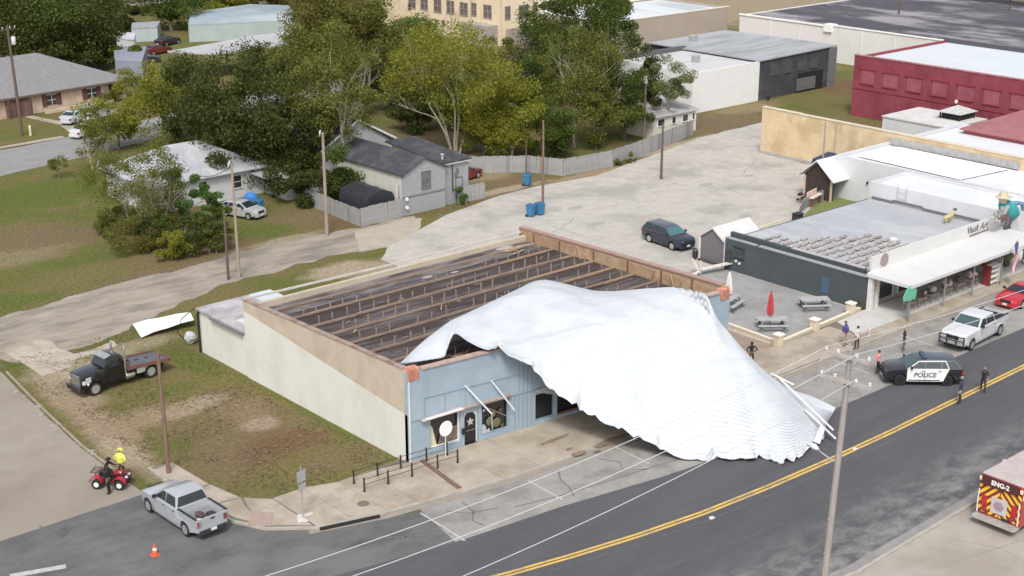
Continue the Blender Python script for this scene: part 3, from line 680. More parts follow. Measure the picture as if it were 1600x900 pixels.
# coping of the front wall, orange corner blocks
x = XL + 1.0
while x < XR - .9:
    x2 = min(XR - .9, x + 1.2); k = MB(); k.beam(fp(x, -.12, ZT + .05 + random.uniform(-.01, .01)), fp(x2 - .02, -.12, ZT + .05), .42, .10)
    k.build('coping_tile', mat('pink_coping', (.451, .340, .302), (.374, .264, .225), 2.5, .85), B); x = x2
for (xa, xb) in ((XL - .02, XL + .95), (XR - .9, XR + .08)):
    k = MB(); c = fp((xa + xb) / 2, .02, 0); k.chbox(xa + .04, xb - .1, c.y - .04, c.y + .5, 5.12, 5.84, .05); k.build('corner_block', M_redb, B)
# meter / disc on the wall: round white sign on a stub in front of the window
D = thing('round_sign', 'round white sign disc standing before the left shop window', 'sign', (46.85, fy(46.85) - .75, 0.14))
k = MB(); k.tube([(46.85, fy(46.85) - .75, .14), (46.85, fy(46.85) - .75, 1.5)], .03, 8); k.build('post', M_rod, D)
k = MB(); k.lathe([(0, -.03), (.45, -.03), (.47, 0), (.45, .03), (0, .03)], (46.85, fy(46.85) - .8, 1.98), 28, 'Y'); k.build('disc', mat('bright_white', (.82, .82, .80), rough=.5), D)
# ---------------- annex at the rear of the left wall
A = thing('annex', 'low cream annex with grey flat roof at the rear of the roofless shop', 'building', (45, 77.6, 0))
k = MB(); k.box(44.98, 50.6, 77.63, 83.7, -.1, 3.05); k.build('wall', M_cream, A)
k = MB(); k.box(44.82, 50.75, 77.66, 83.9, 3.055, 3.2); k.build('roof', mat('annex_roof', (.36, .34, .345), (.46, .44, .445), .8, .8, c3=(.30, .28, .29), scale3=.5), A)
k = MB(); k.box(45.6, 49.3, 77.8, 79.9, 3.204, 3.23); k.build('roof_patch', mat('white_roof_patch', (.62, .64, .68), (.50, .52, .56), 1.5, .6), A)
k = MB(); k.box(49.0, 50.72, 81.6, 83.8, 3.204, 3.25); k.build('roof_patch', mat('pale_blue_patch', (.50, .57, .60), rough=.6), A)
k = MB(); k.box(44.70, 44.815, 77.8, 81.9, 2.92, 3.12); k.build('gutter', mat('dark_gutter', (.16, .16, .165), (.22, .22, .225), 3, .6), A)
k = MB(); k.tube([(44.86, 83.55, 3.05), (44.80, 83.6, 2.8), (44.84, 83.62, .05)], .085, 8); k.build('downspout', mat('black_pipe', (.015, .015, .016), rough=.5), A)
k = MB(); k.tube([(44.8, 84.05, 3.1), (44.1, 84.6, 2.4), (43.9, 85.0, 1.3), (44.5, 85.2, .6)], .035, 6); k.build('loose_cable', mat('black_pipe2', (.02, .02, .02), rough=.6), A)
k = MB(); k.ico((45.2, 85.6, .45), .55, 2, (.8, .8, .8), .2); tag(k.build('rubbish_pile', mat('pale_junk', (.52, .55, .56), (.30, .31, .31), 4, .7), fix=False), 'small pale heap of junk behind the annex corner', 'rubbish')
# white ripped panel lying on the grass
k = MB()
P = [(43.6, 91.1, .3), (43.0, 88.7, .10), (45.2, 88.5, .4), (47.0, 88.3, .55), (47.5, 89.7, .65), (46.5, 90.2, .75)]
for i in range(4):
    t0, t1 = i / 4, (i + 1) / 4 - .003
    def q(t, s):
        a = Vector(P[0]).lerp(Vector(P[4]), t); b = Vector(P[1]).lerp(Vector(P[3]), t); r = a.lerp(b, s); r.z += .12 * math.sin(t * PI) + .05 * math.sin(9 * t); return r
    k.extr([q(t0, 0), q(t1, 0), q(t1, 1), q(t0, 1)], (0, 0, .03))
tag(k.build('fallen_panel', mat('panel_white', (.82, .82, .80), (.76, .76, .75), 1, .45)), 'long white metal roof panel lying on the grass behind the annex', 'metal panel')

# ================================================================== the peeled metal roof
R = thing('torn_metal_roof', 'huge white metal roof sheet peeled off and draped over the shop front into the street', 'roof', (60, 55, 0))
ST = [ # back / right edge (px, py, z)   front / left edge (px, py, z)   bulge at one third, two thirds
    ((626, 567, 5.80), (634, 567, 5.78), .00, .00),
    ((658, 536, 5.95), (668, 562, 5.75), .13, .07),
    ((690, 511, 6.15), (693, 557, 5.75), .32, .12),
    ((708, 500, 6.25), (698, 546, 6.0), .28, .09),
    ((728, 490, 6.30), (710, 521, 6.75), .12, .05),
    ((750, 479, 6.40), (732, 533, 6.4), .22, .13),
    ((770, 470, 6.45), (757, 545, 5.95), .34, .17),
    ((800, 455, 6.55), (790, 553, 5.70), .50, .30),
    ((845, 437, 6.65), (826, 571, 4.75), .62, .66),
    ((885, 444, 6.30), (852, 600, 3.75), .73, 1.01),
    ((930, 454, 5.95), (890, 630, 2.75), .78, 1.18),
    ((975, 454, 5.95), (925, 650, 2.15), .84, 1.10),
    ((1015, 450, 6.15), (965, 670, 1.75), .78, .93),
    ((1050, 449, 6.35), (1010, 691, .95), .67, .83),
    ((1085, 455, 6.35), (1055, 712, .35), .62, .74),
    ((1102, 460, 6.30), (1095, 719, .12), .50, .66),
    ((1112, 478, 5.95), (1130, 719, .10), .50, .57),
    ((1122, 498, 5.35), (1165, 717, .22), .45, .49),
    ((1136, 516, 4.80), (1197, 717, .12), .40, .39),
    ((1165, 550, 3.70), (1225, 725, .10), .40, .35),
    ((1198, 582, 2.60), (1248, 716, .12), .34, .30),
    ((1232, 606, 1.65), (1270, 693, .25), .22, .17),
    ((1270, 620, 0.95), (1284, 689, .15), .12, .09),
    ((1306, 637, 0.30), (1290, 664, .18), .00, .00),
]
NU, NV = 130, 120
def sheet_pt(u, v):
    f = u * (len(ST) - 1); i = min(int(f), len(ST) - 2); t = f - i
    def side(j, e): p = ST[j][e]; return at(p[0], p[1], p[2])
    def cr(fn):
        g = lambda j: fn(max(0, min(len(ST) - 1, j)))
        p0, p1, p2, p3 = g(i - 1), g(i), g(i + 1), g(i + 2)
        return 0.5 * ((2 * p1) + (p2 - p0) * t + (2 * p0 - 5 * p1 + 4 * p2 - p3) * t * t + (3 * p1 - p0 - 3 * p2 + p3) * t ** 3)
    a = cr(lambda j: side(j, 0)); b = cr(lambda j: side(j, 1))
    b1 = cr(lambda j: ST[j][2]); b2 = cr(lambda j: ST[j][3])
    p = a.lerp(b, v)
    p.z += b1 * 6.75 * v * (1 - v) ** 2 + b2 * 6.75 * v * v * (1 - v)
    return p
def sheet_full(u, v):
    p = sheet_pt(u, v)
    e = min(v, 1 - v, .16) / .16
    q = Vector((p.x * .55, p.y * .55, p.z * .4))
    p.z += (mnoise.noise(q) * .12 + mnoise.noise(q * 2.6) * .02) * (0.25 + .75 * min(1, u * 6)) * (.4 + .6 * e)
    # sharp dents and creases, most along the lower hem
    p.z -= abs(mnoise.noise(Vector((p.x * .42 + 9, p.y * .5, 2)))) * .07 * e * min(1, u * 5)
    hem = max(0, (v - .86) / .14) * (1 if .27 < u < .97 else 0)
    n1 = mnoise.noise(Vector((u * 46, v * 3, 3))); n2 = mnoise.noise(Vector((u * 130, v * 5, 8)))
    n3_ = mnoise.noise(Vector((u * 75, 1, 5)))
    p.z += hem * (.62 * abs(n1) + .40 * abs(n3_) + .30 * n2 - .1); q2 = hem * hem * (n1 * .6 + n2 * .45); p.x += q2 * .5; p.y += q2
    # puckers by the upper right fold and a kink in the middle
    for (cu, cv, r, am) in ((.635, .07, .035, .22), (.60, .03, .03, .16), (.66, .12, .02, .2), (.52, .22, .012, .14)):
        d = math.hypot(u - cu, (v - cv) * .8)
        if d < r * 2.5: p.z += am * math.exp(-(d / r) ** 2) * math.sin((u * 420 + v * 60))
    if 50.5 < p.x < XR + .3:      # the sheet rests on the front coping
        p.z = max(p.z, 5.80 - max(0, abs(p.y - fy(p.x)) - .45) * 1.3 if u > .17 else p.z)
    if p.z < .06: p.z = .06 + random.uniform(0, .01)
    return p
M_roofw = mat('white_roof_metal', (.559, .581, .603), (.512, .537, .562), .35, .42, c3=(.493, .522, .551), scale3=.8, stretch=(.5, 1.6, 1), bump=.06, bscale=1.2)
M_roofu = mat('shaded_raw_metal', (.442, .468, .507), rough=.55, metal=.3)  # greyer metal, with the grey shading of crumpled strips put into its colour
RP = 40                                        # panels across the slope
SUB = 4
cache = {}
def SP(iu, iv):
    if (iu, iv) not in cache: cache[(iu, iv)] = sheet_full(iu / NU, iv / (RP * SUB))
    return cache[(iu, iv)]
TH = .05
for r in range(RP):
    k = MB(); vs = []; fs = []
    W = NU + 1
    rows = [r * SUB + j for j in range(SUB + 1)]
    for jj, iv in enumerate(rows):
        for iu in range(W):
            p = SP(iu, iv).copy()
            vs.append(p)
    nrow = len(rows)
    # raised seam at the lower edge of every panel
    for iu in range(W):
        p = SP(iu, rows[-1]).copy(); q = SP(iu, rows[-1] - 1); d = (p - q) * .3
        up = Vector((0, -.35, .94)) * ((.045 if iu > 88 else .006 + .039 * max(0, (iu - 66) / 22)) if r > 9 else .003)
        vs[(nrow - 1) * W + iu] = p - d
        vs.append(p - d * .7 + up)
    for iu in range(W): vs.append(SP(iu, rows[-1]).copy())
    tot = nrow + 2
    for jj in range(tot - 1):
        for iu in range(W - 1): fs.append((jj * W + iu, jj * W + iu + 1, (jj + 1) * W + iu + 1, (jj + 1) * W + iu))
    k.add(vs, fs)
    o = k.build('metal_panel', [M_roofw, M_roofu], R, smooth=True)
    md = o.modifiers.new('thickness', 'SOLIDIFY'); md.thickness = .02; md.offset = -1; md.use_rim = r in (0, RP - 1)
# loose flaps and torn strips along the hem
def flap(name, pts, m=M_roofw, th=.02):
    k = MB(); k.extr([at(*p) if len(p) == 3 else p for p in pts], (0, 0, th)); return k.build(name, m, R)
for (px, py, z) in ((846, 598, 3.6), (868, 617, 3.0), (905, 640, 2.2), (938, 657, 1.75), (950, 664, 1.6), (985, 681, 1.2), (1030, 702, .55), (1042, 708, .4), (1150, 722, .1), (1180, 721, .12), (1216, 728, .1), (1238, 723, .1), (812, 563, 5.2)):
    a_ = at(px, py, z); ln = random.uniform(.5, 1.1); an = random.uniform(-2.4, -.9); d_ = Vector((math.cos(an), math.sin(an), random.uniform(.0, .45))) * ln
    n_ = Vector((-d_.y, d_.x, 0)).normalized() * random.uniform(.18, .4)
    flap('torn_edge', [a_ - n_, a_ + n_, a_ + d_ + n_ * .2, a_ + d_ * .8 - n_ * .5], M_roofw if random.random() < .45 else M_roofu)
for (px, py, z, an) in ((1068, 466, 6.5, .9), (1080, 470, 6.4, .9), (1092, 480, 6.2, .95), (1008, 492, 6.9, -.7), (1090, 486, 6.1, .9)):
    a_ = at(px, py, z); d_ = Vector((math.cos(an), -math.sin(an), .1)) * .5; n_ = Vector((d_.y, -d_.x, .1)).normalized() * .09
    flap('dent_edge', [a_ - d_, a_ - n_, a_ + d_, a_ + n_], M_roofu, .015)
flap('torn_strip', [(1270, 690, .3), (1282, 664, .9), (1290, 668, .9), (1281, 694, .2)])
flap('torn_strip', [(1100, 720, .1), (1112, 700, .7), (1116, 702, .7), (1108, 722, .1)], M_roofu)
k = MB()
for (p, q) in (((1215, 588, 2.4), (1302, 672, .9)), ((1258, 640, 1.4), (1306, 686, .35)), ((1204, 583, 2.65), (1240, 601, 1.9))): k.tube([at(*p), at(*q)], .06, 6)
k.build('ridge_batten', mat('pale_batten', (.66, .655, .64), rough=.6), R)
# ================================================================== the other buildings
def walls(name, root, m, x0, x1, y0, y1, z1, th=.25, z0=-.1):
    k = MB()
    k.box(x0, x1, y0, y0 + th, z0, z1); k.box(x0, x1, y1 - th, y1, z0, z1)
    k.box(x0, x0 + th, y0 + th, y1 - th, z0, z1); k.box(x1 - th, x1, y0 + th, y1 - th, z0, z1)
    return k.build(name, m, root)
def pane_window(root, c, wd, ht, face, fm, gm, bars=(1, 1), name='window', deep=.06):
    """framed window on a wall facing 'x' (-X) or 'y' (-Y), centre c on the wall plane"""
    c = Vector(c)
    def P(u, z, d): return Vector((c.x - d, c.y - u, c.z + z)) if face == 'x' else Vector((c.x + u, c.y - d, c.z + z))
    k = MB(); k.extr([P(-wd / 2, -ht / 2, .01), P(wd / 2, -ht / 2, .01), P(wd / 2, ht / 2, .01), P(-wd / 2, ht / 2, .01)], (P(0, 0, .03) - P(0, 0, .01)))
    g = k.build(name, gm, root)
    f = MB(); t = max(.05, wd * .06)
    f.beam(P(-wd / 2 - t / 2, -ht / 2, deep / 2), P(-wd / 2 - t / 2, ht / 2, deep / 2), t, deep + .03); f.beam(P(wd / 2 + t / 2, -ht / 2, deep / 2), P(wd / 2 + t / 2, ht / 2, deep / 2), t, deep + .03)
    f.beam(P(-wd / 2 - t, ht / 2 + t / 2, deep / 2), P(wd / 2 + t, ht / 2 + t / 2, deep / 2), deep + .05, t); f.beam(P(-wd / 2 - t * 1.5, -ht / 2 - t / 2, deep / 2 + .02), P(wd / 2 + t * 1.5, -ht / 2 - t / 2, deep / 2 + .02), deep + .09, t)
    for j in range(bars[0]): u = -wd / 2 + wd * (j + 1) / (bars[0] + 1); f.beam(P(u, -ht / 2, .04), P(u, ht / 2, .04), t * .7, .04)
    for j in range(bars[1]): z = -ht / 2 + ht * (j + 1) / (bars[1] + 1); f.beam(P(-wd / 2, z, .043), P(wd / 2, z, .043), .04, t * .7)
    f.build('frame', fm, g); return g
M_win = mat('dark_glass', (.028, .032, .038), (.05, .055, .06), 1, .12, spec=.7)

# ---- restaurant: slate side wall, flat roof, white parapet and canopy
RS = thing('corner_restaurant', 'shop with slate grey side wall, flat roof and broad white street canopy', 'building', (86.4, 58.5, 0))
M_slate = mat('slate_paint', (.055, .067, .075), (.071, .084, .093), .6, .75, c3=(.063, .076, .082), scale3=.25, bump=.12)
k = MB(); k.box(86.35, 86.7, 58.5, 72.2, -.1, 2.62); k.build('side_wall', M_slate, RS)
k = MB(); k.box(86.3, 86.75, 58.5, 68.8, 2.62, 2.70); k.build('wall_cap', mat('pale_cap', (.33, .34, .36), (.26, .27, .29), 3, .7), RS)
k = MB(); k.box(86.32, 86.72, 69.1, 72.25, 2.62, 2.69); k.build('wall_cap', bpy.data.materials['pale_cap'], RS)
k = MB(); k.box(86.95, 87.25, 59.2, 72.2, 2.4, 3.0); k.build('inner_parapet', M_slate, RS)
k = MB(); k.box(86.9, 87.3, 59.2, 66.0, 3.0, 3.07); k.build('wall_cap', mat('lilac_cap', (.42, .41, .43), (.36, .35, .37), 3, .7), RS)
k = MB(); k.box(87.0, 105.6, 71.95, 72.2, -.1, 2.45); k.build('rear_wall', M_slate, RS)
k = MB(); k.box(87.26, 105.7, 58.62, 71.94, 2.3, 2.5); k.build('roof', mat('grey_membrane', (.399, .408, .425), (.340, .348, .370), .4, .7, c3=(.451, .459, .472), scale3=.25, stretch=(1, .5, 1)), RS)
k = MB(); k.add([(90.2, 59.1, 2.56), (93.4, 59.2, 2.57), (93.2, 61.6, 2.56), (90.0, 61.1, 2.55)], [(0, 1, 2, 3)]); k.build('roof_patch', mat('bright_membrane', (.760, .760, .750), rough=.6), RS)
k = MB(); k.lathe([(0, 0), (.22, 0), (.22, .35), (.3, .38), (.3, .5), (0, .55)], (95.3, 62.4, 2.5), 12); k.build('roof_vent', M_white, RS)
# rows of loose paving blocks weighing down the roof
M_blk = mat('roof_block_pinkish', (.35, .305, .28), (.26, .225, .205), 3, .9)
M_blk2 = mat('roof_block_grey', (.40, .385, .38), (.30, .29, .285), 3, .9)
bm_ = MB(); bm_.chbox(-.36, .36, -.17, .17, 0, .15, .015); bme = bm_.mesh('roof_block', M_blk); bme2 = bme.copy(); bme2.materials[0] = M_blk2
for r in range(9):
    for c_ in range(13):
        x = 87.75 + r * .98 + (c_ % 2) * .1; y = 59.5 + c_ * .93
        if y > 70.5 - r * .35 or (r > 2 and y > 69.8 - r * .55) or (r > 1 and c_ < 2 and r > 2): continue
        o = bpy.data.objects.new('roof_block', bme if random.random() < .6 else bme2); COL.objects.link(o); o.parent = RS
        o.location = Vector((x + random.uniform(-.08, .08), y + random.uniform(-.08, .08), 2.5)) - OFF[RS.name]; o.rotation_euler = (random.choice((-.35, .3, .2)), random.uniform(-.1, .1), random.uniform(-.15, .15)); o.location.z += .06
# little window and fittings at the far end of the slate wall, blue stripe of paint
k = MB(); k.box(86.30, 86.345, 70.2, 71.2, 1.25, 2.05); w_ = k.build('window', M_win, RS)
k = MB(); k.box(86.27, 86.3, 70.12, 71.28, 2.05, 2.13); k.box(86.27, 86.3, 70.12, 71.28, 1.17, 1.25); k.build('frame', mat('black_frame', (.015, .016, .018), rough=.6), w_)
k = MB(); k.box(86.22, 86.34, 71.5, 72.1, 0.0, 1.7); k.build('side_door', mat('dark_door', (.045, .05, .056), rough=.6), RS)
for y, z in ((70.95, .95), (70.6, .82)):
    k = MB(); k.lathe([(0, -.05), (.11, -.05), (.11, .04), (0, .06)], (86.3, y, z), 10, 'X'); k.build('meter', M_white, RS)
k = MB(); k.add([(86.343, 62.6, .5), (86.343, 61.9, .45), (86.343, 61.8, 1.7), (86.343, 62.5, 1.75)], [(0, 1, 2, 3)]); k.build('blue_stain', mat('blue_stain', (.055, .115, .21), (.075, .10, .14), 4, .8), RS)
# white parapet to the street, canopy, posts
M_can = mat('white_canopy', (.614, .610, .594), (.566, .563, .551), .5, .55, c3=(.590, .587, .575), scale3=.3)
k = MB(); k.box(86.75, 104.4, 58.46, 58.62, 2.8, 4.12); k.build('parapet', M_can, RS)
nb = 16
for i in range(nb):
    a = 86.3 + (104.6 - 86.3) * i / nb; b = 86.3 + (104.6 - 86.3) * (i + 1) / nb - .012
    k = MB(); k.extr([(a, 58.45, 3.06), (b, 58.45, 3.06), (b, 54.72, 2.94), (a, 54.72, 2.94)], (0, 0, -.10)); k.build('canopy_panel', M_can, RS)
k = MB(); k.box(86.2, 104.7, 54.62, 54.715, 2.74, 2.98); k.box(86.2, 86.295, 54.72, 58.45, 2.74, 3.0); k.build('fascia', M_can, RS)
for x in (86.0, 90.7, 94.6, 98.6, 102.6):
    k = MB(); k.tube([(x + .5, 54.95, .14), (x + .5, 54.95, 2.83)], .06, 8); k.build('canopy_post', mat('steel_post', (.30, .31, .32), rough=.5, metal=.5), RS)
# shop front below the canopy
k = MB(); k.box(87.4, 104.5, 58.66, 58.9, -.05, 2.85); k.build('front_wall', mat('shop_front', (.42, .38, .34), (.32, .28, .25), 1, .8), RS)
for x in (88.9, 91.6, 94.6, 97.6, 100.6, 103):
    k = MB(); k.box(x - .95, x + .95, 58.58, 58.65, .5, 2.5); ww = k.build('window', M_win, RS)
    k = MB(); k.box(x - 1.02, x - .95, 58.54, 58.65, .45, 2.6); k.box(x + .95, x + 1.02, 58.54, 58.65, .45, 2.6); k.box(x - .95, x + .95, 58.54, 58.65, 2.5, 2.6); k.build('frame', M_white, ww)
for x in (86.55, 87.25):
    k = MB(); k.chbox(x - .18, x + .18, 58.05, 58.44, .0, 2.78, .03); k.build('pillar', mat('rough_white_pillar', (.68, .67, .63), (.50, .49, .46), 4, .8, bump=.3), RS)
# emblem disc and lettering on the parapet
k = MB(); k.lathe([(0, .0), (.52, .0), (.52, .04), (0, .05)], (88.25, 58.41, 3.62), 28, 'Y'); em = k.build('emblem', mat('emblem_grey', (.32, .265, .255), (.24, .20, .19), 6, .7), RS)
k = MB(); k.lathe([(.56, .0), (.60, .0), (.60, .03), (.56, .03)], (88.25, 58.42, 3.62), 28, 'Y'); k.build('emblem_ring', mat('pale_pink_ring', (.62, .54, .53), rough=.7), em)
me = text_mesh('Vault Art', .82, .012, .25, .012); me.materials.append(mat('sign_ink', (.16, .15, .155), rough=.6))
o = bpy.data.objects.new('lettering', me); COL.objects.link(o); o.parent = RS; o.rotation_euler = (PI / 2, 0, 0); o.location = Vector((100.9, 58.44, 3.66)) - OFF[RS.name]
k = MB(); k.extr([(99.9, 58.45, 3.10), (102.7, 58.45, 3.14), (102.7, 58.45, 3.28), (99.9, 58.45, 3.24)], (0, -.015, 0)); k.build('underline', MATS['sign_ink'], RS)

# ---- big white-roofed neighbour
WN = thing('white_roofed_store', 'white stuccoed store with bright flat white roof behind the shop', 'building', (111, 60, 0))
M_wst = mat('white_stucco', (.605, .609, .617), (.559, .563, .575), .4, .75, c3=(.529, .538, .550), scale3=.22)
walls('wall', WN, M_wst, 105.75, 111.4, 58.9, 72.2, 4.0)
walls('wall', WN, M_wst, 111.5, 133, 58.9, 80.2, 4.1)
k = MB(); k.box(106.0, 111.45, 59.1, 72.0, 3.5, 3.72); k.build('roof', mat('pale_grey_roof', (.650, .661, .683), (.582, .594, .616), .3, .7), WN)
k = MB(); k.box(111.75, 132.7, 59.2, 79.9, 3.6, 3.8); k.build('roof', bpy.data.materials['pale_grey_roof'], WN)
k = MB(); k.add([(112.6, 67.4, 3.92), (119.4, 66.6, 3.92), (119.6, 78.6, 3.92), (113.2, 78.8, 3.92)], [(0, 1, 2, 3)]); k.build('roof_patch', mat('bright_membrane2', (.84, .84, .83), rough=.6), WN)
k = MB(); k.box(119.85, 120.15, 66.0, 80.1, 3.9, 4.55); k.build('parapet_wall', mat('dim_parapet', (.30, .29, .285), (.40, .39, .38), 2, .8), WN)
zz = 2.55
for i, (ya, yb) in enumerate(((71.8, 69.6), (69.6, 66.6), (66.6, 63.8), (63.8, 60.4))):
    k = MB(); k.box(105.62, 105.745, yb + .02, ya, 2.56 + .12 * (i % 2), 2.74 + .12 * (i % 2)); k.build('flashing', mat('dark_flashing', (.14, .145, .155), rough=.6), WN)
k = MB()
for y in (69.2, 68.3): k.tube([(105.66, y, 2.9), (105.66, y, 4.4)], .03, 6)
for z in (3.2, 3.7): k.tube([(105.62, 69.2, z), (105.62, 68.3, z)], .022, 6)
k.build('ladder', mat('pale_steel', (.55, .56, .57), rough=.5, metal=.4), WN)
k = MB(); k.lathe([(0, 0), (.09, 0), (.11, .2), (0, .26)], (111.35, 76.3, 2.0), 10); k.build('wall_lamp', mat('black_lamp', (.02, .02, .02), rough=.5), WN)
# small painted yellow bird-like shape perched at the wall edge
YB_ = thing('yellow_statue', 'small yellow animal shaped ornament on the roof by the white wall', 'ornament', (103.9, 62.9, 2.5))
k = MB(); k.tube([(103.2, 62.9, 3.02), (103.45, 62.9, 3.1), (104.1, 62.9, 3.08), (104.4, 62.9, 3.2), (104.6, 62.9, 3.5)], [.10, .2, .2, .17, .10], 10); k.build('body', mat('mustard_paint', (.40, .33, .12), (.50, .45, .27), 4, .7), YB_, smooth=True)
for x in (103.4, 104.2):
    for y in (62.8, 63.02): k = MB(); k.tube([(x, y, 2.5), (x + .03, y, 2.75), (x, y, 3.05)], [.045, .04, .07], 6); k.build('leg', MATS['mustard_paint'], YB_)
k = MB(); k.tube([(104.55, 62.9, 3.5), (104.75, 62.9, 3.58), (105.0, 62.9, 3.5)], [.11, .13, .06], 8); k.build('head', mat('dark_head', (.07, .065, .06), rough=.6), YB_, smooth=True)

# ---- turquoise figure on the roof edge: rider bent over, arms spread, dark legs
F_ = thing('roof_figure', 'turquoise suited figure with straw hat leaning over the white parapet', 'statue', (104.9, 58.4, 3.1))
M_teal = mat('teal_cloth', (.036, .256, .264), (.048, .336, .320), 2, .6)
k = MB(); k.tube([(104.0, 58.3, 5.1), (104.4, 58.3, 4.95), (105.0, 58.2, 4.55), (105.5, 58.2, 4.0), (105.6, 58.2, 3.6)], [.30, .52, .72, .70, .35], 14); k.build('torso', M_teal, F_, smooth=True)
k = MB(); k.ico((103.95, 58.2, 5.55), .42, 2, (.9, .9, 1.0)); k.build('head', mat('tan_face', (.52, .44, .33), rough=.7), F_, smooth=True)
k = MB(); k.lathe([(0, .38), (.28, .36), (.36, .0), (.68, -.05), (.68, -.09), (0, -.09)], (103.95, 58.2, 5.8), 18); k.build('hat', mat('straw', (.58, .52, .39), (.44, .39, .28), 6, .8), F_, smooth=True)
k = MB(); k.tube([(104.6, 58.0, 5.05), (105.6, 57.9, 5.0), (106.6, 57.9, 4.75), (106.85, 57.9, 4.2)], [.20, .19, .17, .2], 10); k.build('arm', mat('blue_sleeve', (.10, .20, .36), (.22, .36, .46), 3, .6), F_, smooth=True)
k = MB(); k.tube([(104.2, 57.9, 4.9), (103.4, 57.7, 4.5), (102.6, 57.6, 4.75), (102.2, 57.6, 5.1)], [.2, .18, .16, .12], 10); k.build('arm', mat('grey_sleeve', (.26, .25, .26), (.36, .35, .36), 4, .7), F_, smooth=True)
k = MB(); k.ico((103.2, 57.7, 4.25), .42, 2, (1.2, .7, .9), .12); k.build('saddle', mat('maroon_leather', (.14, .045, .045), (.20, .10, .09), 4, .6), F_, fix=False)
k = MB()
for p in ((102.2, 4.2), (102.5, 4.6), (102.9, 5.0), (102.0, 4.8), (102.6, 4.0)): k.ico((p[0], 57.6, p[1]), .2, 2, (1, .8, 1.3), .15)
k.build('bouquet', mat('grey_flowers', (.36, .35, .35), (.22, .21, .21), 6, .8), F_, fix=False)
for dx in (0, .38):
    k = MB(); k.tube([(104.75 + dx, 58.15, 4.5), (104.6 + dx, 57.9, 3.6), (104.4 + dx, 58.0, 3.12)], [.26, .2, .16], 10); lg = k.build('leg', mat('dark_trousers', (.07, .055, .085), (.12, .10, .12), 3, .7), F_, smooth=True)
    k = MB(); k.ico((104.25 + dx, 57.85, 3.1), .22, 2, (1.4, .8, .7)); k.build('boot', mat('dark_boot', (.05, .045, .05), rough=.6), lg, smooth=True)

# ---- long tan brick wall
TW = thing('tan_brick_wall', 'long tan brick wall along the far side of the parking lot', 'wall', (120.4, 80, 0))
def brickmat(name, c1, c2, mortar, sx=1.0):
    if name in MATS: return MATS[name]
    m = mat(name, c1, c2, 1.2, .9, c3=tuple(q * .85 for q in c1), scale3=.35)
    t = m.node_tree; b = t.nodes['Principled BSDF']; tc = t.nodes.new('ShaderNodeTexCoord'); mp = t.nodes.new('ShaderNodeMapping'); mp.inputs['Rotation'].default_value = (PI / 2, 0, PI / 2)
    br = t.nodes.new('ShaderNodeTexBrick'); br.inputs['Scale'].default_value = 3.5 * sx; br.inputs['Mortar Size'].default_value = .012
    t.links.new(tc.outputs['Object'], mp.inputs[0]); t.links.new(mp.outputs[0], br.inputs['Vector'])
    bp = t.nodes.new('ShaderNodeBump'); bp.inputs['Strength'].default_value = .5; bp.inputs['Distance'].default_value = .02; bp.invert = True
    t.links.new(br.outputs['Fac'], bp.inputs['Height']); t.links.new(bp.outputs[0], b.inputs['Normal'])
    return m
M_tanb = brickmat('tan_brick', (.60, .45, .27), (.66, .535, .355), (.5, .45, .38))
segs = [(96.3, 91.3, 5.05), (91.3, 86.6, 5.0), (86.6, 81.4, 5.0), (81.4, 76, 4.98), (76, 70.6, 4.98), (70.6, 65.2, 4.95)]
for i, (ya, yb, h) in enumerate(segs):
    k = MB(); k.box(120.2, 120.6, yb + .006, ya, -.1, h); k.build('wall_bay', M_tanb, TW)
    k = MB(); k.box(120.14, 120.66, yb + .006, ya, h, h + .1); k.build('coping', mat('pale_coping', (.62, .55, .43), (.54, .47, .36), 2, .85), TW)
    if i == 2: k = MB(); k.box(120.08, 120.19, ya - .06, ya + .06, 0, 4.9); k.build('downpipe', mat('grey_pipe', (.42, .36, .27), rough=.7), TW)
k = MB(); k.box(120.17, 120.2, 65.3, 96.2, 0.0, .35); k.build('plinth', mat('grey_plinth', (.40, .385, .36), (.33, .32, .30), 1.5, .9), TW)
# things beyond the wall: pale low roof, dark canopy, dull red roof
LW = thing('low_white_outbuilding', 'low white outbuilding peeking over the tan wall', 'building', (137, 86, 0))
walls('wall', LW, M_wst, 134, 141, 82, 90.5, 3.0); k = MB(); k.box(133.9, 141.1, 81.9, 90.6, 3.0, 3.15); k.build('roof', mat('dirty_white_roof', (.60, .585, .57), (.50, .49, .47), .8, .8), LW)
GZ = thing('dark_gazebo', 'small dark open gazebo with pale peaked roof in front of the red building', 'gazebo', (138.5, 85, 0))
for dx in (-1.4, 1.4):
    for dy in (-1.2, 1.2):
        k = MB(); k.beam((139 + dx, 84.4 + dy, 0), (139 + dx, 84.4 + dy, 3.9), .14, .14); k.build('post', mat('black_steel', (.02, .02, .022), rough=.6), GZ)
k = MB(); k.box(137.7, 140.3, 83.3, 85.5, 2.6, 3.9); k.build('curtain', mat('black_cloth', (.02, .018, .02), rough=.9), GZ)
k = MB(); k.add([(137.2, 82.9, 3.9), (140.8, 82.9, 3.9), (140.8, 85.9, 3.9), (137.2, 85.9, 3.9), (139, 84.4, 4.6)], [(0, 1, 4), (1, 2, 4), (2, 3, 4), (3, 0, 4), (3, 2, 1, 0)]); k.build('roof', mat('pale_tarp', (.52, .52, .50), (.36, .36, .35), 3, .7), GZ)
RR = thing('dull_red_shed', 'low shed with dull red roof beside the big red building', 'building', (136, 72, 0))
walls('wall', RR, mat('maroon_wall', (.28, .075, .085), (.33, .10, .11), 1, .8), 130, 143.5, 60, 78, 4.2)
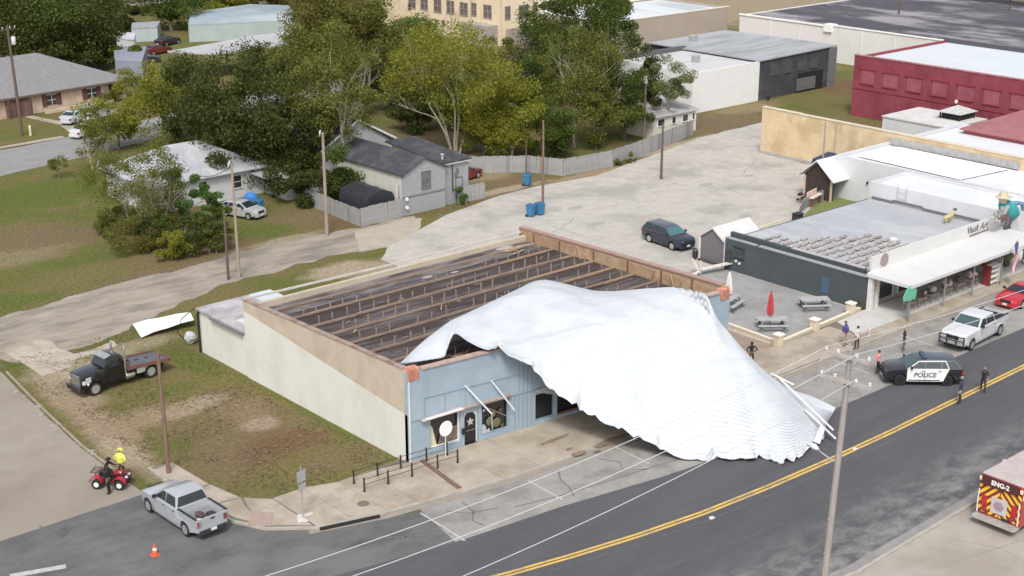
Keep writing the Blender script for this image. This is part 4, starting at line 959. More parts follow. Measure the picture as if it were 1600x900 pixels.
k = MB(); k.add([(129.7, 59.7, 4.2), (143.7, 59.7, 4.5), (143.7, 78.3, 4.5), (129.7, 78.3, 4.2), (129.7, 59.7, 4.35), (143.7, 59.7, 4.65), (143.7, 78.3, 4.65), (129.7, 78.3, 4.35)], [(0, 3, 2, 1), (4, 5, 6, 7), (0, 1, 5, 4), (1, 2, 6, 5), (2, 3, 7, 6), (3, 0, 4, 7)]); k.build('roof', mat('dull_red_roof', (.289, .106, .111), (.340, .145, .145), .8, .8), RR)

# ---- big red building with bricked-up windows
RB = thing('red_brick_building', 'large crimson painted brick building with bricked-up windows and white roof', 'building', (144, 80, 0))
M_crim = brickmat('crimson_brick', (.223, .041, .060), (.262, .057, .074), (.197, .046, .058))
M_crim2 = brickmat('crimson_infill', (.288, .077, .105), (.317, .099, .125), (.288, .090, .100), 1.4)
k = MB(); k.box(144, 144.4, 40, 101.9, -.1, 7.3); k.build('wall', M_crim, RB)
k = MB(); k.box(144.4, 163, 101.5, 101.9, -.1, 7.1); k.build('wall', M_crim, RB)
k = MB(); k.box(144.4, 163.5, 40, 101.5, 6.6, 6.85); k.build('roof', mat('pale_blue_roof', (.535, .582, .612), (.595, .625, .646), .12, .6, c3=(.561, .570, .595), scale3=.08), RB)
k = MB(); k.box(143.94, 144.46, 40, 101.96, 7.3, 7.4); k.build('coping', mat('dark_red_coping', (.30, .10, .11), (.40, .22, .22), 2, .8), RB)
k = MB(); k.box(163, 163.5, 40, 101.9, 6.0, 7.35); k.build('parapet', mat('dark_back_parapet', (.075, .072, .085), rough=.8), RB)
for px, py in ((1355, 125), (1391, 131), (1428, 136), (1468, 143), (1508, 150), (1549, 156), (1592, 163), (1636, 170), (1682, 177)):
    lo_, hi_ = 1.0, 9.0
    for _ in range(40):
        mid = (lo_ + hi_) / 2
        if at(px, py, mid).x > 144: lo_ = mid
        else: hi_ = mid
    p = at(px, py, lo_)
    k = MB(); k.box(143.955, 143.995, p.y - .95, p.y + .95, 4.15, 5.75); wi = k.build('bricked_window', M_crim2, RB)
    k = MB(); k.box(143.86, 143.99, p.y - 1.15, p.y + 1.15, 5.76, 5.98); k.build('hood', mat('dark_crimson', (.255, .032, .045), rough=.85), wi)
    k = MB(); k.box(143.88, 143.99, p.y - 1.05, p.y + 1.05, 4.02, 4.145); k.build('sill', bpy.data.materials['dark_crimson'], wi)
k = MB(); k.box(143.93, 143.995, 40, 101.8, 3.35, 3.47); k.build('string_course', bpy.data.materials['dark_crimson'], RB)
k = MB(); k.ico((143.8, 87.6, 3.8), .22, 2, (.7, 1, 1.2)); k.build('wall_lamp', mat('pale_lamp', (.7, .66, .62), rough=.5), RB, smooth=True)
k = MB(); k.tube([(143.85, 87.8, .1), (143.85, 87.8, 3.7)], .05, 6); k.build('conduit', bpy.data.materials['dark_crimson'], RB)

# ---- black-painted building and white neighbour in a row
DB = thing('charcoal_building', 'charcoal painted building with grey flat roof and wide dark garage opening', 'building', (150, 115, 0))
M_ch = mat('charcoal_paint', (.034, .037, .042), (.053, .056, .061), .8, .8, c3=(.081, .081, .081), scale3=.35)
walls('wall', DB, M_ch, 142.55, 158, 115, 134, 5.1)
k = MB(); k.add([(142.3, 114.8, 5.02), (158.2, 114.8, 5.30), (158.2, 134.2, 5.1), (142.3, 134.2, 4.95), (142.3, 114.8, 5.18), (158.2, 114.8, 5.46), (158.2, 134.2, 5.25), (142.3, 134.2, 5.12)], [(0, 3, 2, 1), (4, 5, 6, 7), (0, 1, 5, 4), (1, 2, 6, 5), (2, 3, 7, 6), (3, 0, 4, 7)]); k.build('roof', mat('grey_roll_roof', (.30, .31, .325), (.37, .38, .395), .35, .85, c3=(.26, .27, .28), scale3=.2, stretch=(.4, 1.5, 1)), DB)
for x in (145.4, 148.2, 151.0, 153.6):
    k = MB(); k.box(x - .8, x + .8, 114.9, 114.98, 2.9, 4.3); k.build('wall_panel', mat('grey_board', (.081, .083, .083), (.056, .058, .059), 2, .8), DB)
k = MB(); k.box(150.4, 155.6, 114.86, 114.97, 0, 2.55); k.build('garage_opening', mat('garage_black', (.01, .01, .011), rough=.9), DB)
k = MB(); k.box(150.0, 153.9, 114.78, 114.85, 0.3, 1.9); k.build('garage_board', mat('garage_grey', (.10, .10, .10), (.15, .15, .145), 3, .8), DB)
k = MB(); k.box(156.6, 158.1, 114.7, 114.96, 0, 5.2); k.build('corner_pier', mat('grey_pier', (.12, .12, .125), (.16, .16, .16), 2, .8), DB)
k = MB(); k.lathe([(.28, -.06), (.34, -.06), (.34, .06), (.28, .06)], (143.6, 114.2, .35), 14, 'Y'); tag(k.build('tyre', mat('tyre_rubber', (.03, .03, .03), rough=.9)), 'old tyre leaning by the charcoal building', 'tyre')
WB = thing('white_warehouse', 'plain bright white windowless warehouse wall beside charcoal building', 'building', (136, 115, 0))
M_wb = mat('white_block', (.750, .750, .741), (.703, .703, .694), .5, .7)
k = MB(); k.box(130.0, 142.5, 114.98, 115.25, -.1, 5.0); k.box(130.0, 130.25, 115.25, 128, -.1, 5.0); k.build('wall', M_wb, WB)
k = MB(); k.box(130.26, 142.5, 115.26, 128, 4.6, 4.8); k.build('roof', mat('grey_white_roof', (.46, .455, .45), (.53, .525, .52), .4, .8, stretch=(.4, 1.4, 1)), WB)
k = MB(); k.box(132, 142.9, 127.9, 128.4, 4.2, 5.35); k.build('parapet', mat('dark_parapet', (.10, .10, .105), rough=.8), WB)
k = MB(); k.chbox(136.5, 137.4, 120.4, 121.2, 4.8, 5.7, .06); k.build('roof_unit', mat('grey_unit', (.33, .33, .33), rough=.6), WB)
k = MB(); k.chbox(147, 148.2, 130.4, 131.2, 5.1, 6.0, .06); k.build('roof_unit', bpy.data.materials['grey_unit'], DB)
# ---- long white store with black weathered roof
BR = thing('black_roofed_store', 'long white walled store with weathered black roof', 'building', (173, 120, 0))
M_wst2 = mat('white_block_wall', (.70, .685, .655), (.64, .625, .60), .3, .8)
k = MB(); k.box(173, 173.35, 60, 127.0, -.1, 5.2); k.build('wall', M_wst2, BR)
k = MB(); k.box(173.0, 173.3, 127.0, 144, -.1, 5.0); k.build('wall', mat('lilac_white_wall', (.66, .635, .63), rough=.8), BR)
k = MB(); k.box(173.3, 216, 143.7, 144, -.1, 5.0); k.build('wall', M_wst2, BR)
k = MB(); k.box(173.35, 216, 60, 143.7, 4.7, 4.9); k.build('roof', mat('weathered_black_roof', (.052, .046, .058), (.09, .082, .095), .3, .85, c3=(.27, .255, .265), scale3=.16, stretch=(1.0, .45, 1)), BR)
k = MB(); k.box(172.9, 173.45, 60, 126.9, 5.2, 5.32); k.build('coping', mat('bright_coping', (.80, .79, .76), rough=.6), BR); k = MB(); k.box(172.85, 173.3, 127.2, 144.1, 5.0, 5.2); k.build('coping', MATS['bright_coping'], BR)
k = MB(); k.box(172.7, 174.2, 126.6, 128.0, 4.3, 5.36); k.build('corner_pier', bpy.data.materials['bright_coping'], BR)
for y in (138, 132.5, 121.5, 116, 110.5, 105):
    k = MB(); k.box(172.9, 172.99, y - .12, y + .12, 0, 4.9); k.build('pilaster', M_wst2, BR)
k = MB(); k.box(215.6, 216.2, 60, 144, 4.9, 5.5); k.build('parapet', mat('dark_parapet2', (.06, .055, .06), rough=.8), BR)
# ---- brown store with pale roof
BS = thing('brown_store', 'blank taupe store with pale sheet roof beyond the trees', 'building', (165, 151, 0))
M_bro = mat('taupe_wall', (.36, .30, .245), (.41, .345, .285), .4, .85)
k = MB(); k.box(151, 178.5, 151, 151.4, -.1, 5.0); k.box(151, 151.4, 151.4, 165, -.1, 5.0); k.box(178.1, 178.5, 151.4, 165, -.1, 5.0); k.build('wall', M_bro, BS)
k = MB(); k.box(151.5, 178, 151.5, 166, 4.5, 4.75); k.build('roof', mat('pale_sheet_roof', (.60, .635, .65), (.52, .55, .57), .25, .6, c3=(.42, .45, .46), scale3=.15, stretch=(1.5, .4, 1)), BS)
k = MB(); k.beam((150.8, 151.2, 5.06), (178.7, 151.2, 5.06), .5, .12); k.build('coping', mat('cream_coping', (.66, .62, .55), rough=.8), BS); k = MB(); k.beam((151, 166, 5.0), (178.5, 166, 5.3), .4, .5); k.build('coping', MATS['cream_coping'], BS)
# ---- yellow apartment / hotel block
YH = thing('cream_apartment_block', 'cream brick apartment block with rows of paired windows', 'building', (146, 169, 0))
M_yb = brickmat('cream_yellow_brick', (.67, .545, .375), (.72, .60, .43), (.6, .5, .4))
M_yb2 = mat('cream_render', (.74, .64, .46), (.69, .59, .42), .4, .85)
k = MB(); k.box(146, 146.4, 169, 206, -.1, 13); k.build('wall', M_yb, YH)
k = MB(); k.box(146.4, 172, 169, 169.4, -.1, 13); k.build('wall', M_yb2, YH)
k = MB(); k.box(145.8, 172.2, 168.8, 206.2, 13, 13.4); k.box(146.4, 172, 205.6, 206, -.1, 13); k.box(171.6, 172, 169.4, 205.6, -.1, 13); k.build('roof', mat('flat_roof_grey', (.3, .3, .3), rough=.9), YH)
M_wf = mat('window_frame_grey', (.34, .27, .235), rough=.7); M_wg = mat('dim_pane', (.10, .075, .075), (.20, .17, .165), 2, .25)
def solve(px, py, axis, val):
    lo_, hi_ = -2.0, 20.0
    for _ in range(50):
        mid = (lo_ + hi_) / 2
        c = at(px, py, mid)[axis]
        if c > val: lo_ = mid
        else: hi_ = mid
    return at(px, py, lo_)
for px, py, wd in ((644, 3, .9), (663, 5, .9), (684, 9, .9), (704, 11, .9), (725, 14, .9), (741, 14.5, .55), (762, 18, .9)):
    p = solve(px, py, 0, 146)
    g = pane_window(YH, (146, p.y, p.z), wd * 2.0, 1.9, 'x', M_wf, M_wg, (1, 1))
for px, py in ((723, 42), (752, 46), (640, 11), (693, 36), (742, 54)):
    p = solve(px, py, 0, 146)
    pane_window(YH, (146, p.y, p.z), .8, .9, 'x', M_wf, M_wg, (0, 0), 'small_window')
for px, py, wd in ((793, 20, 1.0), (818, 18, 1.9), (836, 13, .8), (854, 12, 1.9), (878, 9, 1.9)):
    p = solve(px, py, 1, 169)
    pane_window(YH, (p.x, 169, p.z), wd, 1.9, 'y', M_wf, M_wg, (1, 1))
k = MB(); k.box(143.8, 146, 169.6, 176, -.1, 3.2); k.build('porch', mat('grey_lattice', (.30, .26, .235), (.42, .38, .34), 3, .8), YH)
for p in ((145.9, 181.0), (145.9, 176)):
    k = MB(); k.tube([(p[0], p[1], 0), (p[0], p[1], 12.8)], .07, 6); k.build('downpipe', M_wf, YH)
k = MB(); k.box(147, 160, 168.3, 168.8, -.1, 2.6); k.build('lean_to', mat('rail_grey', (.28, .23, .2), (.4, .35, .3), 3, .8), YH)

# ---- cream shed behind the fence
CS = thing('cream_shed', 'low cream shed with three small dark windows behind the grey fence', 'shed', (117, 108.5, 0))
walls('wall', CS, mat('cream_shed_wall', (.66, .63, .56), (.58, .55, .48), 1.5, .8), 116.4, 123.6, 108.6, 113, 2.4)
k = MB(); k.add([(116.1, 108.3, 2.4), (123.9, 108.3, 2.4), (123.9, 113.3, 3.0), (116.1, 113.3, 3.0), (116.1, 108.3, 2.52), (123.9, 108.3, 2.52), (123.9, 113.3, 3.12), (116.1, 113.3, 3.12)], [(0, 3, 2, 1), (4, 5, 6, 7), (0, 1, 5, 4), (1, 2, 6, 5), (2, 3, 7, 6), (3, 0, 4, 7)]); k.build('roof', mat('shed_roof_grey', (.36, .345, .33), (.45, .435, .42), 1.5, .85), CS)
for x, wd in ((117.7, 1.1), (119.8, .6), (121.7, .9), (123.1, .4)): pane_window(CS, (x, 108.6, 1.75), wd, .75, 'y', M_white, M_win, (0, 0))

# ---- grey cottage with black roof
GH = thing('grey_cottage', 'grey cottage with black shingle roof and small gable facing the alley', 'house', (76, 101.8, 0))
M_gw = mat('grey_siding', (.27, .28, .285), (.33, .34, .345), 1.5, .8, stretch=(1, 1, 4))
M_blkr = mat('black_shingle', (.035, .037, .045), (.06, .062, .072), 2.5, .95, stretch=(1, 1, 1), c3=(.08, .08, .088), scale3=.5, bump=.4)
M_gray_l = mat('cream_siding', (.55, .54, .47), (.48, .47, .41), 1.5, .8)
def gable_house(root, x0, x1, y0, y1, zw, zr, mw, mr, ov=.3, axis='Y', front=None, side=None):
    xm = (x0 + x1) / 2; ym = (y0 + y1) / 2
    k = MB()
    if axis == 'Y':
        for y in (y0, y1 - .15): k = MB(); k.extr([(x0, y, -.1), (x1, y, -.1), (x1, y, zw), (xm, y, zr), (x0, y, zw)], (0, .15, 0)); k.build('gable_wall', front or mw, root)
        k = MB(); k.box(x0, x0 + .15, y0 + .15, y1 - .15, -.1, zw); k.build('side_wall', side or mw, root); k = MB(); k.box(x1 - .15, x1, y0 + .15, y1 - .15, -.1, zw); k.build('side_wall', side or mw, root)
        s = (zr - zw) / (xm - x0)
        for sg in (-1, 1):
            k = MB(); e = xm + sg * (xm - x0 + ov)
            k.extr([(e, y0 - ov, zw - s * ov), (xm, y0 - ov, zr + .02), (xm, y1 + ov, zr + .02), (e, y1 + ov, zw - s * ov)], (0, 0, .14)); k.build('roof_slope', mr, root)
    else:
        for x in (x0, x1 - .15): k = MB(); k.extr([(x, y0, -.1), (x, y1, -.1), (x, y1, zw), (x, ym, zr), (x, y0, zw)], (.15, 0, 0)); k.build('gable_wall', front or mw, root)
        k = MB(); k.box(x0 + .15, x1 - .15, y0, y0 + .15, -.1, zw); k.build('side_wall', side or mw, root); k = MB(); k.box(x0 + .15, x1 - .15, y1 - .15, y1, -.1, zw); k.build('side_wall', side or mw, root)
        s = (zr - zw) / (ym - y0)
        for sg in (-1, 1):
            k = MB(); e = ym + sg * (ym - y0 + ov)
            k.extr([(x0 - ov, e, zw - s * ov), (x0 - ov, ym, zr + .02), (x1 + ov, ym, zr + .02), (x1 + ov, e, zw - s * ov)], (0, 0, .14)); k.build('roof_slope', mr, root)
gable_house(GH, 76.2, 81.2, 101.9, 112.4, 3.85, 5.05, M_gw, M_blkr, .22, side=M_gray_l)
k = MB(); k.box(81.22, 84.3, 102.3, 103, -.1, 4.0); k.box(84.1, 84.3, 103, 110, -.1, 4.0); k.build('side_wall', M_gw, GH)
k = MB(); k.extr([(81.0, 102.1, 4.0), (84.6, 102.1, 4.0), (84.6, 111, 4.6), (81.0, 111, 4.6)], (0, 0, .14)); k.build('roof_slope', M_blkr, GH)
k = MB(); k.box(81.25, 84.5, 102.05, 102.2, 3.88, 4.0); k.build('fascia', mat('grey_fascia', (.42, .42, .425), rough=.7), GH)
pane_window(GH, (78.9, 101.9, 3.0), .95, 1.5, 'y', mat('dark_grey_trim', (.14, .145, .15), rough=.7), mat('grey_pane', (.10, .105, .11), (.17, .175, .18), 3, .3), (0, 1))
k = MB(); k.beam((76.2, 101.85, 1.75), (81.1, 101.85, 1.75), .06, .12); k.build('band', mat('grey_band', (.20, .205, .21), rough=.8), GH)
k = MB(); k.tube([(82.3, 102.2, 4.5), (82.3, 102.2, 1.2)], .06, 6); k.build('conduit', mat('dark_conduit', (.06, .06, .065), rough=.7), GH)
k = MB(); k.box(82.7, 82.78, 102.24, 102.29, .0, 2.5); k.box(83.5, 83.58, 102.24, 102.29, .0, 2.5); k.box(82.78, 83.5, 102.24, 102.29, 2.42, 2.5); k.build('door_frame', bpy.data.materials['dark_grey_trim'], GH)
for z in (.75, 1.55):
    k = MB(); k.lathe([(0, -.1), (.16, -.1), (.18, 0), (.12, .02), (0, .02)], (76.55, 101.78, z), 12, 'Y'); k.build('meter', M_white, GH)
for x, z in ((82.9, 3.2), (82.75, 2.8)):
    k = MB(); k.chbox(x - .15, x + .15, 102.15, 102.29, z - .2, z + .2, .02); k.build('meter_box', bpy.data.materials['dark_grey_trim'], GH)
k = MB(); k.lathe([(0, 0), (.12, 0), (.12, .5), (.2, .52), (.2, .6), (0, .66)], (81.9, 103.2, 4.1), 10); k.build('roof_vent', bpy.data.materials['pale_steel'], GH)
GB = thing('grey_rear_house', 'pale gabled house with white bargeboards behind the grey cottage', 'house', (78, 116, 0))
gable_house(GB, 75.2, 83.4, 113.2, 120, 4.2, 6.6, mat('pale_gable', (.50, .50, .51), (.44, .44, .45), 1.5, .8), M_blkr, .3)
k = MB(); k.beam((79.3, 112.86, 6.75), (74.8, 112.86, 4.3), .05, .2); k.beam((79.3, 112.86, 6.75), (83.8, 112.86, 4.3), .05, .2); k.build('bargeboard', M_white, GB)
# tarp-covered shed
TS = thing('tarp_shelter', 'black tarpaulin shelter behind the low fence beside the grey cottage', 'shelter', (74.2, 104, 0))
k = MB(); vs = []; fs = []
prof = [(-1.5, 0), (-1.55, 1.7), (-1.25, 2.3), (0, 2.65), (1.25, 2.3), (1.55, 1.7), (1.5, 0)]
nn = 9
for i in range(nn):
    y = 102.6 + i * .55
    for j, (u, z) in enumerate(prof): vs.append((74.25 + u + random.uniform(-.05, .05), y, z + (random.uniform(-.07, .07) if z > .1 else 0)))
for i in range(nn - 1):
    for j in range(len(prof) - 1): a = i * 7 + j; fs.append((a, a + 1, a + 8, a + 7))
fs.append(tuple(range(7))); fs.append(tuple(range((nn - 1) * 7 + 6, (nn - 1) * 7 - 1, -1)))
k.add(vs, fs); k.build('tarpaulin', mat('black_tarp', (.022, .024, .03), (.035, .037, .045), 3, .45, bump=.5), TS, smooth=True)
k = MB(); k.beam((75.85, 102.4, 0), (75.85, 102.4, 3.0), .25, .2); k.build('post', M_gray_l, TS)

# ---- white house behind the thicket
WH = thing('white_cottage', 'white clapboard cottage with pale metal hip roof behind the thicket', 'house', (59, 117.5, 0))
M_clap = mat('white_clapboard', (.561, .570, .578), (.493, .501, .510), 1.5, .8, stretch=(1, 1, 4))
walls('wall', WH, M_clap, 59.2, 71.2, 117.5, 126.5, 2.7)
M_metr = mat('pale_metal_roof', (.400, .412, .432), (.336, .348, .368), .7, .5, c3=(.448, .456, .472), scale3=.5)
ov = .5; x0, x1, y0, y1 = 58.7, 71.7, 117.0, 127.0; zr = 5.0
E_ = [(x0, y0, 2.6), (x1, y0, 2.6), (x1, y1, 2.6), (x0, y1, 2.6), (63.2, 122, zr), (66.8, 122, zr)]
for f_ in ((0, 1, 5, 4), (1, 2, 5), (2, 3, 4, 5), (3, 0, 4)):
    k = MB(); k.extr([E_[i] for i in f_], (0, 0, .10)); k.build('roof_slope', M_metr, WH)
for u in [i / 14 for i in range(1, 14)]:      # standing seams on the visible slope
    xa = x0 + (x1 - x0) * u; ua = max(0, min(1, u)); xb = 63.2 + 3.6 * ua
    k = MB(); k.beam((xa, y0 + .05, 2.73), (xa * .75 + xb * .25 if u < .3 or u > .7 else xa, 117 + (2.2 if u < .3 or u > .7 else 3.6), 2.73 + (.96 * (2.2 / 2.0) if False else (1.06 if u < .3 or u > .7 else 1.73))), .05, .05); k.build('roof_seam', M_metr, WH)
k = MB(); k.box(69.6, 72.9, 114.4, 117.45, 2.15, 2.28); k.build('porch_roof', M_metr, WH)
k = MB(); k.box(71.2, 73.4, 113.6, 117.4, -.1, 2.1); k.build('porch_wall', M_clap, WH)
for x, wd in ((61, .9), (64.5, .9), (68.2, .9)): pane_window(WH, (x, 117.5, 1.6), wd, 1.2, 'y', M_white, M_win, (0, 1))
pane_window(WH, (59.2, 121.5, 1.6), .9, 1.2, 'x', M_white, M_win, (0, 1))

# ---- brick ranch house at upper left
BH = thing('brick_ranch_house', 'long pink brick ranch house with grey hip roof and brown shutters', 'house', (70, 168, 0), math.radians(7))
M_pb = mat('pink_brick', (.55, .425, .33), (.62, .49, .385), 2.2, .9, c3=(.50, .38, .29), scale3=.6)
M_shg = mat('grey_shingle', (.180, .176, .180), (.230, .225, .230), 2.0, .95, c3=(.203, .198, .203), scale3=.3, bump=.4)
def lb(nm, x0, x1, y0, y1, z0, z1, m, par=None):
    k = MB(); k.box(x0, x1, y0, y1, z0, z1); return k.build(nm, m, par or BH, local=True)
lb('wall', -30, 13.2, 0, .25, -.1, 2.4, M_pb); lb('wall', 12.95, 13.2, .25, 13.7, -.1, 2.4, M_pb); lb('wall', -30, 13.2, 13.75, 14, -.1, 2.4, M_pb)
rp = [(-31, -.5, 2.35), (13.9, -.5, 2.35), (13.9, 15, 2.35), (-31, 15, 2.35), (5.2, 7, 5.9), (-24, 7, 5.9)]
for f_ in ((0, 1, 4, 5), (1, 2, 4), (2, 3, 5, 4), (3, 0, 5)):
    k = MB(); k.extr([rp[i] for i in f_], (0, 0, .12)); k.build('roof_slope', M_shg, BH, local=True)
lb('fascia', -31, 13.9, -.56, -.5, 2.22, 2.46, mat('brown_fascia', (.14, .10, .085), rough=.8)); lb('fascia', 13.9, 13.96, -.5, 15, 2.22, 2.46, bpy.data.materials['brown_fascia'])
M_shut = mat('brown_shutter', (.10, .045, .04), (.14, .07, .06), 3, .8)
for x in (2.6, 8.2, -9.0):
    w_ = lb('window', x - .65, x + .65, -.06, -.01, .75, 1.95, M_win)
    lb('frame', x - .72, x + .72, -.09, -.062, 1.95, 2.05, M_white, w_); lb('frame', x - .04, x + .04, -.085, -.062, .75, 1.95, M_white, w_); lb('frame', x - .6, x + .6, -.084, -.062, 1.3, 1.37, M_white, w_)
    for sx in (-1.0, 1.0): lb('shutter', x + sx - .3, x + sx + .3, -.1, -.01, .65, 2.05, M_shut)
for x in (11.1, 12.4): lb('window', x - .4, x + .4, -.06, -.01, .6, 2.1, M_win)
lb('porch', -3.6, -.6, -.25, -.01, 0, 2.2, mat('porch_shade', (.12, .075, .06), (.2, .13, .10), 2, .9)); d_ = lb('door', -2.5, -1.5, -.3, -.26, .1, 2.05, M_shut)  # flat dark panel: the porch's shade is put into its colour
lb('porch_post', -.75, -.55, -.9, -.7, 0, 2.2, M_shut); lb('porch_post', -3.7, -3.5, -.9, -.7, 0, 2.2, M_shut)
lb('planter_wall', 1.0, 10.5, -1.3, -.9, 0, .35, M_pb)
# ---- car lot with long grey canopy, blue-grey store, white shed (far left)
CL = thing('covered_car_lot', 'long grey lean-to roof of a car lot behind the trees', 'building', (112, 196, 0))
M_cl = mat('pale_lot_roof', (.357, .365, .365), (.425, .433, .433), .3, .7)
def slab(root, name, pts, th, m):
    k = MB(); k.extr(pts, (0, 0, -th)); return k.build(name, m, root)
slab(CL, 'roof', [at(262, 80, 3.6), at(335, 84, 3.6), at(468, 67, 3.6), at(463, 47, 3.9), at(400, 55, 3.9)], .2, M_cl)
for i in range(8):
    p = at(262, 80, 3.4).lerp(at(466, 67, 3.4), (i + .5) / 8); k = MB(); k.tube([(p.x, p.y, 0), p], .12, 6); k.build('post', M_wf, CL)
BM = thing('blue_metal_store', 'blue-grey metal store with sloping roof behind the car lot', 'building', tuple(at(360, 50)))
def extr_bldg(root, base, h, m, mr, name='wall'):
    k = MB(); n_ = len(base)
    k.add([(*p[:2], 0) for p in base] + [(*p[:2], h) for p in base], [(i, (i + 1) % n_, n_ + (i + 1) % n_, n_ + i) for i in range(n_)]); k.build(name, m, root)
    k = MB(); k.extr([(*p[:2], h + .02) for p in base], (0, 0, .2)); k.build('roof', mr, root)
extr_bldg(BM, [at(296, 66), at(395, 62), at(470, 57), at(452, 34), at(392, 32), at(300, 46)], 2.6, mat('pale_green_metal', (.40, .45, .44), (.34, .39, .385), .5, .6), mat('grey_blue_roof', (.33, .40, .44), (.22, .27, .31), .12, .6, c3=(.42, .47, .47), scale3=.06))
BM2 = thing('pale_metal_shed', 'pale blue-green metal shed at the left of the car lot', 'building', tuple(at(230, 60)))
extr_bldg(BM2, [at(207, 66), at(247, 64), at(252, 54), at(208, 57)], 2.0, mat('ribbed_pale_metal', (.44, .50, .50), (.36, .42, .425), 1.2, .5, stretch=(3, 3, .2)), mat('shed_roof_dark', (.33, .35, .37), (.26, .28, .3), .5, .7))
WS = thing('bright_white_shed', 'small bright white shed with round hole in its wall near the car lot', 'building', tuple(at(190, 85)))
extr_bldg(WS, [at(168, 83), at(212, 88), at(214, 76), at(172, 72)], 2.2, mat('gleaming_white', (.80, .79, .80), rough=.6), mat('white_shed_roof', (.62, .61, .64), (.40, .39, .42), .3, .7), 'wall')
p = at(202, 74); k = MB(); k.ico(at(203, 76, 1.3), .4, 2, (1, .3, 1)); k.build('vent_hole', M_dark, WS, smooth=True)
BG = thing('blue_grey_barn', 'plain blue-grey metal barn just behind the brick ranch house', 'building', tuple(at(205, 128)))
extr_bldg(BG, [at(183, 131), at(225, 133), at(232, 108), at(180, 108)], 3.0, mat('blue_grey_metal', (.235, .26, .31), (.205, .23, .28), .3, .6), mat('blue_grey_metal_roof', (.255, .275, .325), (.22, .24, .285), .2, .6))
# far house roofs at the very top
for nm, px, py, c, lab in (('far_house', 225, 2, (.16, .13, .12), 'dark roofed far house at the top edge behind the green field'), ('far_house', 375, 4, (.45, .40, .36), 'pale far house at the top edge among trees')):
    fh = thing(nm, lab, 'house', tuple(at(px, py)))
    gable_house(fh, at(px, py).x - 6, at(px, py).x + 6, at(px, py).y - 4, at(px, py).y + 4, 2.6, 4.6, mat('far_wall_%d' % px, (.4, .36, .33), rough=.8), mat('far_roof_%d' % px, c, tuple(q * .8 for q in c), 1, .9), axis='X')
# ---- small grey gabled hut by the slate wall
HT = thing('gabled_hut', 'small dark grey gabled hut with pale roof by the slate wall', 'shed', (86.6, 74, 0))
M_hut = mat('hut_grey', (.135, .128, .14), (.165, .158, .17), 2, .85, stretch=(1, 1, 3))
gable_house(HT, 86.7, 91.0, 72.5, 75.1, 2.05, 2.95, M_hut, mat('hut_roof', (.60, .59, .575), (.52, .51, .50), 2, .8), .16, axis='X')
k = MB(); k.box(86.56, 86.695, 72.36, 72.5, 0, 2.05); k.box(86.56, 86.695, 75.1, 75.2, 0, 2.05); k.build('corner_board', M_white, HT)
k = MB(); k.box(86.4, 86.69, 72.5, 75.1, 0.02, .16); k.build('skid', mat('dark_skid', (.06, .05, .05), rough=.9), HT)
k = MB(); k.ico((86.35, 75.35, .55), .35, 2, (.8, .7, 1.5), .08); tag(k.build('black_bag', mat('black_plastic', (.03, .03, .032), rough=.4), fix=False), 'black bag slumped at the left of the gabled hut', 'bag')
# gate bar between hut and fallen roof
k = MB(); k.beam((83.6, 72.3, .5), (86.4, 71.6, .62), .5, .08); k.beam((83.6, 72.3, .1), (83.4, 73.1, 1.3), .12, .12); k.beam((81.5, 71.8, .35), (83.5, 72.4, .3), .3, .08); k.tube([(83.7, 72.4, 0), (83.7, 72.4, 1.2)], .06, 6)
tag(k.build('barrier', mat('white_barrier', (.66, .63, .58), (.55, .48, .42), 3, .7)), 'broken white barrier boards on the lot beside the gabled hut', 'barrier')
# ---- white gabled kiosk with dark open front by the lawn
KS = thing('kiosk', 'small dark kiosk with white peaked roof by the lawn', 'kiosk', (110.5, 80.6, 0))
k = MB(); k.box(109.6, 109.9, 79.0, 82.2, 0, 2.2); k.box(112.4, 112.7, 79.0, 82.2, 0, 2.2); k.box(109.9, 112.4, 81.9, 82.2, 0, 2.2); k.extr([(109.55, 79, 2.2), (109.55, 82.2, 2.2), (109.55, 80.6, 3.6)], (.3, 0, 0)); k.build('wall', mat('dark_brown_wood', (.035, .025, .022), (.06, .04, .035), 4, .8), KS)
for sg in (-1, 1):
    k = MB(); k.extr([(109.1, 80.6, 3.75), (113.2, 80.6, 3.75), (113.2, 80.6 + sg * 2.1, 2.0), (109.1, 80.6 + sg * 2.1, 2.0)], (0, 0, .12)); k.build('roof_slope', M_white, KS)
for y in (79.0, 82.1): k = MB(); k.beam((109.5, y, 0), (109.5, y, 2.1), .16, .16); k.build('post', mat('tan_post', (.50, .40, .30), rough=.8), KS)
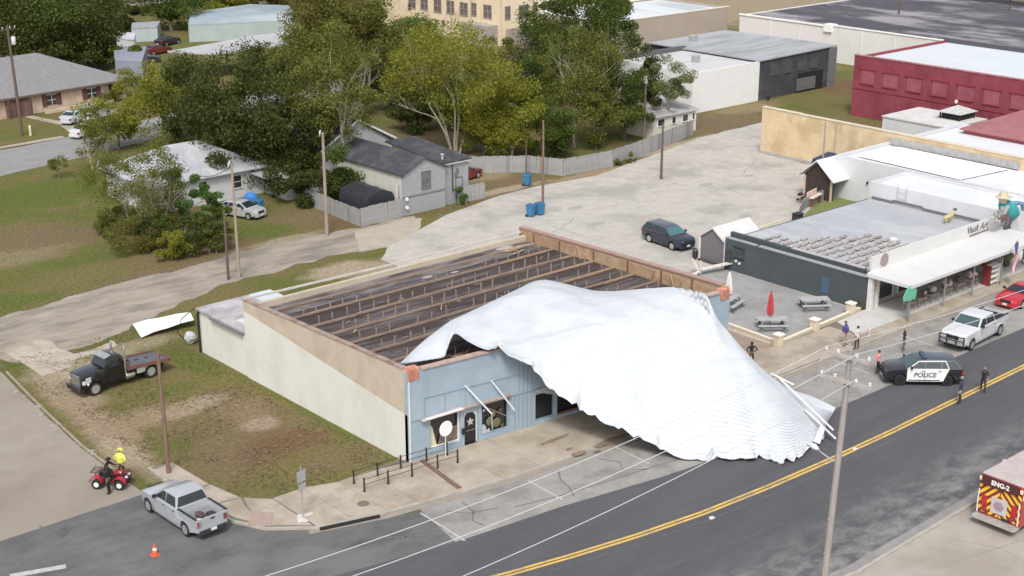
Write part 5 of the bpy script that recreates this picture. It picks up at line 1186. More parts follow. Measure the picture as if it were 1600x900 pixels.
# ================================================================== trees, shrubs, fences, poles
M_bark = mat('grey_bark', (.20, .165, .13), (.32, .28, .23), 3, .9, bump=.4)
M_barkp = mat('pale_bark', (.42, .375, .31), (.30, .26, .21), 3, .9, bump=.3)
M_barkd = mat('dark_bark', (.085, .068, .052), (.14, .115, .09), 3, .9)
LM = {
    'dark': leafmat('dark_leaves', [(.036, .048, .010), (.062, .080, .016), (.092, .110, .024), (.14, .15, .04)]),
    'deep': leafmat('deep_green_leaves', [(.042, .066, .012), (.078, .118, .020), (.12, .165, .032), (.17, .21, .05)]),
    'olive': leafmat('olive_leaves', [(.085, .102, .017), (.135, .155, .025), (.19, .20, .038), (.25, .24, .06)]),
    'yellow': leafmat('yellow_green_leaves', [(.14, .16, .017), (.21, .23, .025), (.28, .28, .035), (.35, .32, .055)]),
    'brown': leafmat('autumn_leaves', [(.10, .098, .022), (.15, .14, .030), (.20, .18, .045), (.155, .155, .04)]),
    'bright': leafmat('bright_leaves', [(.050, .110, .018), (.08, .155, .03), (.115, .20, .04), (.16, .24, .07)]),
    'pale': leafmat('pale_leaves', [(.13, .17, .06), (.20, .235, .10), (.27, .29, .15), (.34, .34, .2)]),
    'purple': leafmat('dusky_twigs', [(.055, .045, .055), (.085, .07, .08), (.11, .095, .09), (.15, .14, .13)]),
}
def rnd_unit():
    while True:
        v = Vector((random.uniform(-1, 1), random.uniform(-1, 1), random.uniform(-1, 1)))
        if .05 < v.length < 1: return v.normalized()
def leaf_quads(k, c, r, n, s, flat=.75):
    for _ in range(n):
        d = rnd_unit() * r * random.random() ** .45; p = c + Vector((d.x, d.y, d.z * flat))
        a = rnd_unit(); b = a.cross(rnd_unit())
        if b.length < .01: continue
        b.normalize(); sz = s * random.uniform(.55, 1.35)
        a = a * sz * .5; b = b * sz * .36
        k.v += [tuple(p - a), tuple(p - b * .9), tuple(p + a), tuple(p + b)]
        i = len(k.v) - 4; k.f.append((i, i + 1, i + 2, i + 3)); k.m.append(0)
def tree(label, base, h, r, kind, bark=None, trunk=.22, clear=.25, n=5200, leaf=.42, stems=1, sparse=0.0, name='tree', cat='tree', group=None, squash=1.0, lean=(0, 0), clumps=None, seed=None, twigs=True, cr=None):
    """tapered limbs forking upwards; leaves hang in clumps round the outer twigs"""
    rs = random.getstate(); random.seed(seed if seed is not None else hash((round(base[0], 1), round(base[1], 1))) % 99991)
    T = thing(name, label, cat, (base[0], base[1], 0), 0, group)
    bk = MB(); tips = []
    def limb(p, d, L, rad, lev):
        pts = [p]; rr = [rad]; q = p.copy(); d = d.copy(); m_ = 4
        for i in range(m_):
            d = (d + rnd_unit() * .16 + Vector((0, 0, .06))).normalized(); q = q + d * (L / m_); pts.append(q.copy()); rr.append(rad * (1 - .55 * (i + 1) / m_))
        bk.tube(pts, rr, 6 if lev < 2 else 4, cap=False)
        if lev >= 3 or L < h * .07: tips.append(q); return
        if lev >= 1: tips.append(pts[-2] + rnd_unit() * .4)
        for _ in range(random.choice((2, 3, 3)) if lev else random.choice((3, 4, 5))):
            nd = (d * .8 + Vector((random.uniform(-1, 1), random.uniform(-1, 1), random.uniform(-.15, .55))) * .85).normalized()
            limb(pts[random.choice((2, 3, 4))] if lev else pts[random.choice((3, 4))], nd, L * random.uniform(.55, .78), rr[-1] * .9, lev + 1)
    for s_ in range(stems):
        a = random.uniform(0, 2 * PI); off = Vector((math.cos(a), math.sin(a), 0)) * (.0 if stems == 1 else random.uniform(.15, .15 * stems))
        d0 = Vector((lean[0] + (off.x * .45), lean[1] + (off.y * .45), 1)).normalized()
        limb(Vector(base).to_3d() + off if len(base) == 3 else Vector((base[0], base[1], -.1)) + off, d0, h * (clear + .15), trunk / (stems ** .45), 0)
    bk.build('trunk', bark or M_bark, T, smooth=True)
    # crown: clumps around tips pulled into an ellipsoid envelope with gaps
    cz = h * (clear + (1 - clear) * .5); hz = h * (1 - clear) * .55
    cen = []
    nc = clumps or max(14, int(r * r * 2.2))
    for i in range(nc):
        if i < len(tips) and random.random() < .8:
            t = random.choice(tips); v = Vector((t.x - base[0] - lean[0] * h * .5, t.y - base[1] - lean[1] * h * .5, t.z - cz))
            e = math.sqrt((v.x / r) ** 2 + (v.y / r) ** 2 + (v.z / hz) ** 2)
            if e > 1: v = v / e
            if random.random() < .55:
                d = rnd_unit(); v = Vector((d.x * r, d.y * r, d.z * hz)) * random.uniform(.55, 1.02)
        else:
            d = rnd_unit(); v = Vector((d.x * r, d.y * r, d.z * hz)) * random.uniform(.45, 1.03)
        cen.append(Vector((base[0] + lean[0] * h * .5, base[1] + lean[1] * h * .5, cz)) + v)
    lf = MB(); crr = cr or r * .30
    n = int(n * 3.1); leaf *= .53
    per = max(10, int(n * (1 - sparse) / nc))
    for c in cen:
        leaf_quads(lf, c, crr * random.uniform(.6, 1.35), int(per * random.uniform(.5, 1.5)), leaf, .7)
    lf.build('crown', LM[kind], T, fix=False)
    random.setstate(rs)
    return T
P = lambda px, py: (at(px, py).x, at(px, py).y)
# -- the wood in the middle of the picture (pixel of the trunk foot on the survey photo)
tree('large dark oak filling the middle left behind the white cottage', P(392, 292), 12.5, 5.6, 'dark', M_barkd, .35, .10, 9500, .5)
tree('dark evergreen between the big oak and the grey cottage', P(468, 300), 9.5, 4.4, 'dark', M_barkd, .3, .06, 7000, .46)
tree('dark leafy tree at the left of the big oak', P(318, 250), 10.5, 5.0, 'dark', M_barkd, .3, .12, 7500, .46)
tree('tall thin olive tree with long pale trunk above the low fence', P(538, 300), 15.5, 4.2, 'olive', M_barkp, .30, .32, 3600, .40, sparse=.25)
tree('pale-trunked olive tree with leaning stems beside the grey cottage', P(516, 292), 13.5, 3.9, 'olive', M_barkp, .25, .28, 3000, .40, stems=2, sparse=.2)
tree('dark bushy tree overhanging the low grey fence', P(540, 318), 6.2, 3.0, 'deep', M_barkd, .2, .08, 4200, .40)
tree('dark small tree left of the low grey fence', P(478, 318), 5.5, 2.9, 'dark', M_barkd, .2, .05, 4000, .4)
tree('spreading yellow-green tree with fan of bare pale limbs behind the grey cottage', P(712, 243), 13.5, 6.4, 'yellow', M_barkp, .30, .34, 6800, .44, stems=5, sparse=.15)
tree('olive treetop behind the spreading yellow tree', P(655, 180), 11, 5.0, 'olive', M_bark, .3, .25, 5600, .46)
tree('bright green tall tree below the cream apartment block', P(650, 128), 10.5, 4.2, 'bright', M_bark, .3, .2, 5200, .5)
tree('yellow-leaved round tree behind the long grey fence', P(800, 246), 8.0, 4.6, 'yellow', M_bark, .22, .12, 6000, .40)
tree('yellow-green bush tree at the left end of the long fence', P(756, 240), 5.5, 3.2, 'yellow', M_bark, .2, .1, 3600, .38)
tree('tall vivid green tree in front of the taupe store', P(905, 170), 17.5, 6.6, 'deep', M_bark, .35, .22, 9500, .48)
tree('vivid green tree at the upper edge beside the apartment block', P(945, 130), 13.5, 4.6, 'deep', M_bark, .35, .2, 7000, .5)
tree('tall olive tree with thin white trunk behind the fence', P(898, 230), 12.5, 4.2, 'olive', M_barkp, .22, .38, 4200, .40, stems=2, sparse=.15)
tree('olive green tree behind the middle of the long fence', P(930, 232), 9.5, 4.2, 'olive', M_bark, .22, .12, 5200, .40)
tree('dark green tree by the transformer pole', P(975, 220), 9.5, 3.9, 'deep', M_barkd, .25, .1, 6200, .40)
tree('dense dark tree behind the pole with white transformer', P(990, 200), 10, 4.2, 'dark', M_barkd, .25, .1, 5600, .44)
tree('dark low tree just behind the long fence', P(862, 244), 5.5, 3.3, 'deep', M_bark, .2, .06, 3800, .38)
tree('light green slender tree beside the bright white warehouse', P(1048, 208), 8.6, 2.7, 'pale', M_bark, .16, .25, 2600, .36, sparse=.1)
tree('dusky purple leafless thicket tree below the apartment block', P(830, 160), 8.5, 4.4, 'purple', M_barkd, .22, .1, 4600, .36)
tree('olive brown tree below the apartment block', P(775, 150), 8.5, 4.4, 'olive', M_bark, .22, .1, 4600, .44)
tree('small dark fir beside the cream apartment block', P(838, 86), 8.5, 2.3, 'deep', M_barkd, .2, .05, 2600, .45)
tree('light green tree at the foot of the cream apartment block', P(866, 96), 8.5, 3.6, 'olive', M_bark, .2, .12, 3600, .5)
tree('broad olive brown tree right of the car lot roof', P(515, 130), 13, 6.4, 'brown', M_bark, .35, .15, 7500, .55)
tree('autumn brown tree in front of the apartment block corner', P(560, 128), 13.0, 5.6, 'olive', M_bark, .3, .15, 6000, .55)
tree('olive brown tree at the top edge behind the car lot', P(500, 40), 9, 5.5, 'brown', M_bark, .3, .12, 5200, .65)
tree('brown tree at the top edge left of the apartment block', P(535, 40), 13, 7.0, 'brown', M_bark, .3, .12, 5600, .65)
tree('dark gap-filling tree under the car lot canopy', P(430, 175), 9.5, 5.0, 'dark', M_barkd, .3, .08, 5600, .5)
tree('brown leaved tree behind the big oak', P(500, 200), 12.5, 5.2, 'olive', M_bark, .3, .2, 5200, .48)
tree('dark tree behind the grey rear house', P(610, 175), 9.5, 4.6, 'dark', M_barkd, .25, .08, 5200, .48)
tree('dark tree between rear house and spreading yellow tree', P(640, 205), 7.0, 3.6, 'dark', M_barkd, .22, .06, 4600, .42)
tree('low dark tree behind the spreading yellow tree', P(715, 205), 6.5, 3.8, 'deep', M_barkd, .22, .06, 4600, .42)
tree('low olive tree right of the spreading yellow tree', P(765, 205), 7.5, 4.0, 'olive', M_barkd, .22, .06, 4600, .42)
tree('mid green tree behind the fence bend', P(835, 200), 9.0, 4.4, 'deep', M_barkd, .22, .08, 5400, .42)
# -- far left wood
for i, (px, py, h, r, k_, lab) in enumerate((
    (30, 112, 13, 7.5, 'dark', 'dark wood tree directly behind the ranch house, leftmost'), (85, 108, 13.5, 7.5, 'deep', 'deep green tall tree behind the ranch house ridge'), (140, 106, 11.5, 6.5, 'dark', 'dark tree behind the right part of the ranch roof'),
    (20, 40, 13, 9, 'dark', 'very dark tree in the top left corner'), (100, 45, 14, 8.5, 'deep', 'rounded green tree at the top left edge'), (165, 50, 10, 5.5, 'brown', 'brownish tree left of the green far field'),
    (196, 116, 3.6, 3.0, 'deep', 'low round tree before the blue-grey barn'), (150, 108, 5.5, 3.2, 'dark', 'dark tree at the left of the white shed'), (195, 52, 5, 3.2, 'dark', 'small dark tree behind the pale blue metal shed'), (268, 48, 9, 5.5, 'deep', 'dark green tree between metal shed and blue-grey store'),
    (325, 12, 10, 7, 'deep', 'deep green tree at the top edge over the blue-grey store'), (425, 22, 9, 6, 'brown', 'russet tree at the top edge near the pale far house'), (355, 30, 4, 3.5, 'yellow', 'small yellow-green bush behind the blue-grey store'), (255, -4, 8, 6, 'dark', 'dark tree at the top edge in front of the far houses'))):
    tree(lab, P(px, py), h, r, k_, M_barkd if k_ == 'dark' else M_bark, .35, .08, 5200, .62)
# -- trees round the back street and the white cottage
tree('bright yellow-green tree over the parked silver cars', P(255, 222), 9.0, 4.8, 'yellow', M_bark, .25, .18, 5600, .42)
tree('yellow-green tree spreading above the white cottage roof', P(185, 232), 6.5, 4.0, 'yellow', M_bark, .22, .15, 3000, .42, sparse=.1)
tree('thin pale tree at the kerb beside the back street', P(165, 238), 5.5, 3.0, 'olive', M_barkp, .14, .2, 1500, .38, sparse=.3, stems=2)
tree('small bare sapling on the verge of the back street', P(92, 278), 3.2, 1.5, 'olive', M_bark, .07, .2, 420, .26, stems=2)
tree('olive tree leaning over the left end of the white cottage roof', P(150, 268), 5.5, 2.6, 'olive', M_barkp, .2, .2, 1000, .38, sparse=.2, stems=2)
# -- thicket
tree('tall wispy multi-stemmed tree of bare grey twigs in the thicket', P(238, 375), 9.0, 4.8, 'olive', M_barkp, .17, .22, 4200, .26, stems=8, sparse=.1, cr=1.0)
tree('thin leaning bare tree at the left of the thicket', P(215, 362), 7.5, 3.8, 'olive', M_barkp, .14, .25, 2200, .26, stems=5, lean=(-.10, .1), cr=.9)
tree('bright green slim tree in the thicket before the cottage', P(290, 366), 6.8, 1.6, 'bright', M_bark, .13, .22, 1900, .27)
tree('bright green leafy tree in the thicket by the twin poles', P(322, 378), 6.2, 1.7, 'bright', M_bark, .13, .2, 2100, .27)
tree('small bright tree at the right end of the thicket', P(338, 392), 4.6, 1.4, 'deep', M_bark, .1, .15, 1600, .26)
def shrub(label, px, py, h, r, kind, n=2600, leaf=.26, stems=4, group=None, name='shrub'):
    return tree(label, P(px, py), h, r, kind, M_bark, .09, .06, n, leaf, stems=stems, name=name, cat='shrub', group=group)
shrub('olive shrub at the left end of the thicket', 188, 368, 2.6, 2.5, 'olive', 2600)
shrub('brownish shrub in the middle of the thicket', 222, 392, 2.6, 2.6, 'brown', 2600)
shrub('yellow-green drooping shrub at the front of the thicket', 268, 405, 2.5, 1.9, 'yellow', 2300)
shrub('deep green shrub behind the drooping one in the thicket', 262, 380, 3.2, 2.6, 'deep', 2900)
shrub('dark shrub in the right part of the thicket', 305, 396, 3.0, 2.2, 'dark', 2700)
shrub('olive shrub beside the twin wooden poles', 335, 396, 2.6, 1.7, 'olive', 1900)
shrub('brown leafless shrub in front of the white cottage', 245, 350, 3.0, 3.0, 'brown', 2300)
shrub('small bright green shrub growing against the grey fence by the cottage', 722, 320, 2.0, .85, 'bright', 1300, .22)
shrub('left of two low weeds at the foot of the long fence', 965, 258, .9, .7, 'olive', 420, .2)
shrub('right of two low weeds at the foot of the long fence', 985, 254, 1.0, .6, 'olive', 420, .2)
shrub('low leafy hedge shrub before the ranch house right end', 180, 158, 1.6, 2.2, 'olive', 900, .32)
shrub('round shrub at the ranch house porch', 5, 178, 2.0, 2.0, 'yellow', 900, .34)
shrub('dry dusky shrub by the left edge below the lawn kiosk', 1255, 316, 1.2, .8, 'purple', 420, .2)
shrub('small dead weeds by the pillar at the patio corner', 1340, 484, .7, .6, 'brown', 260, .14)
# grass tufts and weeds over the lots (nobody could count them)
k = MB()
for _ in range(14000):
    z_ = random.random()
    if z_ < .55: x, y = random.uniform(33.8, 44.6), random.uniform(61, 91)
    else: x, y = random.uniform(32, 75), random.uniform(101.5, 135)
    if mnoise.noise(Vector((x * .35, y * .35, 7))) < -.05: continue
    s_ = random.uniform(.06, .16); a = random.uniform(0, PI); dx, dy = math.cos(a) * s_ * .5, math.sin(a) * s_ * .5
    k.v += [(x - dx, y - dy, .012), (x + dx, y + dy, .012), (x - dy * 1.6, y + dx * 1.6, .012 + s_ * .28)]; i = len(k.v) - 3; k.f.append((i, i + 1, i + 2)); k.m.append(0)
tag(k.build('grass_tufts', leafmat('tuft_blades', [(.12, .115, .04), (.19, .16, .07), (.25, .20, .12), (.12, .14, .04)]), fix=False), kind='stuff')
# ---------------- fences of single boards
M_fg = mat('grey_board_fence', (.265, .261, .257), (.335, .332, .328), 2.5, .9, c3=(.211, .207, .203), scale3=1.2)
M_fg2 = mat('pale_board_fence', (.335, .332, .328), (.281, .277, .273), 2.5, .9)
M_fg3 = mat('dark_board_fence', (.200, .196, .196), (.248, .244, .240), 2.5, .9)
def fence(label, pts, h, bw=.30, gap=.012, lab_post=True, mats=(M_fg, M_fg2, M_fg3)):
    root = thing('board_fence', label, 'fence', (pts[0][0], pts[0][1], 0))
    meshes = {}
    for a, b in zip(pts, pts[1:]):
        a = Vector((*a, 0)); b = Vector((*b, 0)); L = (b - a).length; d = (b - a).normalized(); n = max(1, int(L / bw)); st = L / n
        for i in range(n):
            m = random.choices(mats, (5, 3, 1))[0]; key = (m.name, round(st, 2))
            if key not in meshes:
                q = MB(); w_ = (st - gap) / 2; q.extr([(-w_, 0, 0), (w_, 0, 0), (w_, 0, h - .05), (w_ - .06, 0, h), (-w_ + .06, 0, h), (-w_, 0, h - .05)], (0, .025, 0)); meshes[key] = q.mesh('plank', m)
            o = bpy.data.objects.new('plank', meshes[key]); COL.objects.link(o); o.parent = root
            p = a + d * (st * (i + .5)); o.location = Vector((p.x, p.y, random.uniform(-.05, .03))) - OFF[root.name]
            o.rotation_euler = (random.uniform(-.025, .025), random.uniform(-.012, .012), math.atan2(d.y, d.x)); 
        for j in range(int(L / 2.4) + 1):
            p = a + d * min(L - .05, j * 2.4); nn = Vector((-d.y, d.x, 0)) * .09
            k = MB(); k.beam((p.x + nn.x, p.y + nn.y, 0), (p.x + nn.x, p.y + nn.y, h - .08), .1, .1); k.build('post', M_fg3, root)
        for z in (.4, h - .35):
            nn = Vector((-d.y, d.x, 0)) * .05
            k = MB(); k.beam((a.x + nn.x, a.y + nn.y, z), (b.x + nn.x, b.y + nn.y, z), .04, .09); k.build('rail', M_fg3, root)
    return root
fence('long weathered grey board fence bending along the back of the parking lot', [(88.2, 112.0), (92.0, 109.4), (95.9, 106.4), (97.4, 103.0), (104, 102.6), (111.4, 104.2), (121.6, 107.2)], 1.78, .33)
fence('low grey board fence round the tarp shelter yard', [(71.9, 112.4), (71.5, 107), (71.2, 101.6)], 1.62, .36)
fence('pale grey board fence facing the alley left of the grey cottage', [(71.25, 101.55), (76.15, 101.75)], 1.75, .36, mats=(M_fg2, M_fg2, M_fg))
fence('short grey board fence facing the alley right of the grey cottage', [(82.7, 101.9), (85.9, 101.75)], 1.6, .3, mats=(M_fg2, M_fg, M_fg))
fence('little weathered fence round the lawn patch', [(109.4, 79.9), (105.4, 79.0), (102.4, 77.2)], 1.1, .28, mats=(mat('brown_board', (.27, .215, .18), (.36, .30, .25), 3, .9), M_fg, M_fg3))
# ---------------- utility poles
M_pole = mat('brown_pole', (.155, .095, .065), (.21, .14, .10), 3, .9, stretch=(3, 3, .3))
M_poleg = mat('grey_pole', (.257, .235, .212), (.332, .310, .286), 3, .9, stretch=(3, 3, .3))
M_poled = mat('dark_pole', (.10, .07, .055), (.14, .105, .08), 3, .9, stretch=(3, 3, .3))
M_trans = mat('transformer_grey', (.62, .63, .64), (.54, .55, .56), 3, .5)
def pole(label, px, py, h, r=.15, m=None, lean=(0, 0), arms=(), trans=(), armdir=0.0):
    x, y = P(px, py)
    T = thing('utility_pole', label, 'pole', (x, y, 0))
    top = Vector((x + lean[0], y + lean[1], h))
    k = MB(); k.tube([(x, y, -.2), ((x + top.x) / 2, (y + top.y) / 2, h / 2), top], [r, r * .88, r * .7], 10); k.build('shaft', m or M_pole, T, smooth=True)
    for (z, L) in arms:
        f = z / h; c = Vector((x + lean[0] * f, y + lean[1] * f, z)); d = Vector((math.cos(armdir), math.sin(armdir), 0)); o_ = Vector((-d.y, d.x, 0)) * (r + .06)
        k = MB(); k.beam(c - d * L / 2 + o_, c + d * L / 2 + o_, .10, .12); arm = k.build('crossarm', m or M_pole, T)
        q = MB()
        for t in (-.46, -.2, .2, .46): p = c + d * L * t + o_ + Vector((0, 0, .06)); q.lathe([(.03, 0), (.03, .08), (.07, .1), (.05, .16), (.07, .2), (.03, .26), (0, .27)], tuple(p), 8)
        q.build('insulator', mat('porcelain', (.55, .56, .58), rough=.3), arm)
    for (z, dx, dy) in trans:
        f = z / h; c = (x + lean[0] * f + dx, y + lean[1] * f + dy, z)
        k = MB(); k.lathe([(0, -.45), (.22, -.45), (.25, -.4), (.25, .35), (.2, .42), (0, .45)], c, 14); t_ = k.build('transformer', M_trans, T, smooth=True)
        k = MB(); k.lathe([(.04, .42), (.07, .5), (.04, .6), (.07, .66), (0, .7)], (c[0] + .1, c[1], c[2]), 8); k.build('bushing', mat('brown_porcelain', (.14, .08, .06), rough=.3), t_)
    return T
pole('dark pole with transformer standing on the ranch house lawn', 35, 212, 12.4, .18, M_poled, arms=((12.0, 2.6),), trans=((10.8, .45, -.1),), armdir=.3, lean=(-.3, .1))
pole('plain short brown pole on the corner pad beside the silver pickup', 264, 742, 7.3, .13, M_pole, lean=(.05, .2))
pole('shorter pole of the leaning pair by the thicket', 357, 437, 5.7, .12, M_poled)
pole('taller pale pole of the pair by the thicket, wire from its top', 374, 433, 9.3, .13, mat('tan_pole', (.36, .29, .22), (.29, .225, .17), 3, .9), arms=((9.1, .9),), armdir=.9, lean=(0, .1))
pole('tall pale-topped pole in front of the low grey fence', 511, 368, 9.2, .17, mat('pale_pole', (.34, .275, .225), (.26, .20, .16), 3, .9, stretch=(1, 1, .3)), arms=((9.0, .9),), armdir=.9)
pole('brown pole beside the blue bins at the edge of the lot', 848, 335, 8.8, .13, M_pole)
pole('brown pole with white transformer before the dark trees', 1006, 222, 7.7, .16, M_pole, trans=((7.1, -.3, -.25),))
pole('dark plain pole standing in the parking lot by the long fence', 1033, 280, 5.8, .14, M_poled)
pole('thin grey pole by the tan brick wall and dumpster', 1283, 290, 6.6, .10, M_poleg)
pole('tall dark pole rising through the black-roofed store', 1400, 72, 9.5, .17, M_poled)
pole('pole with twin pale transformers at the upper right', 1572, 65, 8.6, .16, M_poled, arms=((8.4, 2.0),), trans=((7.2, -.5, -.4), (7.2, .5, .35)), armdir=.2)
pole('thin dark pole at the left end of the long fence', 822, 280, 3.9, .08, M_poled)
# the big street pole in the foreground
BX, BY = 50.95, 35.55
T = thing('utility_pole', 'tall grey street pole with crossarms and streetlight in the foreground', 'pole', (BX, BY, 0))
BT = Vector((BX + .35, BY - .25, 12.6))
k = MB(); k.tube([(BX, BY, -.2), (BX + .17, BY - .12, 6.2), BT], [.175, .155, .125], 12); k.build('shaft', M_poleg, T, smooth=True)
ARMS = []
for z, L, ang in ((12.3, 2.3, PI / 2 + .15), (11.1, 2.6, PI / 2 + .15)):
    d = Vector((math.cos(ang), math.sin(ang), 0)); c = Vector((BX + .33, BY - .23, z)); o_ = Vector((-.18, 0, 0))
    k = MB(); k.beam(c - d * L / 2 + o_, c + d * L / 2 + o_, .13, .15); arm = k.build('crossarm', mat('bleached_arm', (.42, .39, .36), (.34, .31, .28), 3, .9), T)
    q = MB()
    for t in (-.46, -.2, .2, .46):
        p = c + d * L * t + o_ + Vector((0, 0, .06)); q.lathe([(.03, 0), (.03, .06), (.08, .08), (.05, .13), (.08, .17), (.03, .22), (0, .23)], tuple(p), 8); ARMS.append(p + Vector((0, 0, .2)))
    q.build('insulator', mat('porcelain', (.55, .56, .58), rough=.3), arm)
    k = MB(); k.beam(c + o_ + d * L * .3, c + o_ * .4 - Vector((0, 0, .7)), .04, .04); k.beam(c + o_ - d * L * .3, c + o_ * .4 - Vector((0, 0, .7)), .04, .04); k.build('brace', mat('galvanised', (.42, .43, .44), rough=.5, metal=.5), arm)
k = MB(); k.tube([(BX + .2, BY + .05, 7.0), (BX + .1, BY + .7, 7.25), (BX + .2, BY + 1.1, 7.3)], .035, 8); la = k.build('lamp_arm', mat('galvanised', (.42, .43, .44), rough=.5, metal=.5), T)
k = MB(); k.tube([(BX + .2, BY + 1.0, 7.3), (BX + .25, BY + 1.25, 7.33), (BX + .33, BY + 1.7, 7.3)], [.07, .16, .10], 10); k.build('lamp_head', mat('lamp_grey', (.6, .6, .6), rough=.4), la, smooth=True)
k = MB()
for z in (8.6, 5.4, 4.2, 2.4): k.tube([(BX - .3 + z * .028, BY - z * .02, z), (BX + .3 + z * .028, BY + .1 - z * .02, z)], .02, 6)
k.build('step_bolt', mat('galvanised', (.42, .43, .44), rough=.5, metal=.5), T)
M_wire = mat('bare_wire', (.50, .50, .52), rough=.45)
M_wired = mat('dark_wire', (.10, .10, .10), rough=.6)
def wire(label, a, b, sag, r=.017, m=None, group='overhead wires'):
    a = Vector(a); b = Vector(b); pts = []
    n = 26
    for i in range(n + 1):
        t = i / n; p = a.lerp(b, t); p.z -= sag * 4 * t * (1 - t); pts.append(p)
    k = MB(); k.tube(pts, r, 5); return tag(k.build('overhead_wire', m or M_wire, smooth=True), label, 'wire', group)
def far(px, py, z): return at(px, py, z)
wire('pale overhead wire crossing the street, uppermost of three at the lower left', ARMS[3], (18.0, 39.6, 10.4), .9)
wire('pale overhead wire crossing the street, middle of three at the lower left', ARMS[1], (18.0, 37.8, 10.4), .95)
wire('pale overhead wire nearest the road centre at the lower left', ARMS[5], (18.0, 35.2, 10.2), .8)
wire('pale overhead wire running right above the police car', ARMS[3], (108, 37.6, 11.6), 1.3)
wire('pale overhead wire running right over the white pickup', ARMS[1], (108, 36.2, 11.6), 1.3, .018)
x, y = P(374, 433); x2, y2 = P(511, 368)
wire('sagging dark service wire from the tall thicket pole to the cottage', (x, y + .1, 9.1), (63.5, 117.2, 3.2), .5, .03, M_wired, 'service wires')
# ================================================================== vehicles
M_rub = mat('tyre_black', (.018, .018, .019), rough=.85)
M_alloy = mat('alloy_rim', (.52, .53, .54), rough=.35, metal=.6)
M_blkrim = mat('black_rim', (.03, .03, .032), rough=.4, metal=.4)
M_cglass = mat('car_glass', (.022, .03, .034), rough=.06, spec=.8)
M_wsh = mat('windscreen_glass', (.05, .085, .09), rough=.08, spec=.8)
M_plas = mat('black_plastic_trim', (.025, .025, .027), rough=.6)
M_headl = mat('headlight_lens', (.62, .64, .66), rough=.12, spec=.8)
M_taill = mat('tail_lens', (.42, .018, .025), rough=.2, spec=.7)
M_plate = mat('number_plate', (.68, .68, .66), rough=.5)
M_chr = mat('chrome_trim', (.6, .6, .61), rough=.25, metal=.9)
def paint(name, c, rough=.28, metal=.25, coat=.6): return mat(name, c, tuple(q * .94 for q in c), 1.2, rough, metal, coat=coat)
def arc(cx, cz, r, a0, a1, n): return [(cx + r * math.cos(a0 + (a1 - a0) * i / n), cz + r * math.sin(a0 + (a1 - a0) * i / n)) for i in range(n + 1)]
def shell(poly, wf, bev=.05):
    """closed side profile (x, z) spanned across the car by the half-width function wf(x, z); long edges rounded"""
    bm = bmesh.new(); n = len(poly)
    Lv = [bm.verts.new((x, wf(x, z), z)) for x, z in poly]; Rv = [bm.verts.new((x, -wf(x, z), z)) for x, z in poly]
    fl = bm.faces.new(Lv); fr = bm.faces.new(Rv[::-1])
    rim = list(fl.edges) + list(fr.edges)
    for i in range(n): bm.faces.new((Lv[i], Rv[i], Rv[(i + 1) % n], Lv[(i + 1) % n]))
    bmesh.ops.recalc_face_normals(bm, faces=bm.faces[:])
    if bev: bmesh.ops.bevel(bm, geom=rim, offset=bev, segments=2, profile=.6, affect='EDGES', clamp_overlap=True)
    bmesh.ops.triangulate(bm, faces=[f for f in bm.faces if len(f.verts) > 4])
    return bm
def bm_obj(bm, name, m, parent, smooth=True):
    me = bpy.data.meshes.new(name); bm.to_mesh(me); bm.free(); me.materials.append(m)
    if smooth:
        me.polygons.foreach_set('use_smooth', [True] * len(me.polygons))
        try: me.set_sharp_from_angle(angle=math.radians(38))
        except Exception: pass
    o = bpy.data.objects.new(name, me); COL.objects.link(o); o.parent = parent; return o
def side_panel(poly, wf, y_out, name, m, parent, sides=(-1, 1), thick=.012):
    """thin raised panel lying on the flank, on both sides"""
    out = []
    for s in sides:
        k = MB(); n = len(poly)
        a = [(x, s * (wf(x, z) + y_out), z) for x, z in poly]; b = [(x, s * (wf(x, z) + y_out - thick - .02), z) for x, z in poly]
        k.add(a + b, [tuple(range(n)), tuple(range(2 * n - 1, n - 1, -1))] + [(i, (i + 1) % n, n + (i + 1) % n, n + i) for i in range(n)])
        out.append(k.build(name, m, parent, local=True))
    return out
def wheels(root, xf, xr, track, r, wd, rim, hub=None):
    for x in (xf, xr):
        for s in (-1, 1):
            y = s * track / 2
            k = MB(); k.lathe([(r * .62, -wd / 2), (r * .93, -wd / 2), (r, -wd / 2 + .04), (r, wd / 2 - .04), (r * .93, wd / 2), (r * .62, wd / 2)], (x, y, r), 20, 'Y')
            w_ = k.build('wheel', M_rub, root, smooth=True, local=True)
            k = MB(); yo = y + s * wd / 2
            k.lathe([(0, -.02), (r * .2, -.02), (r * .25, -.05), (r * .55, -.05), (r * .63, .006), (r * .66, .006)] if s > 0 else [(r * .66, -.006), (r * .63, -.006), (r * .55, .05), (r * .25, .05), (r * .2, .02), (0, .02)], (x, yo, r), 16, 'Y')
            k.build('rim', rim, w_, smooth=True, local=True)
def cap_quad(root, name, m, pts, th=.015):
    k = MB(); pts = [Vector(p) for p in pts]; nrm = (pts[1] - pts[0]).cross(pts[2] - pts[0]).normalized() * th
    k.extr(pts, nrm); return k.build(name, m, root, local=True)
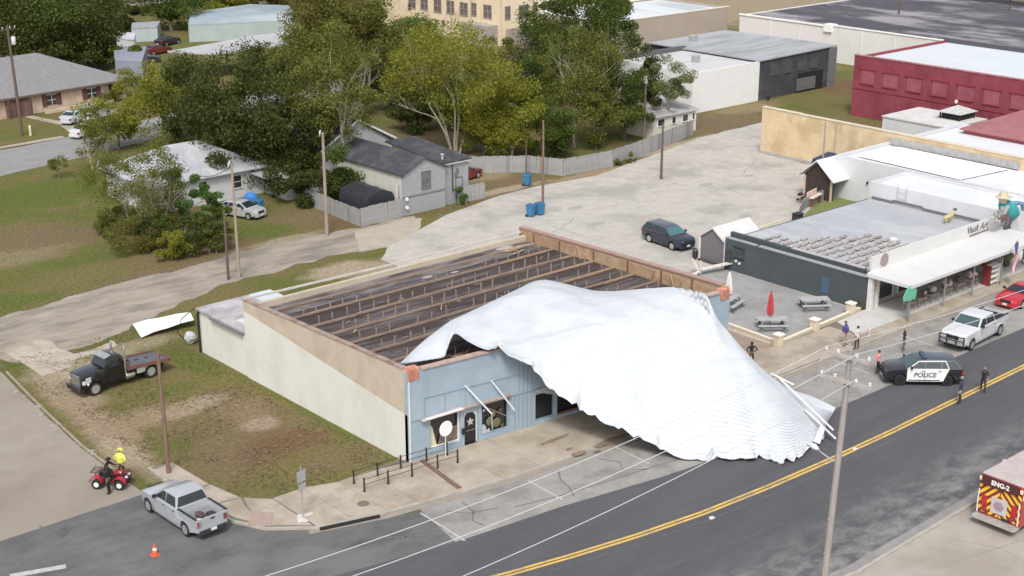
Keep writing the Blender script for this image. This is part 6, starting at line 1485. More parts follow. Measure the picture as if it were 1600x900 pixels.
def car(name, label, cat, loc, heading, P_, paint_m, rim=None, group=None):
    """P_: L, W, wb, fo (front overhang), rw, hood, belt, sill, cabin [(x,z)..] from cowl to rear, style"""
    root = thing(name, label, cat, loc, heading, group)
    L, W, wb, fo, rw = P_['L'], P_['W'], P_['wb'], P_['fo'], P_['rw']
    xf = L / 2 - fo; xr = xf - wb; gc = P_.get('gc', .22); hood, belt = P_['hood'], P_['belt']; cab = P_['cab']
    style = P_['style']; nose = P_.get('nose', .62)
    tw = W / 2
    def wf(x, z):
        w_ = tw
        e = abs(x) / (L / 2); w_ -= .16 * max(0, (e - .78) / .22) ** 2
        w_ -= .25 * max(0, gc + .07 - z)
        if z > belt - .05: w_ -= .30 * (z - belt + .05)
        return max(.2, w_)
    ra = rw * 1.18
    arch = lambda cx: [(cx + ra * math.cos(PI - PI * i / 8 * 1.0), rw + ra * math.sin(PI - PI * i / 8)) for i in range(9)]
    bottom_f = arch(xf)[::-1]; bottom_r = arch(xr)[::-1]     # from front edge to rear edge of the arch
    fx = L / 2; bx = -L / 2
    top = [(fx - .02, gc + .25), (fx, nose - .08), (fx - .05, nose + .06), (fx - .22, hood - .10), (fx - .55, hood - .03), (cab[0][0] + .12, hood + .03), (cab[0][0] - .1, belt)]
    if style == 'pickup':
        bed = P_['bed']; flo = P_.get('floor', .72)
        rear = [(bed, belt), (bed - .02, flo), (bx + .10, flo), (bx + .06, .58), (bx + .02, gc + .25)]
    elif style == 'sedan':
        rear = [(cab[-1][0] - .05, belt + .02), (bx + .30, belt), (bx + .05, belt - .10), (bx, .62), (bx + .05, gc + .22)]
    else:
        rear = [(bx + .10, belt), (bx + .03, belt - .15), (bx, .62), (bx + .05, gc + .2)]
    poly = top + rear + [(xr - ra, gc + .12)] + [(x, max(z, gc)) for x, z in arch(xr)] + [(xr + ra, gc), (xf - ra, gc)] + [(x, max(z, gc)) for x, z in arch(xf)] + [(xf + ra, gc + .12)]
    # drop duplicates
    q = [poly[0]]
    for p in poly[1:]:
        if math.hypot(p[0] - q[-1][0], p[1] - q[-1][1]) > .015: q.append(p)
    bm_obj(shell(q, wf, .045), 'body', paint_m, root)
    k = MB(); k.box(xr - ra * .9, xf + ra * .9, -tw + .28, tw - .28, gc - .06, gc + .30); k.build('underbody', M_plas, root, local=True)
    # cabin
    cw = P_.get('cw', .80)       # roof half width / body half width
    zt = max(z for _, z in cab)
    def wc(x, z):
        b0 = wf(min(max(x, -L / 2 * .75), L / 2 * .6), belt) - .02
        t = max(0, min(1, (z - belt) / (zt - belt))); return b0 + (tw * cw - b0) * t
    cp = [(cab[0][0], belt - .06)] + cab + [(cab[-1][0], belt - .06)]
    bm_obj(shell(cp, wc, .06), 'cabin', P_.get('roofm', paint_m), root)
    # windscreen and rear glass
    def glassband(p0, p1, name, m, t0=.08, t1=.93):
        a = Vector((*p0,)).lerp(Vector((*p1,)), t0); b = Vector((*p0,)).lerp(Vector((*p1,)), t1)
        nrm = Vector((-(b.y - a.y), b.x - a.x)); nrm.normalize()
        if (nrm.x > 0) != (p0[0] > 0 and name == 'windscreen' or name == 'windscreen'): nrm = -nrm
        a += nrm * .012; b += nrm * .012
        wa, wb_ = wc(*p0) - .09, wc(*p1) - .08
        cap_quad(root, name, m, [(a.x, -wa, a.y), (a.x, wa, a.y), (b.x, wb_, b.y), (b.x, -wb_, b.y)])
    glassband(cab[0], cab[1], 'windscreen', P_.get('wsm', M_wsh))
    glassband(cab[-1], cab[-2], 'rear_window', M_cglass, .10, .88)
    # side windows split by pillars
    zl = belt + .05; zh = zt - .12
    def xat(p0, p1, z): return p0[0] + (p1[0] - p0[0]) * (z - p0[1]) / (p1[1] - p0[1] + 1e-9)
    xfl, xfh = xat(cab[0], cab[1], zl) - .12, xat(cab[0], cab[1], zh) - .12
    xrl, xrh = xat(cab[-1], cab[-2], zl) + .12, xat(cab[-1], cab[-2], zh) + .12
    splits = P_['splits']
    xsl = [xfl] + splits + [xrl]; xsh = [xfh] + splits + [xrh]
    for i in range(len(xsl) - 1):
        a, b = (xsl[i] - (.04 if i else 0), xsl[i + 1] + (.04 if i < len(xsl) - 2 else 0)), (xsh[i] - (.04 if i else 0), xsh[i + 1] + (.04 if i < len(xsl) - 2 else 0))
        side_panel([(a[0], zl), (a[1], zl), (b[1], zh), (b[0], zh)], wc, .014, 'side_window', M_cglass, root)
    # doors: raised panels with handles
    ds = P_['doors']
    for i, (x1, x0) in enumerate(zip(ds, ds[1:])):
        for d_ in side_panel([(x1 - .012, gc + .12), (x1 - .012, belt - .055), (x0 + .012, belt - .055), (x0 + .012, gc + .12)], wf, .012, 'door', P_.get('doorm', paint_m), root):
            s = 1 if d_.data.vertices[0].co.y > 0 else -1; hx = x0 + .14; k = MB(); k.cbox((hx, s * (wf(hx, belt - .16) + .02), belt - .16), (.18, .035, .035)); k.build('handle', P_.get('handm', M_plas), d_, local=True)
    # lamps, grille, bumpers, mirrors, plates
    hy = tw - .30
    for s in (-1, 1):
        k = MB(); k.add([(fx - .015, s * (hy - .22), nose - .06), (fx - .09, s * (hy + .16), nose - .04), (fx - .20, s * (hy + .19), nose + .10), (fx - .06, s * (hy - .22), nose + .10), (fx - .12, s * (hy - .22), nose - .06), (fx - .24, s * (hy + .16), nose - .04), (fx - .32, s * (hy + .19), nose + .10), (fx - .2, s * (hy - .22), nose + .10)], [(0, 1, 2, 3), (4, 7, 6, 5), (0, 4, 5, 1), (1, 5, 6, 2), (2, 6, 7, 3), (3, 7, 4, 0)]); k.build('headlight', M_headl, root, local=True)
        tz = P_.get('tz', belt - .28); th_ = P_.get('th', .24)
        k = MB(); yy = wf(bx + .05, tz); k.cbox((bx + .07, s * (yy - .10), tz), (.14, .24, th_)); k.build('tail_light', M_taill, root, local=True)
        mx_ = cab[0][0] - .38; k = MB(); yy = wf(mx_, belt) ; k.cbox((mx_ + .06, s * (yy + .13), belt + .10), (.11, .20, .17)); k.beam((mx_ + .05, s * (yy - .05), belt + .03), (mx_ + .05, s * (yy + .08), belt + .07), .05, .05); k.build('mirror', P_.get('mirm', M_plas), root, local=True)
    k = MB(); k.cbox((fx - .015, 0, nose + .01), (.07, tw * .9, .24)); k.build('grille', P_.get('grm', M_plas), root, local=True)
    for nm, xx, sgn in (('front_bumper', fx, 1), ('rear_bumper', bx, -1)):
        k = MB(); w_ = wf(xx, .5) - .02; z0, z1 = gc + .10, gc + .34
        o_ = [(xx + sgn * .07, w_ * .75), (xx + sgn * .03, w_ * .95), (xx - sgn * .22, w_ + .06)]; ring = [(x, y) for x, y in o_] + [(x, -y) for x, y in o_[::-1]]
        k.prism(ring, z0, z1); k.build(nm, P_.get('bum', paint_m), root, local=True)
        k = MB(); k.cbox((xx + sgn * .075, 0, gc + .26 if sgn > 0 else P_.get('pz', gc + .30)), (.02, .34, .15)); k.build('number_plate', M_plate, root, local=True)
    wheels(root, xf, xr, W - P_.get('tin', .24), rw, P_.get('tw', .25), rim or M_alloy)
    if style == 'pickup':
        flo = P_.get('floor', .72)
        for s in (-1, 1):
            k = MB(); a0 = P_['bed']; k.box(bx + .06, a0 - .01, min(s * (tw - .14), s * (tw - .04)), max(s * (tw - .14), s * (tw - .04)), flo + .004, belt + .02); k.build('bed_side', paint_m, root, local=True)
            k = MB(); k.box(bx + .06, a0 - .02, min(s * (tw - .16), s * (tw - .03)), max(s * (tw - .16), s * (tw - .03)), belt + .021, belt + .05); k.build('bed_rail', M_plas, root, local=True)
        k = MB(); k.box(bx + .0, bx + .07, -tw + .15, tw - .15, .62, belt + .03); tg = k.build('tailgate', paint_m, root, local=True)
        k = MB(); k.box(bx - .02, bx - .001, -.12, .12, belt - .14, belt - .06); k.build('handle', M_plas, tg, local=True)
        k = MB(); k.box(bx + .10, P_['bed'] - .03, -tw + .16, tw - .16, flo + .005, flo + .03); k.build('bed_liner', P_.get('linm', mat('bed_liner_grey', (.16, .165, .17), (.24, .245, .25), 6, .7)), root, local=True)
    return root
M_silver = paint('silver_paint', (.50, .525, .55), .3, .3)
M_wp = paint('white_car_paint', (.62, .63, .64), .25, .1)
def GL(px, py, z=0): v = at(px, py); return (v.x, v.y, z)
# silver pickup at the corner: rear left wheel (293,838), front left wheel (235,800)
a, b = at(293, 838), at(235, 800); hd = math.atan2(b.y - a.y, b.x - a.x); cdir = Vector((math.cos(hd), math.sin(hd), 0)); rt = Vector((cdir.y, -cdir.x, 0))
PU = dict(L=5.75, W=2.0, wb=3.68, fo=.93, rw=.40, hood=1.14, belt=1.26, gc=.30, nose=.86, style='pickup', bed=-1.02, floor=.86, cab=[(1.30, 1.26), (.55, 1.83), (-.10, 1.90), (-.78, 1.86), (-.98, 1.26)], splits=[.12], doors=[1.22, .10, -.90], cw=.78, tz=1.0, th=.34, pz=.58, bum=M_silver, mirm=M_plas)
mid = (a + b) / 2 + rt * .88 + Vector((0, 0, .03)) - cdir * (.93 - (5.75 - 3.68) / 2) * -1
pu = car('silver_pickup', 'silver crew-cab pickup parked at the street corner, tools in its bed', 'pickup truck', (mid.x, mid.y, .03), hd, PU, M_silver)
for o in kids(pu):
    if o.name.startswith('rear_bumper'): o.data.materials[0] = mat('dark_bumper', (.06, .06, .065), rough=.4, metal=.4)
def in_bed(label, name, cat, parts, root=pu):
    mw = Matrix.Translation(root.location) @ Matrix.Rotation(root.rotation_euler.z, 4, 'Z')
    for i, (c, r, sq, m) in enumerate(parts):
        k = MB(); k.ico((0, 0, 0), r, 2, sq, .06); o = k.build(name, m, None, fix=False, smooth=False); o.location = mw @ Vector(c); o.rotation_euler.z = root.rotation_euler.z + i
        tag(o, label[i], cat)
in_bed(['dark toolbag in the bed of the silver pickup', 'black spare hose bundle in the bed of the silver pickup', 'pale bucket lid in the bed of the silver pickup'], 'cargo_bag', 'bag',
       [((-1.9, .15, 1.02), .26, (1.3, .9, .6), mat('dark_canvas', (.04, .035, .04), (.12, .07, .06), 5, .8)), ((-2.15, -.35, 1.0), .24, (1.2, 1, .5), M_plas), ((-2.3, .45, .96), .17, (1, 1, .5), mat('pale_bucket', (.55, .53, .5), rough=.5))])
# dark SUV in the lot
a, b = at(1007, 371), at(1057, 390.5); hd = math.atan2(b.y - a.y, b.x - a.x); cdir = Vector((math.cos(hd), math.sin(hd), 0)); lf = Vector((-cdir.y, cdir.x, 0))
a, b = at(1012.5, 378), at(1050.5, 391.5); hd = math.atan2(b.y - a.y, b.x - a.x); cdir = Vector((math.cos(hd), math.sin(hd), 0)); lf = Vector((-cdir.y, cdir.x, 0))
M_navy = paint('dark_navy_paint', (.028, .036, .055), .25, .2)
SUV = dict(L=5.0, W=1.98, wb=2.9, fo=.95, rw=.38, hood=1.08, belt=1.16, gc=.24, nose=.78, style='suv', cab=[(1.28, 1.16), (.42, 1.68), (-.2, 1.78), (-1.95, 1.72), (-2.38, 1.16)], splits=[.05, -1.0, -1.1], doors=[1.15, .05, -1.05], cw=.72, wsm=mat('teal_windscreen', (.06, .15, .16), rough=.08, spec=.8), roofm=paint('navy_roof_lighter', (.10, .105, .125), .3, .3))  # cabin shell is a lighter navy than the body
mid = (a + b) / 2 + lf * .9
car('dark_suv', 'dark navy family SUV parked alone in the grey lot', 'car', (mid.x, mid.y, .014), hd, SUV, M_navy)
# white crew-cab pickup with black push bar
a, b = at(1526, 513), at(1477, 538); hd = math.atan2(b.y - a.y, b.x - a.x); cdir = Vector((math.cos(hd), math.sin(hd), 0)); rt = Vector((cdir.y, -cdir.x, 0)); lf = -rt
WPU = dict(L=6.3, W=2.05, wb=4.1, fo=1.0, rw=.42, hood=1.30, belt=1.38, gc=.38, nose=1.0, style='pickup', bed=-1.15, floor=.95, cab=[(1.35, 1.38), (.72, 1.96), (.1, 2.02), (-.90, 1.98), (-1.08, 1.38)], splits=[.18], doors=[1.28, .16, -1.0], cw=.80, bum=M_wp, linm=M_plas, pz=.7)
mid = (a + b) / 2 + lf * .92
wpu = car('white_pickup', 'white crew-cab pickup with black push bar parked along the kerb', 'pickup truck', (mid.x, mid.y, .027), hd, WPU, M_wp)
k = MB()
for z in (.55, .85, 1.15): k.tube([(3.25, -.95, z), (3.34, -.6, z), (3.36, 0, z), (3.34, .6, z), (3.25, .95, z)], .045, 8)
for y in (-.92, -.35, .35, .92): k.tube([(3.28 - .06 * abs(y), y, .45), (3.3 - .06 * abs(y), y, 1.22)], .045, 8)
k.build('push_bar', M_plas, wpu, smooth=True, local=True)
k = MB(); k.box(-2.9, -1.4, -.82, .82, .985, 1.32); k.build('black_load', mat('black_tarp_load', (.014, .014, .015), rough=.9), wpu, local=True)
# red sports car
M_redp = paint('red_car_paint', (.50, .018, .035), .2, .1, .9)
RED = dict(L=4.7, W=1.92, wb=2.72, fo=.93, rw=.34, hood=.86, belt=.93, gc=.15, nose=.58, style='sedan', cab=[(.85, .93), (.02, 1.32), (-.6, 1.36), (-1.05, 1.32), (-1.85, .95)], splits=[-.7], doors=[.72, -.68], cw=.66, tz=.72, th=.14, wsm=M_cglass)
car('red_coupe', 'red low coupe parked behind the white pickup', 'car', (96.9, 51.95, .027), math.radians(180 + 3), RED, M_redp)
# police SUV, white doors with black lettering, front door region opened slightly
a, b = at(1487, 604), at(1400, 603); hd = math.atan2(b.y - a.y, b.x - a.x)
M_blkp = paint('black_police_paint', (.018, .02, .025), .2, .1, .8)
POL = dict(L=5.05, W=1.98, wb=3.02, fo=.95, rw=.39, hood=1.10, belt=1.20, gc=.22, nose=.80, style='suv', cab=[(1.25, 1.20), (.42, 1.68), (-.2, 1.75), (-1.95, 1.70), (-2.40, 1.20)], splits=[.0, -1.0, -1.1], doors=[1.18, .02, -1.06], cw=.72, doorm=paint('white_door_paint', (.80, .80, .79), .3, 0), roofm=paint('black_roof_lighter', (.06, .068, .08), .3, .1))  # cabin shell is paler than the black body
cdir = Vector((math.cos(hd), math.sin(hd), 0)); rt = Vector((cdir.y, -cdir.x, 0)); lf = -rt
mid = (a + b) / 2 + rt * .0
# near flank is the car's left when it faces image-left
near = lf if lf.y < 0 else rt
mid = (a + b) / 2 - near * .92
pol = car('police_suv', 'black police SUV with white doors lettered POLICE beside the yellow line', 'police car', (mid.x, mid.y, .031), hd, POL, M_blkp, M_blkrim)
ns = 1 if near == lf else -1
M_wd = MATS['white_door_paint']
def wfp(z): return .99 - .30 * max(0, z - 1.08)
def edge_bar(p, q, wd=.07):
    kk = MB(); kk.beam((p[0], ns * p[1], p[2]), (q[0], ns * q[1], q[2]), .03, wd); kk.build('white_window_frame', M_wd, pol, local=True)
edge_bar((1.12, .985, 1.18), (.44, .79, 1.64)); edge_bar((.44, .79, 1.64), (-1.30, .79, 1.67)); edge_bar((-1.30, .79, 1.67), (-1.52, .965, 1.18)); edge_bar((1.16, 1.0, 1.16), (-1.5, 1.0, 1.16), .10)
k = MB(); k.add([(-1.05, ns * 1.006, .36), (-1.05, ns * 1.006, 1.14), (-1.5, ns * 1.004, 1.14), (-1.18, ns * 1.006, .36)], [(0, 1, 2, 3)]); k.build('door_rear_edge', M_wd, pol, local=True)
me = text_mesh('POLICE', .44, .004, .12, .012); me.materials.append(mat('police_ink', (.13, .13, .15), rough=.5))
o = bpy.data.objects.new('lettering', me); COL.objects.link(o); o.parent = pol; o.rotation_euler = (PI / 2, 0, PI if ns > 0 else 0); o.location = (.02, ns * 1.020, .78)
me = text_mesh('911', .11, .003); me.materials.append(MATS['police_ink'])
o = bpy.data.objects.new('decal', me); COL.objects.link(o); o.parent = pol; o.rotation_euler = (PI / 2, 0, PI if ns > 0 else 0); o.location = (-.95 if ns > 0 else .9, ns * 1.018, 1.03)
k = MB(); k.chbox(-.15, .15, -.62, .62, 1.745, 1.85, .03); lb_ = k.build('light_bar', mat('dark_lightbar', (.02, .05, .09), rough=.2), pol, local=True)
k = MB(); k.tube([(2.58, -.55, .45), (2.62, -.5, .9), (2.62, .5, .9), (2.58, .55, .45)], .05, 8); k.tube([(2.6, -.5, .66), (2.62, .5, .66)], .045, 8); k.build('push_bar', M_plas, pol, smooth=True, local=True)
# silver hatchback by the white cottage
HB = dict(L=4.2, W=1.76, wb=2.55, fo=.85, rw=.32, hood=.95, belt=1.0, gc=.2, nose=.66, style='suv', cab=[(1.05, 1.0), (.25, 1.42), (-.3, 1.47), (-1.45, 1.42), (-1.98, 1.0)], splits=[-.1, -1.05], doors=[.95, -.1, -1.05], cw=.72, wsm=M_cglass)
car('silver_hatchback', 'silver hatchback parked at the right of the white cottage', 'car', (65.2, 111.6, 0), math.radians(-70), HB, paint('pale_silver_paint', (.55, .56, .57), .3, .3))
SD = dict(L=4.7, W=1.8, wb=2.75, fo=.9, rw=.32, hood=.95, belt=1.0, gc=.2, nose=.66, style='sedan', cab=[(.95, 1.0), (.2, 1.40), (-.3, 1.44), (-.95, 1.40), (-1.65, 1.02)], splits=[-.25], doors=[.85, -.22, -1.2], cw=.72)
M_ls = paint('light_silver_paint', (.56, .60, .64), .3, .25)
p = GL(120, 193, .016); car('silver_sedan', 'light silver sedan on the ranch house drive, left of two', 'car', (p[0] + .3, p[1] + 1.0, .016), math.radians(35), SD, M_ls)
p = GL(150, 188, .016); car('silver_suv', 'silver estate car on the ranch house drive, right of two', 'car', (p[0] + .3, p[1] + .8, .016), math.radians(35), dict(SUV, roofm=M_ls, wsm=M_cglass), M_ls)
p = GL(133, 214, .016); car('white_sedan', 'white car half hidden by foliage at the kerb of the back street', 'car', (p[0] + .6, p[1] + .4, .016), math.radians(22), SD, M_wp)
p = GL(735, 282); car('red_sedan', 'dull red car half hidden behind the grey cottage fence', 'car', (p[0] - .4, p[1] + .8, .0), math.radians(10), SD, paint('dull_red_paint', (.20, .03, .035), .4, .1))
# far cars at the lot
for px, py, c, lab, hdg in ((245, 84, (.20, .035, .03), 'dull red car at the left end of the far car lot', .2), (262, 70, (.02, .022, .028), 'black car behind the red one in the far car lot', .4), (225, 97, (.05, .05, .06), 'dark car beside the bright white shed', -.6), (345, 54, (.6, .61, .62), 'white far car before the blue-grey store, leftmost of the row', .1), (372, 52, (.05, .05, .06), 'black far car in the row before the blue-grey store', .1), (398, 50, (.62, .63, .64), 'white far car in the row, beside the black one', .1), (420, 48, (.06, .07, .09), 'dark blue far car near the right end of the row', .1)):
    p = at(px, py); car('far_car', lab, 'car', (p.x, p.y, .01), hdg, SD, paint('far_paint_%d' % px, c, .3, .1))
# ---- black tow truck with flat deck, facing left
M_bt = paint('black_truck_paint', (.012, .012, .015), .2, .1, .8)
M_rust = mat('rust_red_rail', (.180, .090, .075), (.132, .066, .057), 3, .7)
M_deckm = mat('steel_deck', (.115, .12, .14), (.165, .17, .19), 2.5, .5, metal=.3)
a, b = at(237, 590), at(147, 619); hd = math.atan2(b.y - a.y, b.x - a.x)
cdir = Vector((math.cos(hd), math.sin(hd), 0)); rt = Vector((cdir.y, -cdir.x, 0)); lf = -rt; near = lf if lf.y < 0 else rt
mid = (a + b) / 2 - near * .9 - cdir * .05
TT = thing('tow_truck', 'black flatbed tow truck with rust-red deck rails on the worn grass', 'truck', (mid.x, mid.y, 0), hd)
def tb(name, m, fn, par=None, smooth=False): k = MB(); fn(k); return k.build(name, m, par or TT, smooth=smooth, local=True)
xf, xr = 2.25, -2.3
hw = lambda x, z: .98 - .14 * max(0, x - 2.2)
nosep = [(3.05, .62), (3.12, 1.35), (3.0, 1.55), (2.0, 1.68), (1.25, 1.72), (1.2, .62), (1.72, .6)] + [(2.25 + .58 * math.cos(PI - PI * i / 7), .55 + .58 * math.sin(PI - PI * i / 7)) for i in range(8)]
bm_obj(shell(nosep, lambda x, z: .82 if z > 1.1 else .95, .07), 'hood', M_bt, TT)
bm_obj(shell([(1.3, .62), (1.32, 1.72), (1.0, 2.32), (.7, 2.42), (-.05, 2.40), (-.12, 2.3), (-.15, .62)], lambda x, z: .97 - .12 * max(0, z - 1.6), .07), 'cab', M_bt, TT)
cap_quad(TT, 'windscreen', M_cglass, [(1.30, -.80, 1.78), (1.30, .80, 1.78), (1.05, .74, 2.26), (1.05, -.74, 2.26)])
side_panel([(.98, 1.72), (.25, 1.72), (.25, 2.2), (.86, 2.2)], lambda x, z: .97 - .12 * max(0, z - 1.6), .012, 'side_window', M_cglass, TT)
side_panel([(1.15, .8), (1.15, 1.64), (.12, 1.64), (.12, .8)], lambda x, z: .97, .01, 'door', M_bt, TT)
tb('roof_visor', mat('grey_visor', (.22, .24, .25), (.32, .34, .35), 3, .4), lambda k: k.cbox((.92, 0, 2.44), (.55, 1.4, .08), ry=.25))
tb('grille', M_chr, lambda k: [k.box(3.1, 3.19, -.55, .55, .75, 1.5)] + [k.box(3.19, 3.21, y - .02, y + .02, .8, 1.45) for y in (-.4, -.2, 0, .2, .4)])
tb('front_bumper', M_bt, lambda k: k.prism([(3.15, -1.05), (3.38, -.9), (3.38, .9), (3.15, 1.05)], .42, .74))
for s in (-1, 1):
    tb('headlight', M_headl, lambda k: k.cbox((3.02, s * .87, 1.12), (.16, .20, .26)))
    tb('marker_lamp', mat('amber_white', (.7, .68, .6), rough=.3), lambda k: k.ico((2.75, s * .99, .95), .09, 2))
    tb('exhaust_stack', M_chr, lambda k: k.tube([(-.32, s * .86, .9), (-.32, s * .86, 2.75), (-.40, s * .86, 2.95)], [.09, .09, .075], 10), smooth=True)
    tb('fuel_tank', M_chr, lambda k: k.lathe([(0, -.35), (.22, -.35), (.24, -.3), (.24, .3), (.22, .35), (0, .35)], (-.6, s * .85, .68), 12, 'X'), smooth=True)
    tb('hood_panel', mat('silver_hood_panel', (.62, .63, .65), rough=.3, metal=.3), lambda k: k.cbox((2.70, s * .955, 1.24), (.40, .05, .42)))
    tb('fender', M_bt, lambda k: k.extr([(2.25 + .68 * math.cos(PI * i / 8), s * .80, .52 + .68 * math.sin(PI * i / 8)) for i in range(9)] + [(2.25 + .57 * math.cos(PI * i / 8), s * .80, .52 + .57 * math.sin(PI * i / 8)) for i in range(8, -1, -1)], (0, s * .28, 0)))
    tb('rear_fender', mat('silver_fender', (.58, .52, .52), rough=.35, metal=.3), lambda k: k.extr([(xr + .66 * math.cos(PI * (.12 + .76 * i / 8)), s * .78, .5 + .66 * math.sin(PI * (.12 + .76 * i / 8))) for i in range(9)] + [(xr + .60 * math.cos(PI * (.12 + .76 * i / 8)), s * .78, .5 + .60 * math.sin(PI * (.12 + .76 * i / 8))) for i in range(8, -1, -1)], (0, s * .30, 0)))
    tb('side_rail', M_rust, lambda k: (k.beam((-.55, s * 1.08, 1.30), (-3.75, s * 1.08, 1.05), .16, .24)))
tb('chassis', M_bt, lambda k: (k.box(-3.6, 3.0, -.42, .42, .52, .78), k.box(-1.9, -.5, -.95, .95, .62, 1.12)))
tb('deck', M_deckm, lambda k: k.extr([(-.5, -1.0, 1.30), (-.5, 1.0, 1.30), (-3.85, 1.0, 1.04), (-3.85, -1.0, 1.04)], (0, 0, -.12)))
tb('headboard', M_rust, lambda k: (k.box(-.52, -.44, -1.1, 1.1, 1.1, 1.75)))
tb('tail_bar', M_rust, lambda k: k.box(-3.98, -3.86, -1.12, 1.12, .86, 1.12))
tb('winch', M_plas, lambda k: (k.lathe([(0, -.3), (.16, -.3), (.16, .3), (0, .3)], (-.85, 0, 1.46), 10, 'Y')))
tb('tool_box', mat('grey_tool_box', (.30, .29, .29), (.40, .39, .38), 4, .5), lambda k: (k.chbox(-1.75, -1.15, .86, 1.12, .7, 1.12, .03), k.chbox(-1.75, -1.15, -1.12, -.86, .7, 1.12, .03)))
tb('mud_flap', M_plas, lambda k: (k.box(-3.3, -3.26, -1.05, -.6, .3, .95), k.box(-3.3, -3.26, .6, 1.05, .3, .95)))
for x in (-1.9, -2.7): tb('deck_slot', M_plas, lambda k: k.cbox((x, -.2, 1.30 - (abs(x) - .5) * .0776 + .012), (.28, .2, .015), ry=-.077))
wheels(TT, xf, xr, 1.78, .50, .28, M_alloy)
wheels(TT, xr, xr, 1.20, .50, .28, M_alloy)
TT.scale = (.91, .91, .91)
# ---- fire engine, rear view at the right edge
FT = thing('fire_engine', 'fire engine rear with red and yellow chevrons at the right edge', 'fire engine', (63.3, 33.7, .028), 0)
def fb(name, m, fn, par=None, smooth=False): k = MB(); fn(k); return k.build(name, m, par or FT, smooth=smooth, local=True)
M_fred = paint('fire_red_paint', (.36, .025, .03), .3, .05, .7)
M_fyel = mat('reflective_yellow', (.78, .50, .035), (.70, .46, .06), 4, .45)
M_fdred = mat('reflective_dark_red', (.20, .022, .020), rough=.45)
HW = 1.22
fb('body', M_fred, lambda k: k.chbox(.02, 5.2, -HW, HW, .45, 2.72, .05))
fb('roof', mat('faded_roof', (.433, .364, .342), (.477, .423, .402), 1.2, .6, c3=(.398, .339, .316), scale3=.8), lambda k: k.chbox(.08, 5.15, -HW + .04, HW - .04, 2.721, 2.80, .03))
fb('cab', M_fred, lambda k: k.chbox(5.35, 7.9, -HW, HW, .45, 2.65, .12))
fb('side_panel', mat('white_stripe', (.75, .74, .72), rough=.4), lambda k: (k.box(.06, 5.1, -HW - .012, -HW - .002, 2.0, 2.25), k.box(.06, 5.1, HW + .002, HW + .012, 2.0, 2.25)))
rp_ = fb('rear_panel', M_fdred, lambda k: k.box(-.02, .018, -HW + .02, HW - .02, .62, 2.28))
for s in (-1, 1):     # chevrons rising to the middle
    for i in range(-6, 9):
        u0 = i * .42
        poly = clip_poly([(u0, .62), (u0 + .21, .62), (u0 + .21 - 1.66, 2.28), (u0 - 1.66, 2.28)], .03, HW - .02, .62, 2.28)
        if len(poly) > 2:
            fb('chevron_stripe', M_fyel, lambda k: k.add([(-.026, s * p[0], p[1]) for p in poly], [tuple(range(len(poly)))]), rp_)
fb('step', mat('tread_plate', (.58, .585, .57), (.46, .46, .45), 5, .4, metal=.5), lambda k: k.prism([(-.55, -1.16), (-.45, -1.24), (-.02, -1.24), (-.02, 1.24), (-.45, 1.24), (-.55, 1.16)], .40, .52))
sg = fb('header_board', mat('maroon_board', (.075, .022, .024), rough=.5), lambda k: k.box(-.10, -.028, -1.0, 1.08, 2.22, 2.74))
me = text_mesh('ENG-2', .36, .006, 0, .012); me.materials.append(mat('white_letter', (.8, .79, .76), rough=.5))
o = bpy.data.objects.new('lettering', me); COL.objects.link(o); o.parent = sg; o.rotation_euler = (PI / 2, 0, -PI / 2); o.location = (-.108, .02, 2.47)
hp = fb('hatch', mat('brushed_hatch', (.52, .52, .53), (.60, .60, .60), 3, .4, metal=.3), lambda k: k.chbox(-.06, -.028, -.46, .46, .82, 1.70, .012))
fb('emblem', mat('emblem_red_white', (.62, .55, .56), (.40, .16, .18), 9, .5), lambda k: k.lathe([(0, -.02), (.30, -.02), (.30, .0), (0, .0)], (-.062, 0, 1.27), 24, 'X'), hp)
fb('emblem_ring', mat('emblem_purple', (.32, .22, .30), rough=.5), lambda k: k.lathe([(.20, -.028), (.25, -.028), (.25, -.02), (.20, -.02)], (-.062, 0, 1.27), 24, 'X'), hp)
fb('plate', M_plas, lambda k: k.box(-.07, -.03, -.62, -.22, .55, .70))
for s in (-1, 1):
    fb('lamp_cluster', M_taill, lambda k: k.chbox(-.07, -.022, s * .86 - .16, s * .86 + .16, 1.0, 1.62, .015))
    fb('grab_rail', mat('pale_rail', (.66, .62, .57), rough=.4), lambda k: k.tube([(-.12, s * 1.16, .6), (-.14, s * 1.17, 1.3), (-.1, s * 1.15, 1.9)], .035, 8), smooth=True)
    fb('corner_lamp', mat('corner_lamp', (.66, .62, .40), rough=.3), lambda k: k.chbox(-.1, .0, s * 1.16 - .08, s * 1.16 + .08, 2.42, 2.62, .02))
    fb('tool_roll', mat('maroon_tool', (.25, .03, .04), rough=.5), lambda k: k.lathe([(0, -.02), (.14, -.02), (.14, .1), (0, .1)], (-.12, s * .80, .86), 12, 'X'))
wheels(FT, 6.4, 1.5, 2.1, .52, .34, M_alloy)
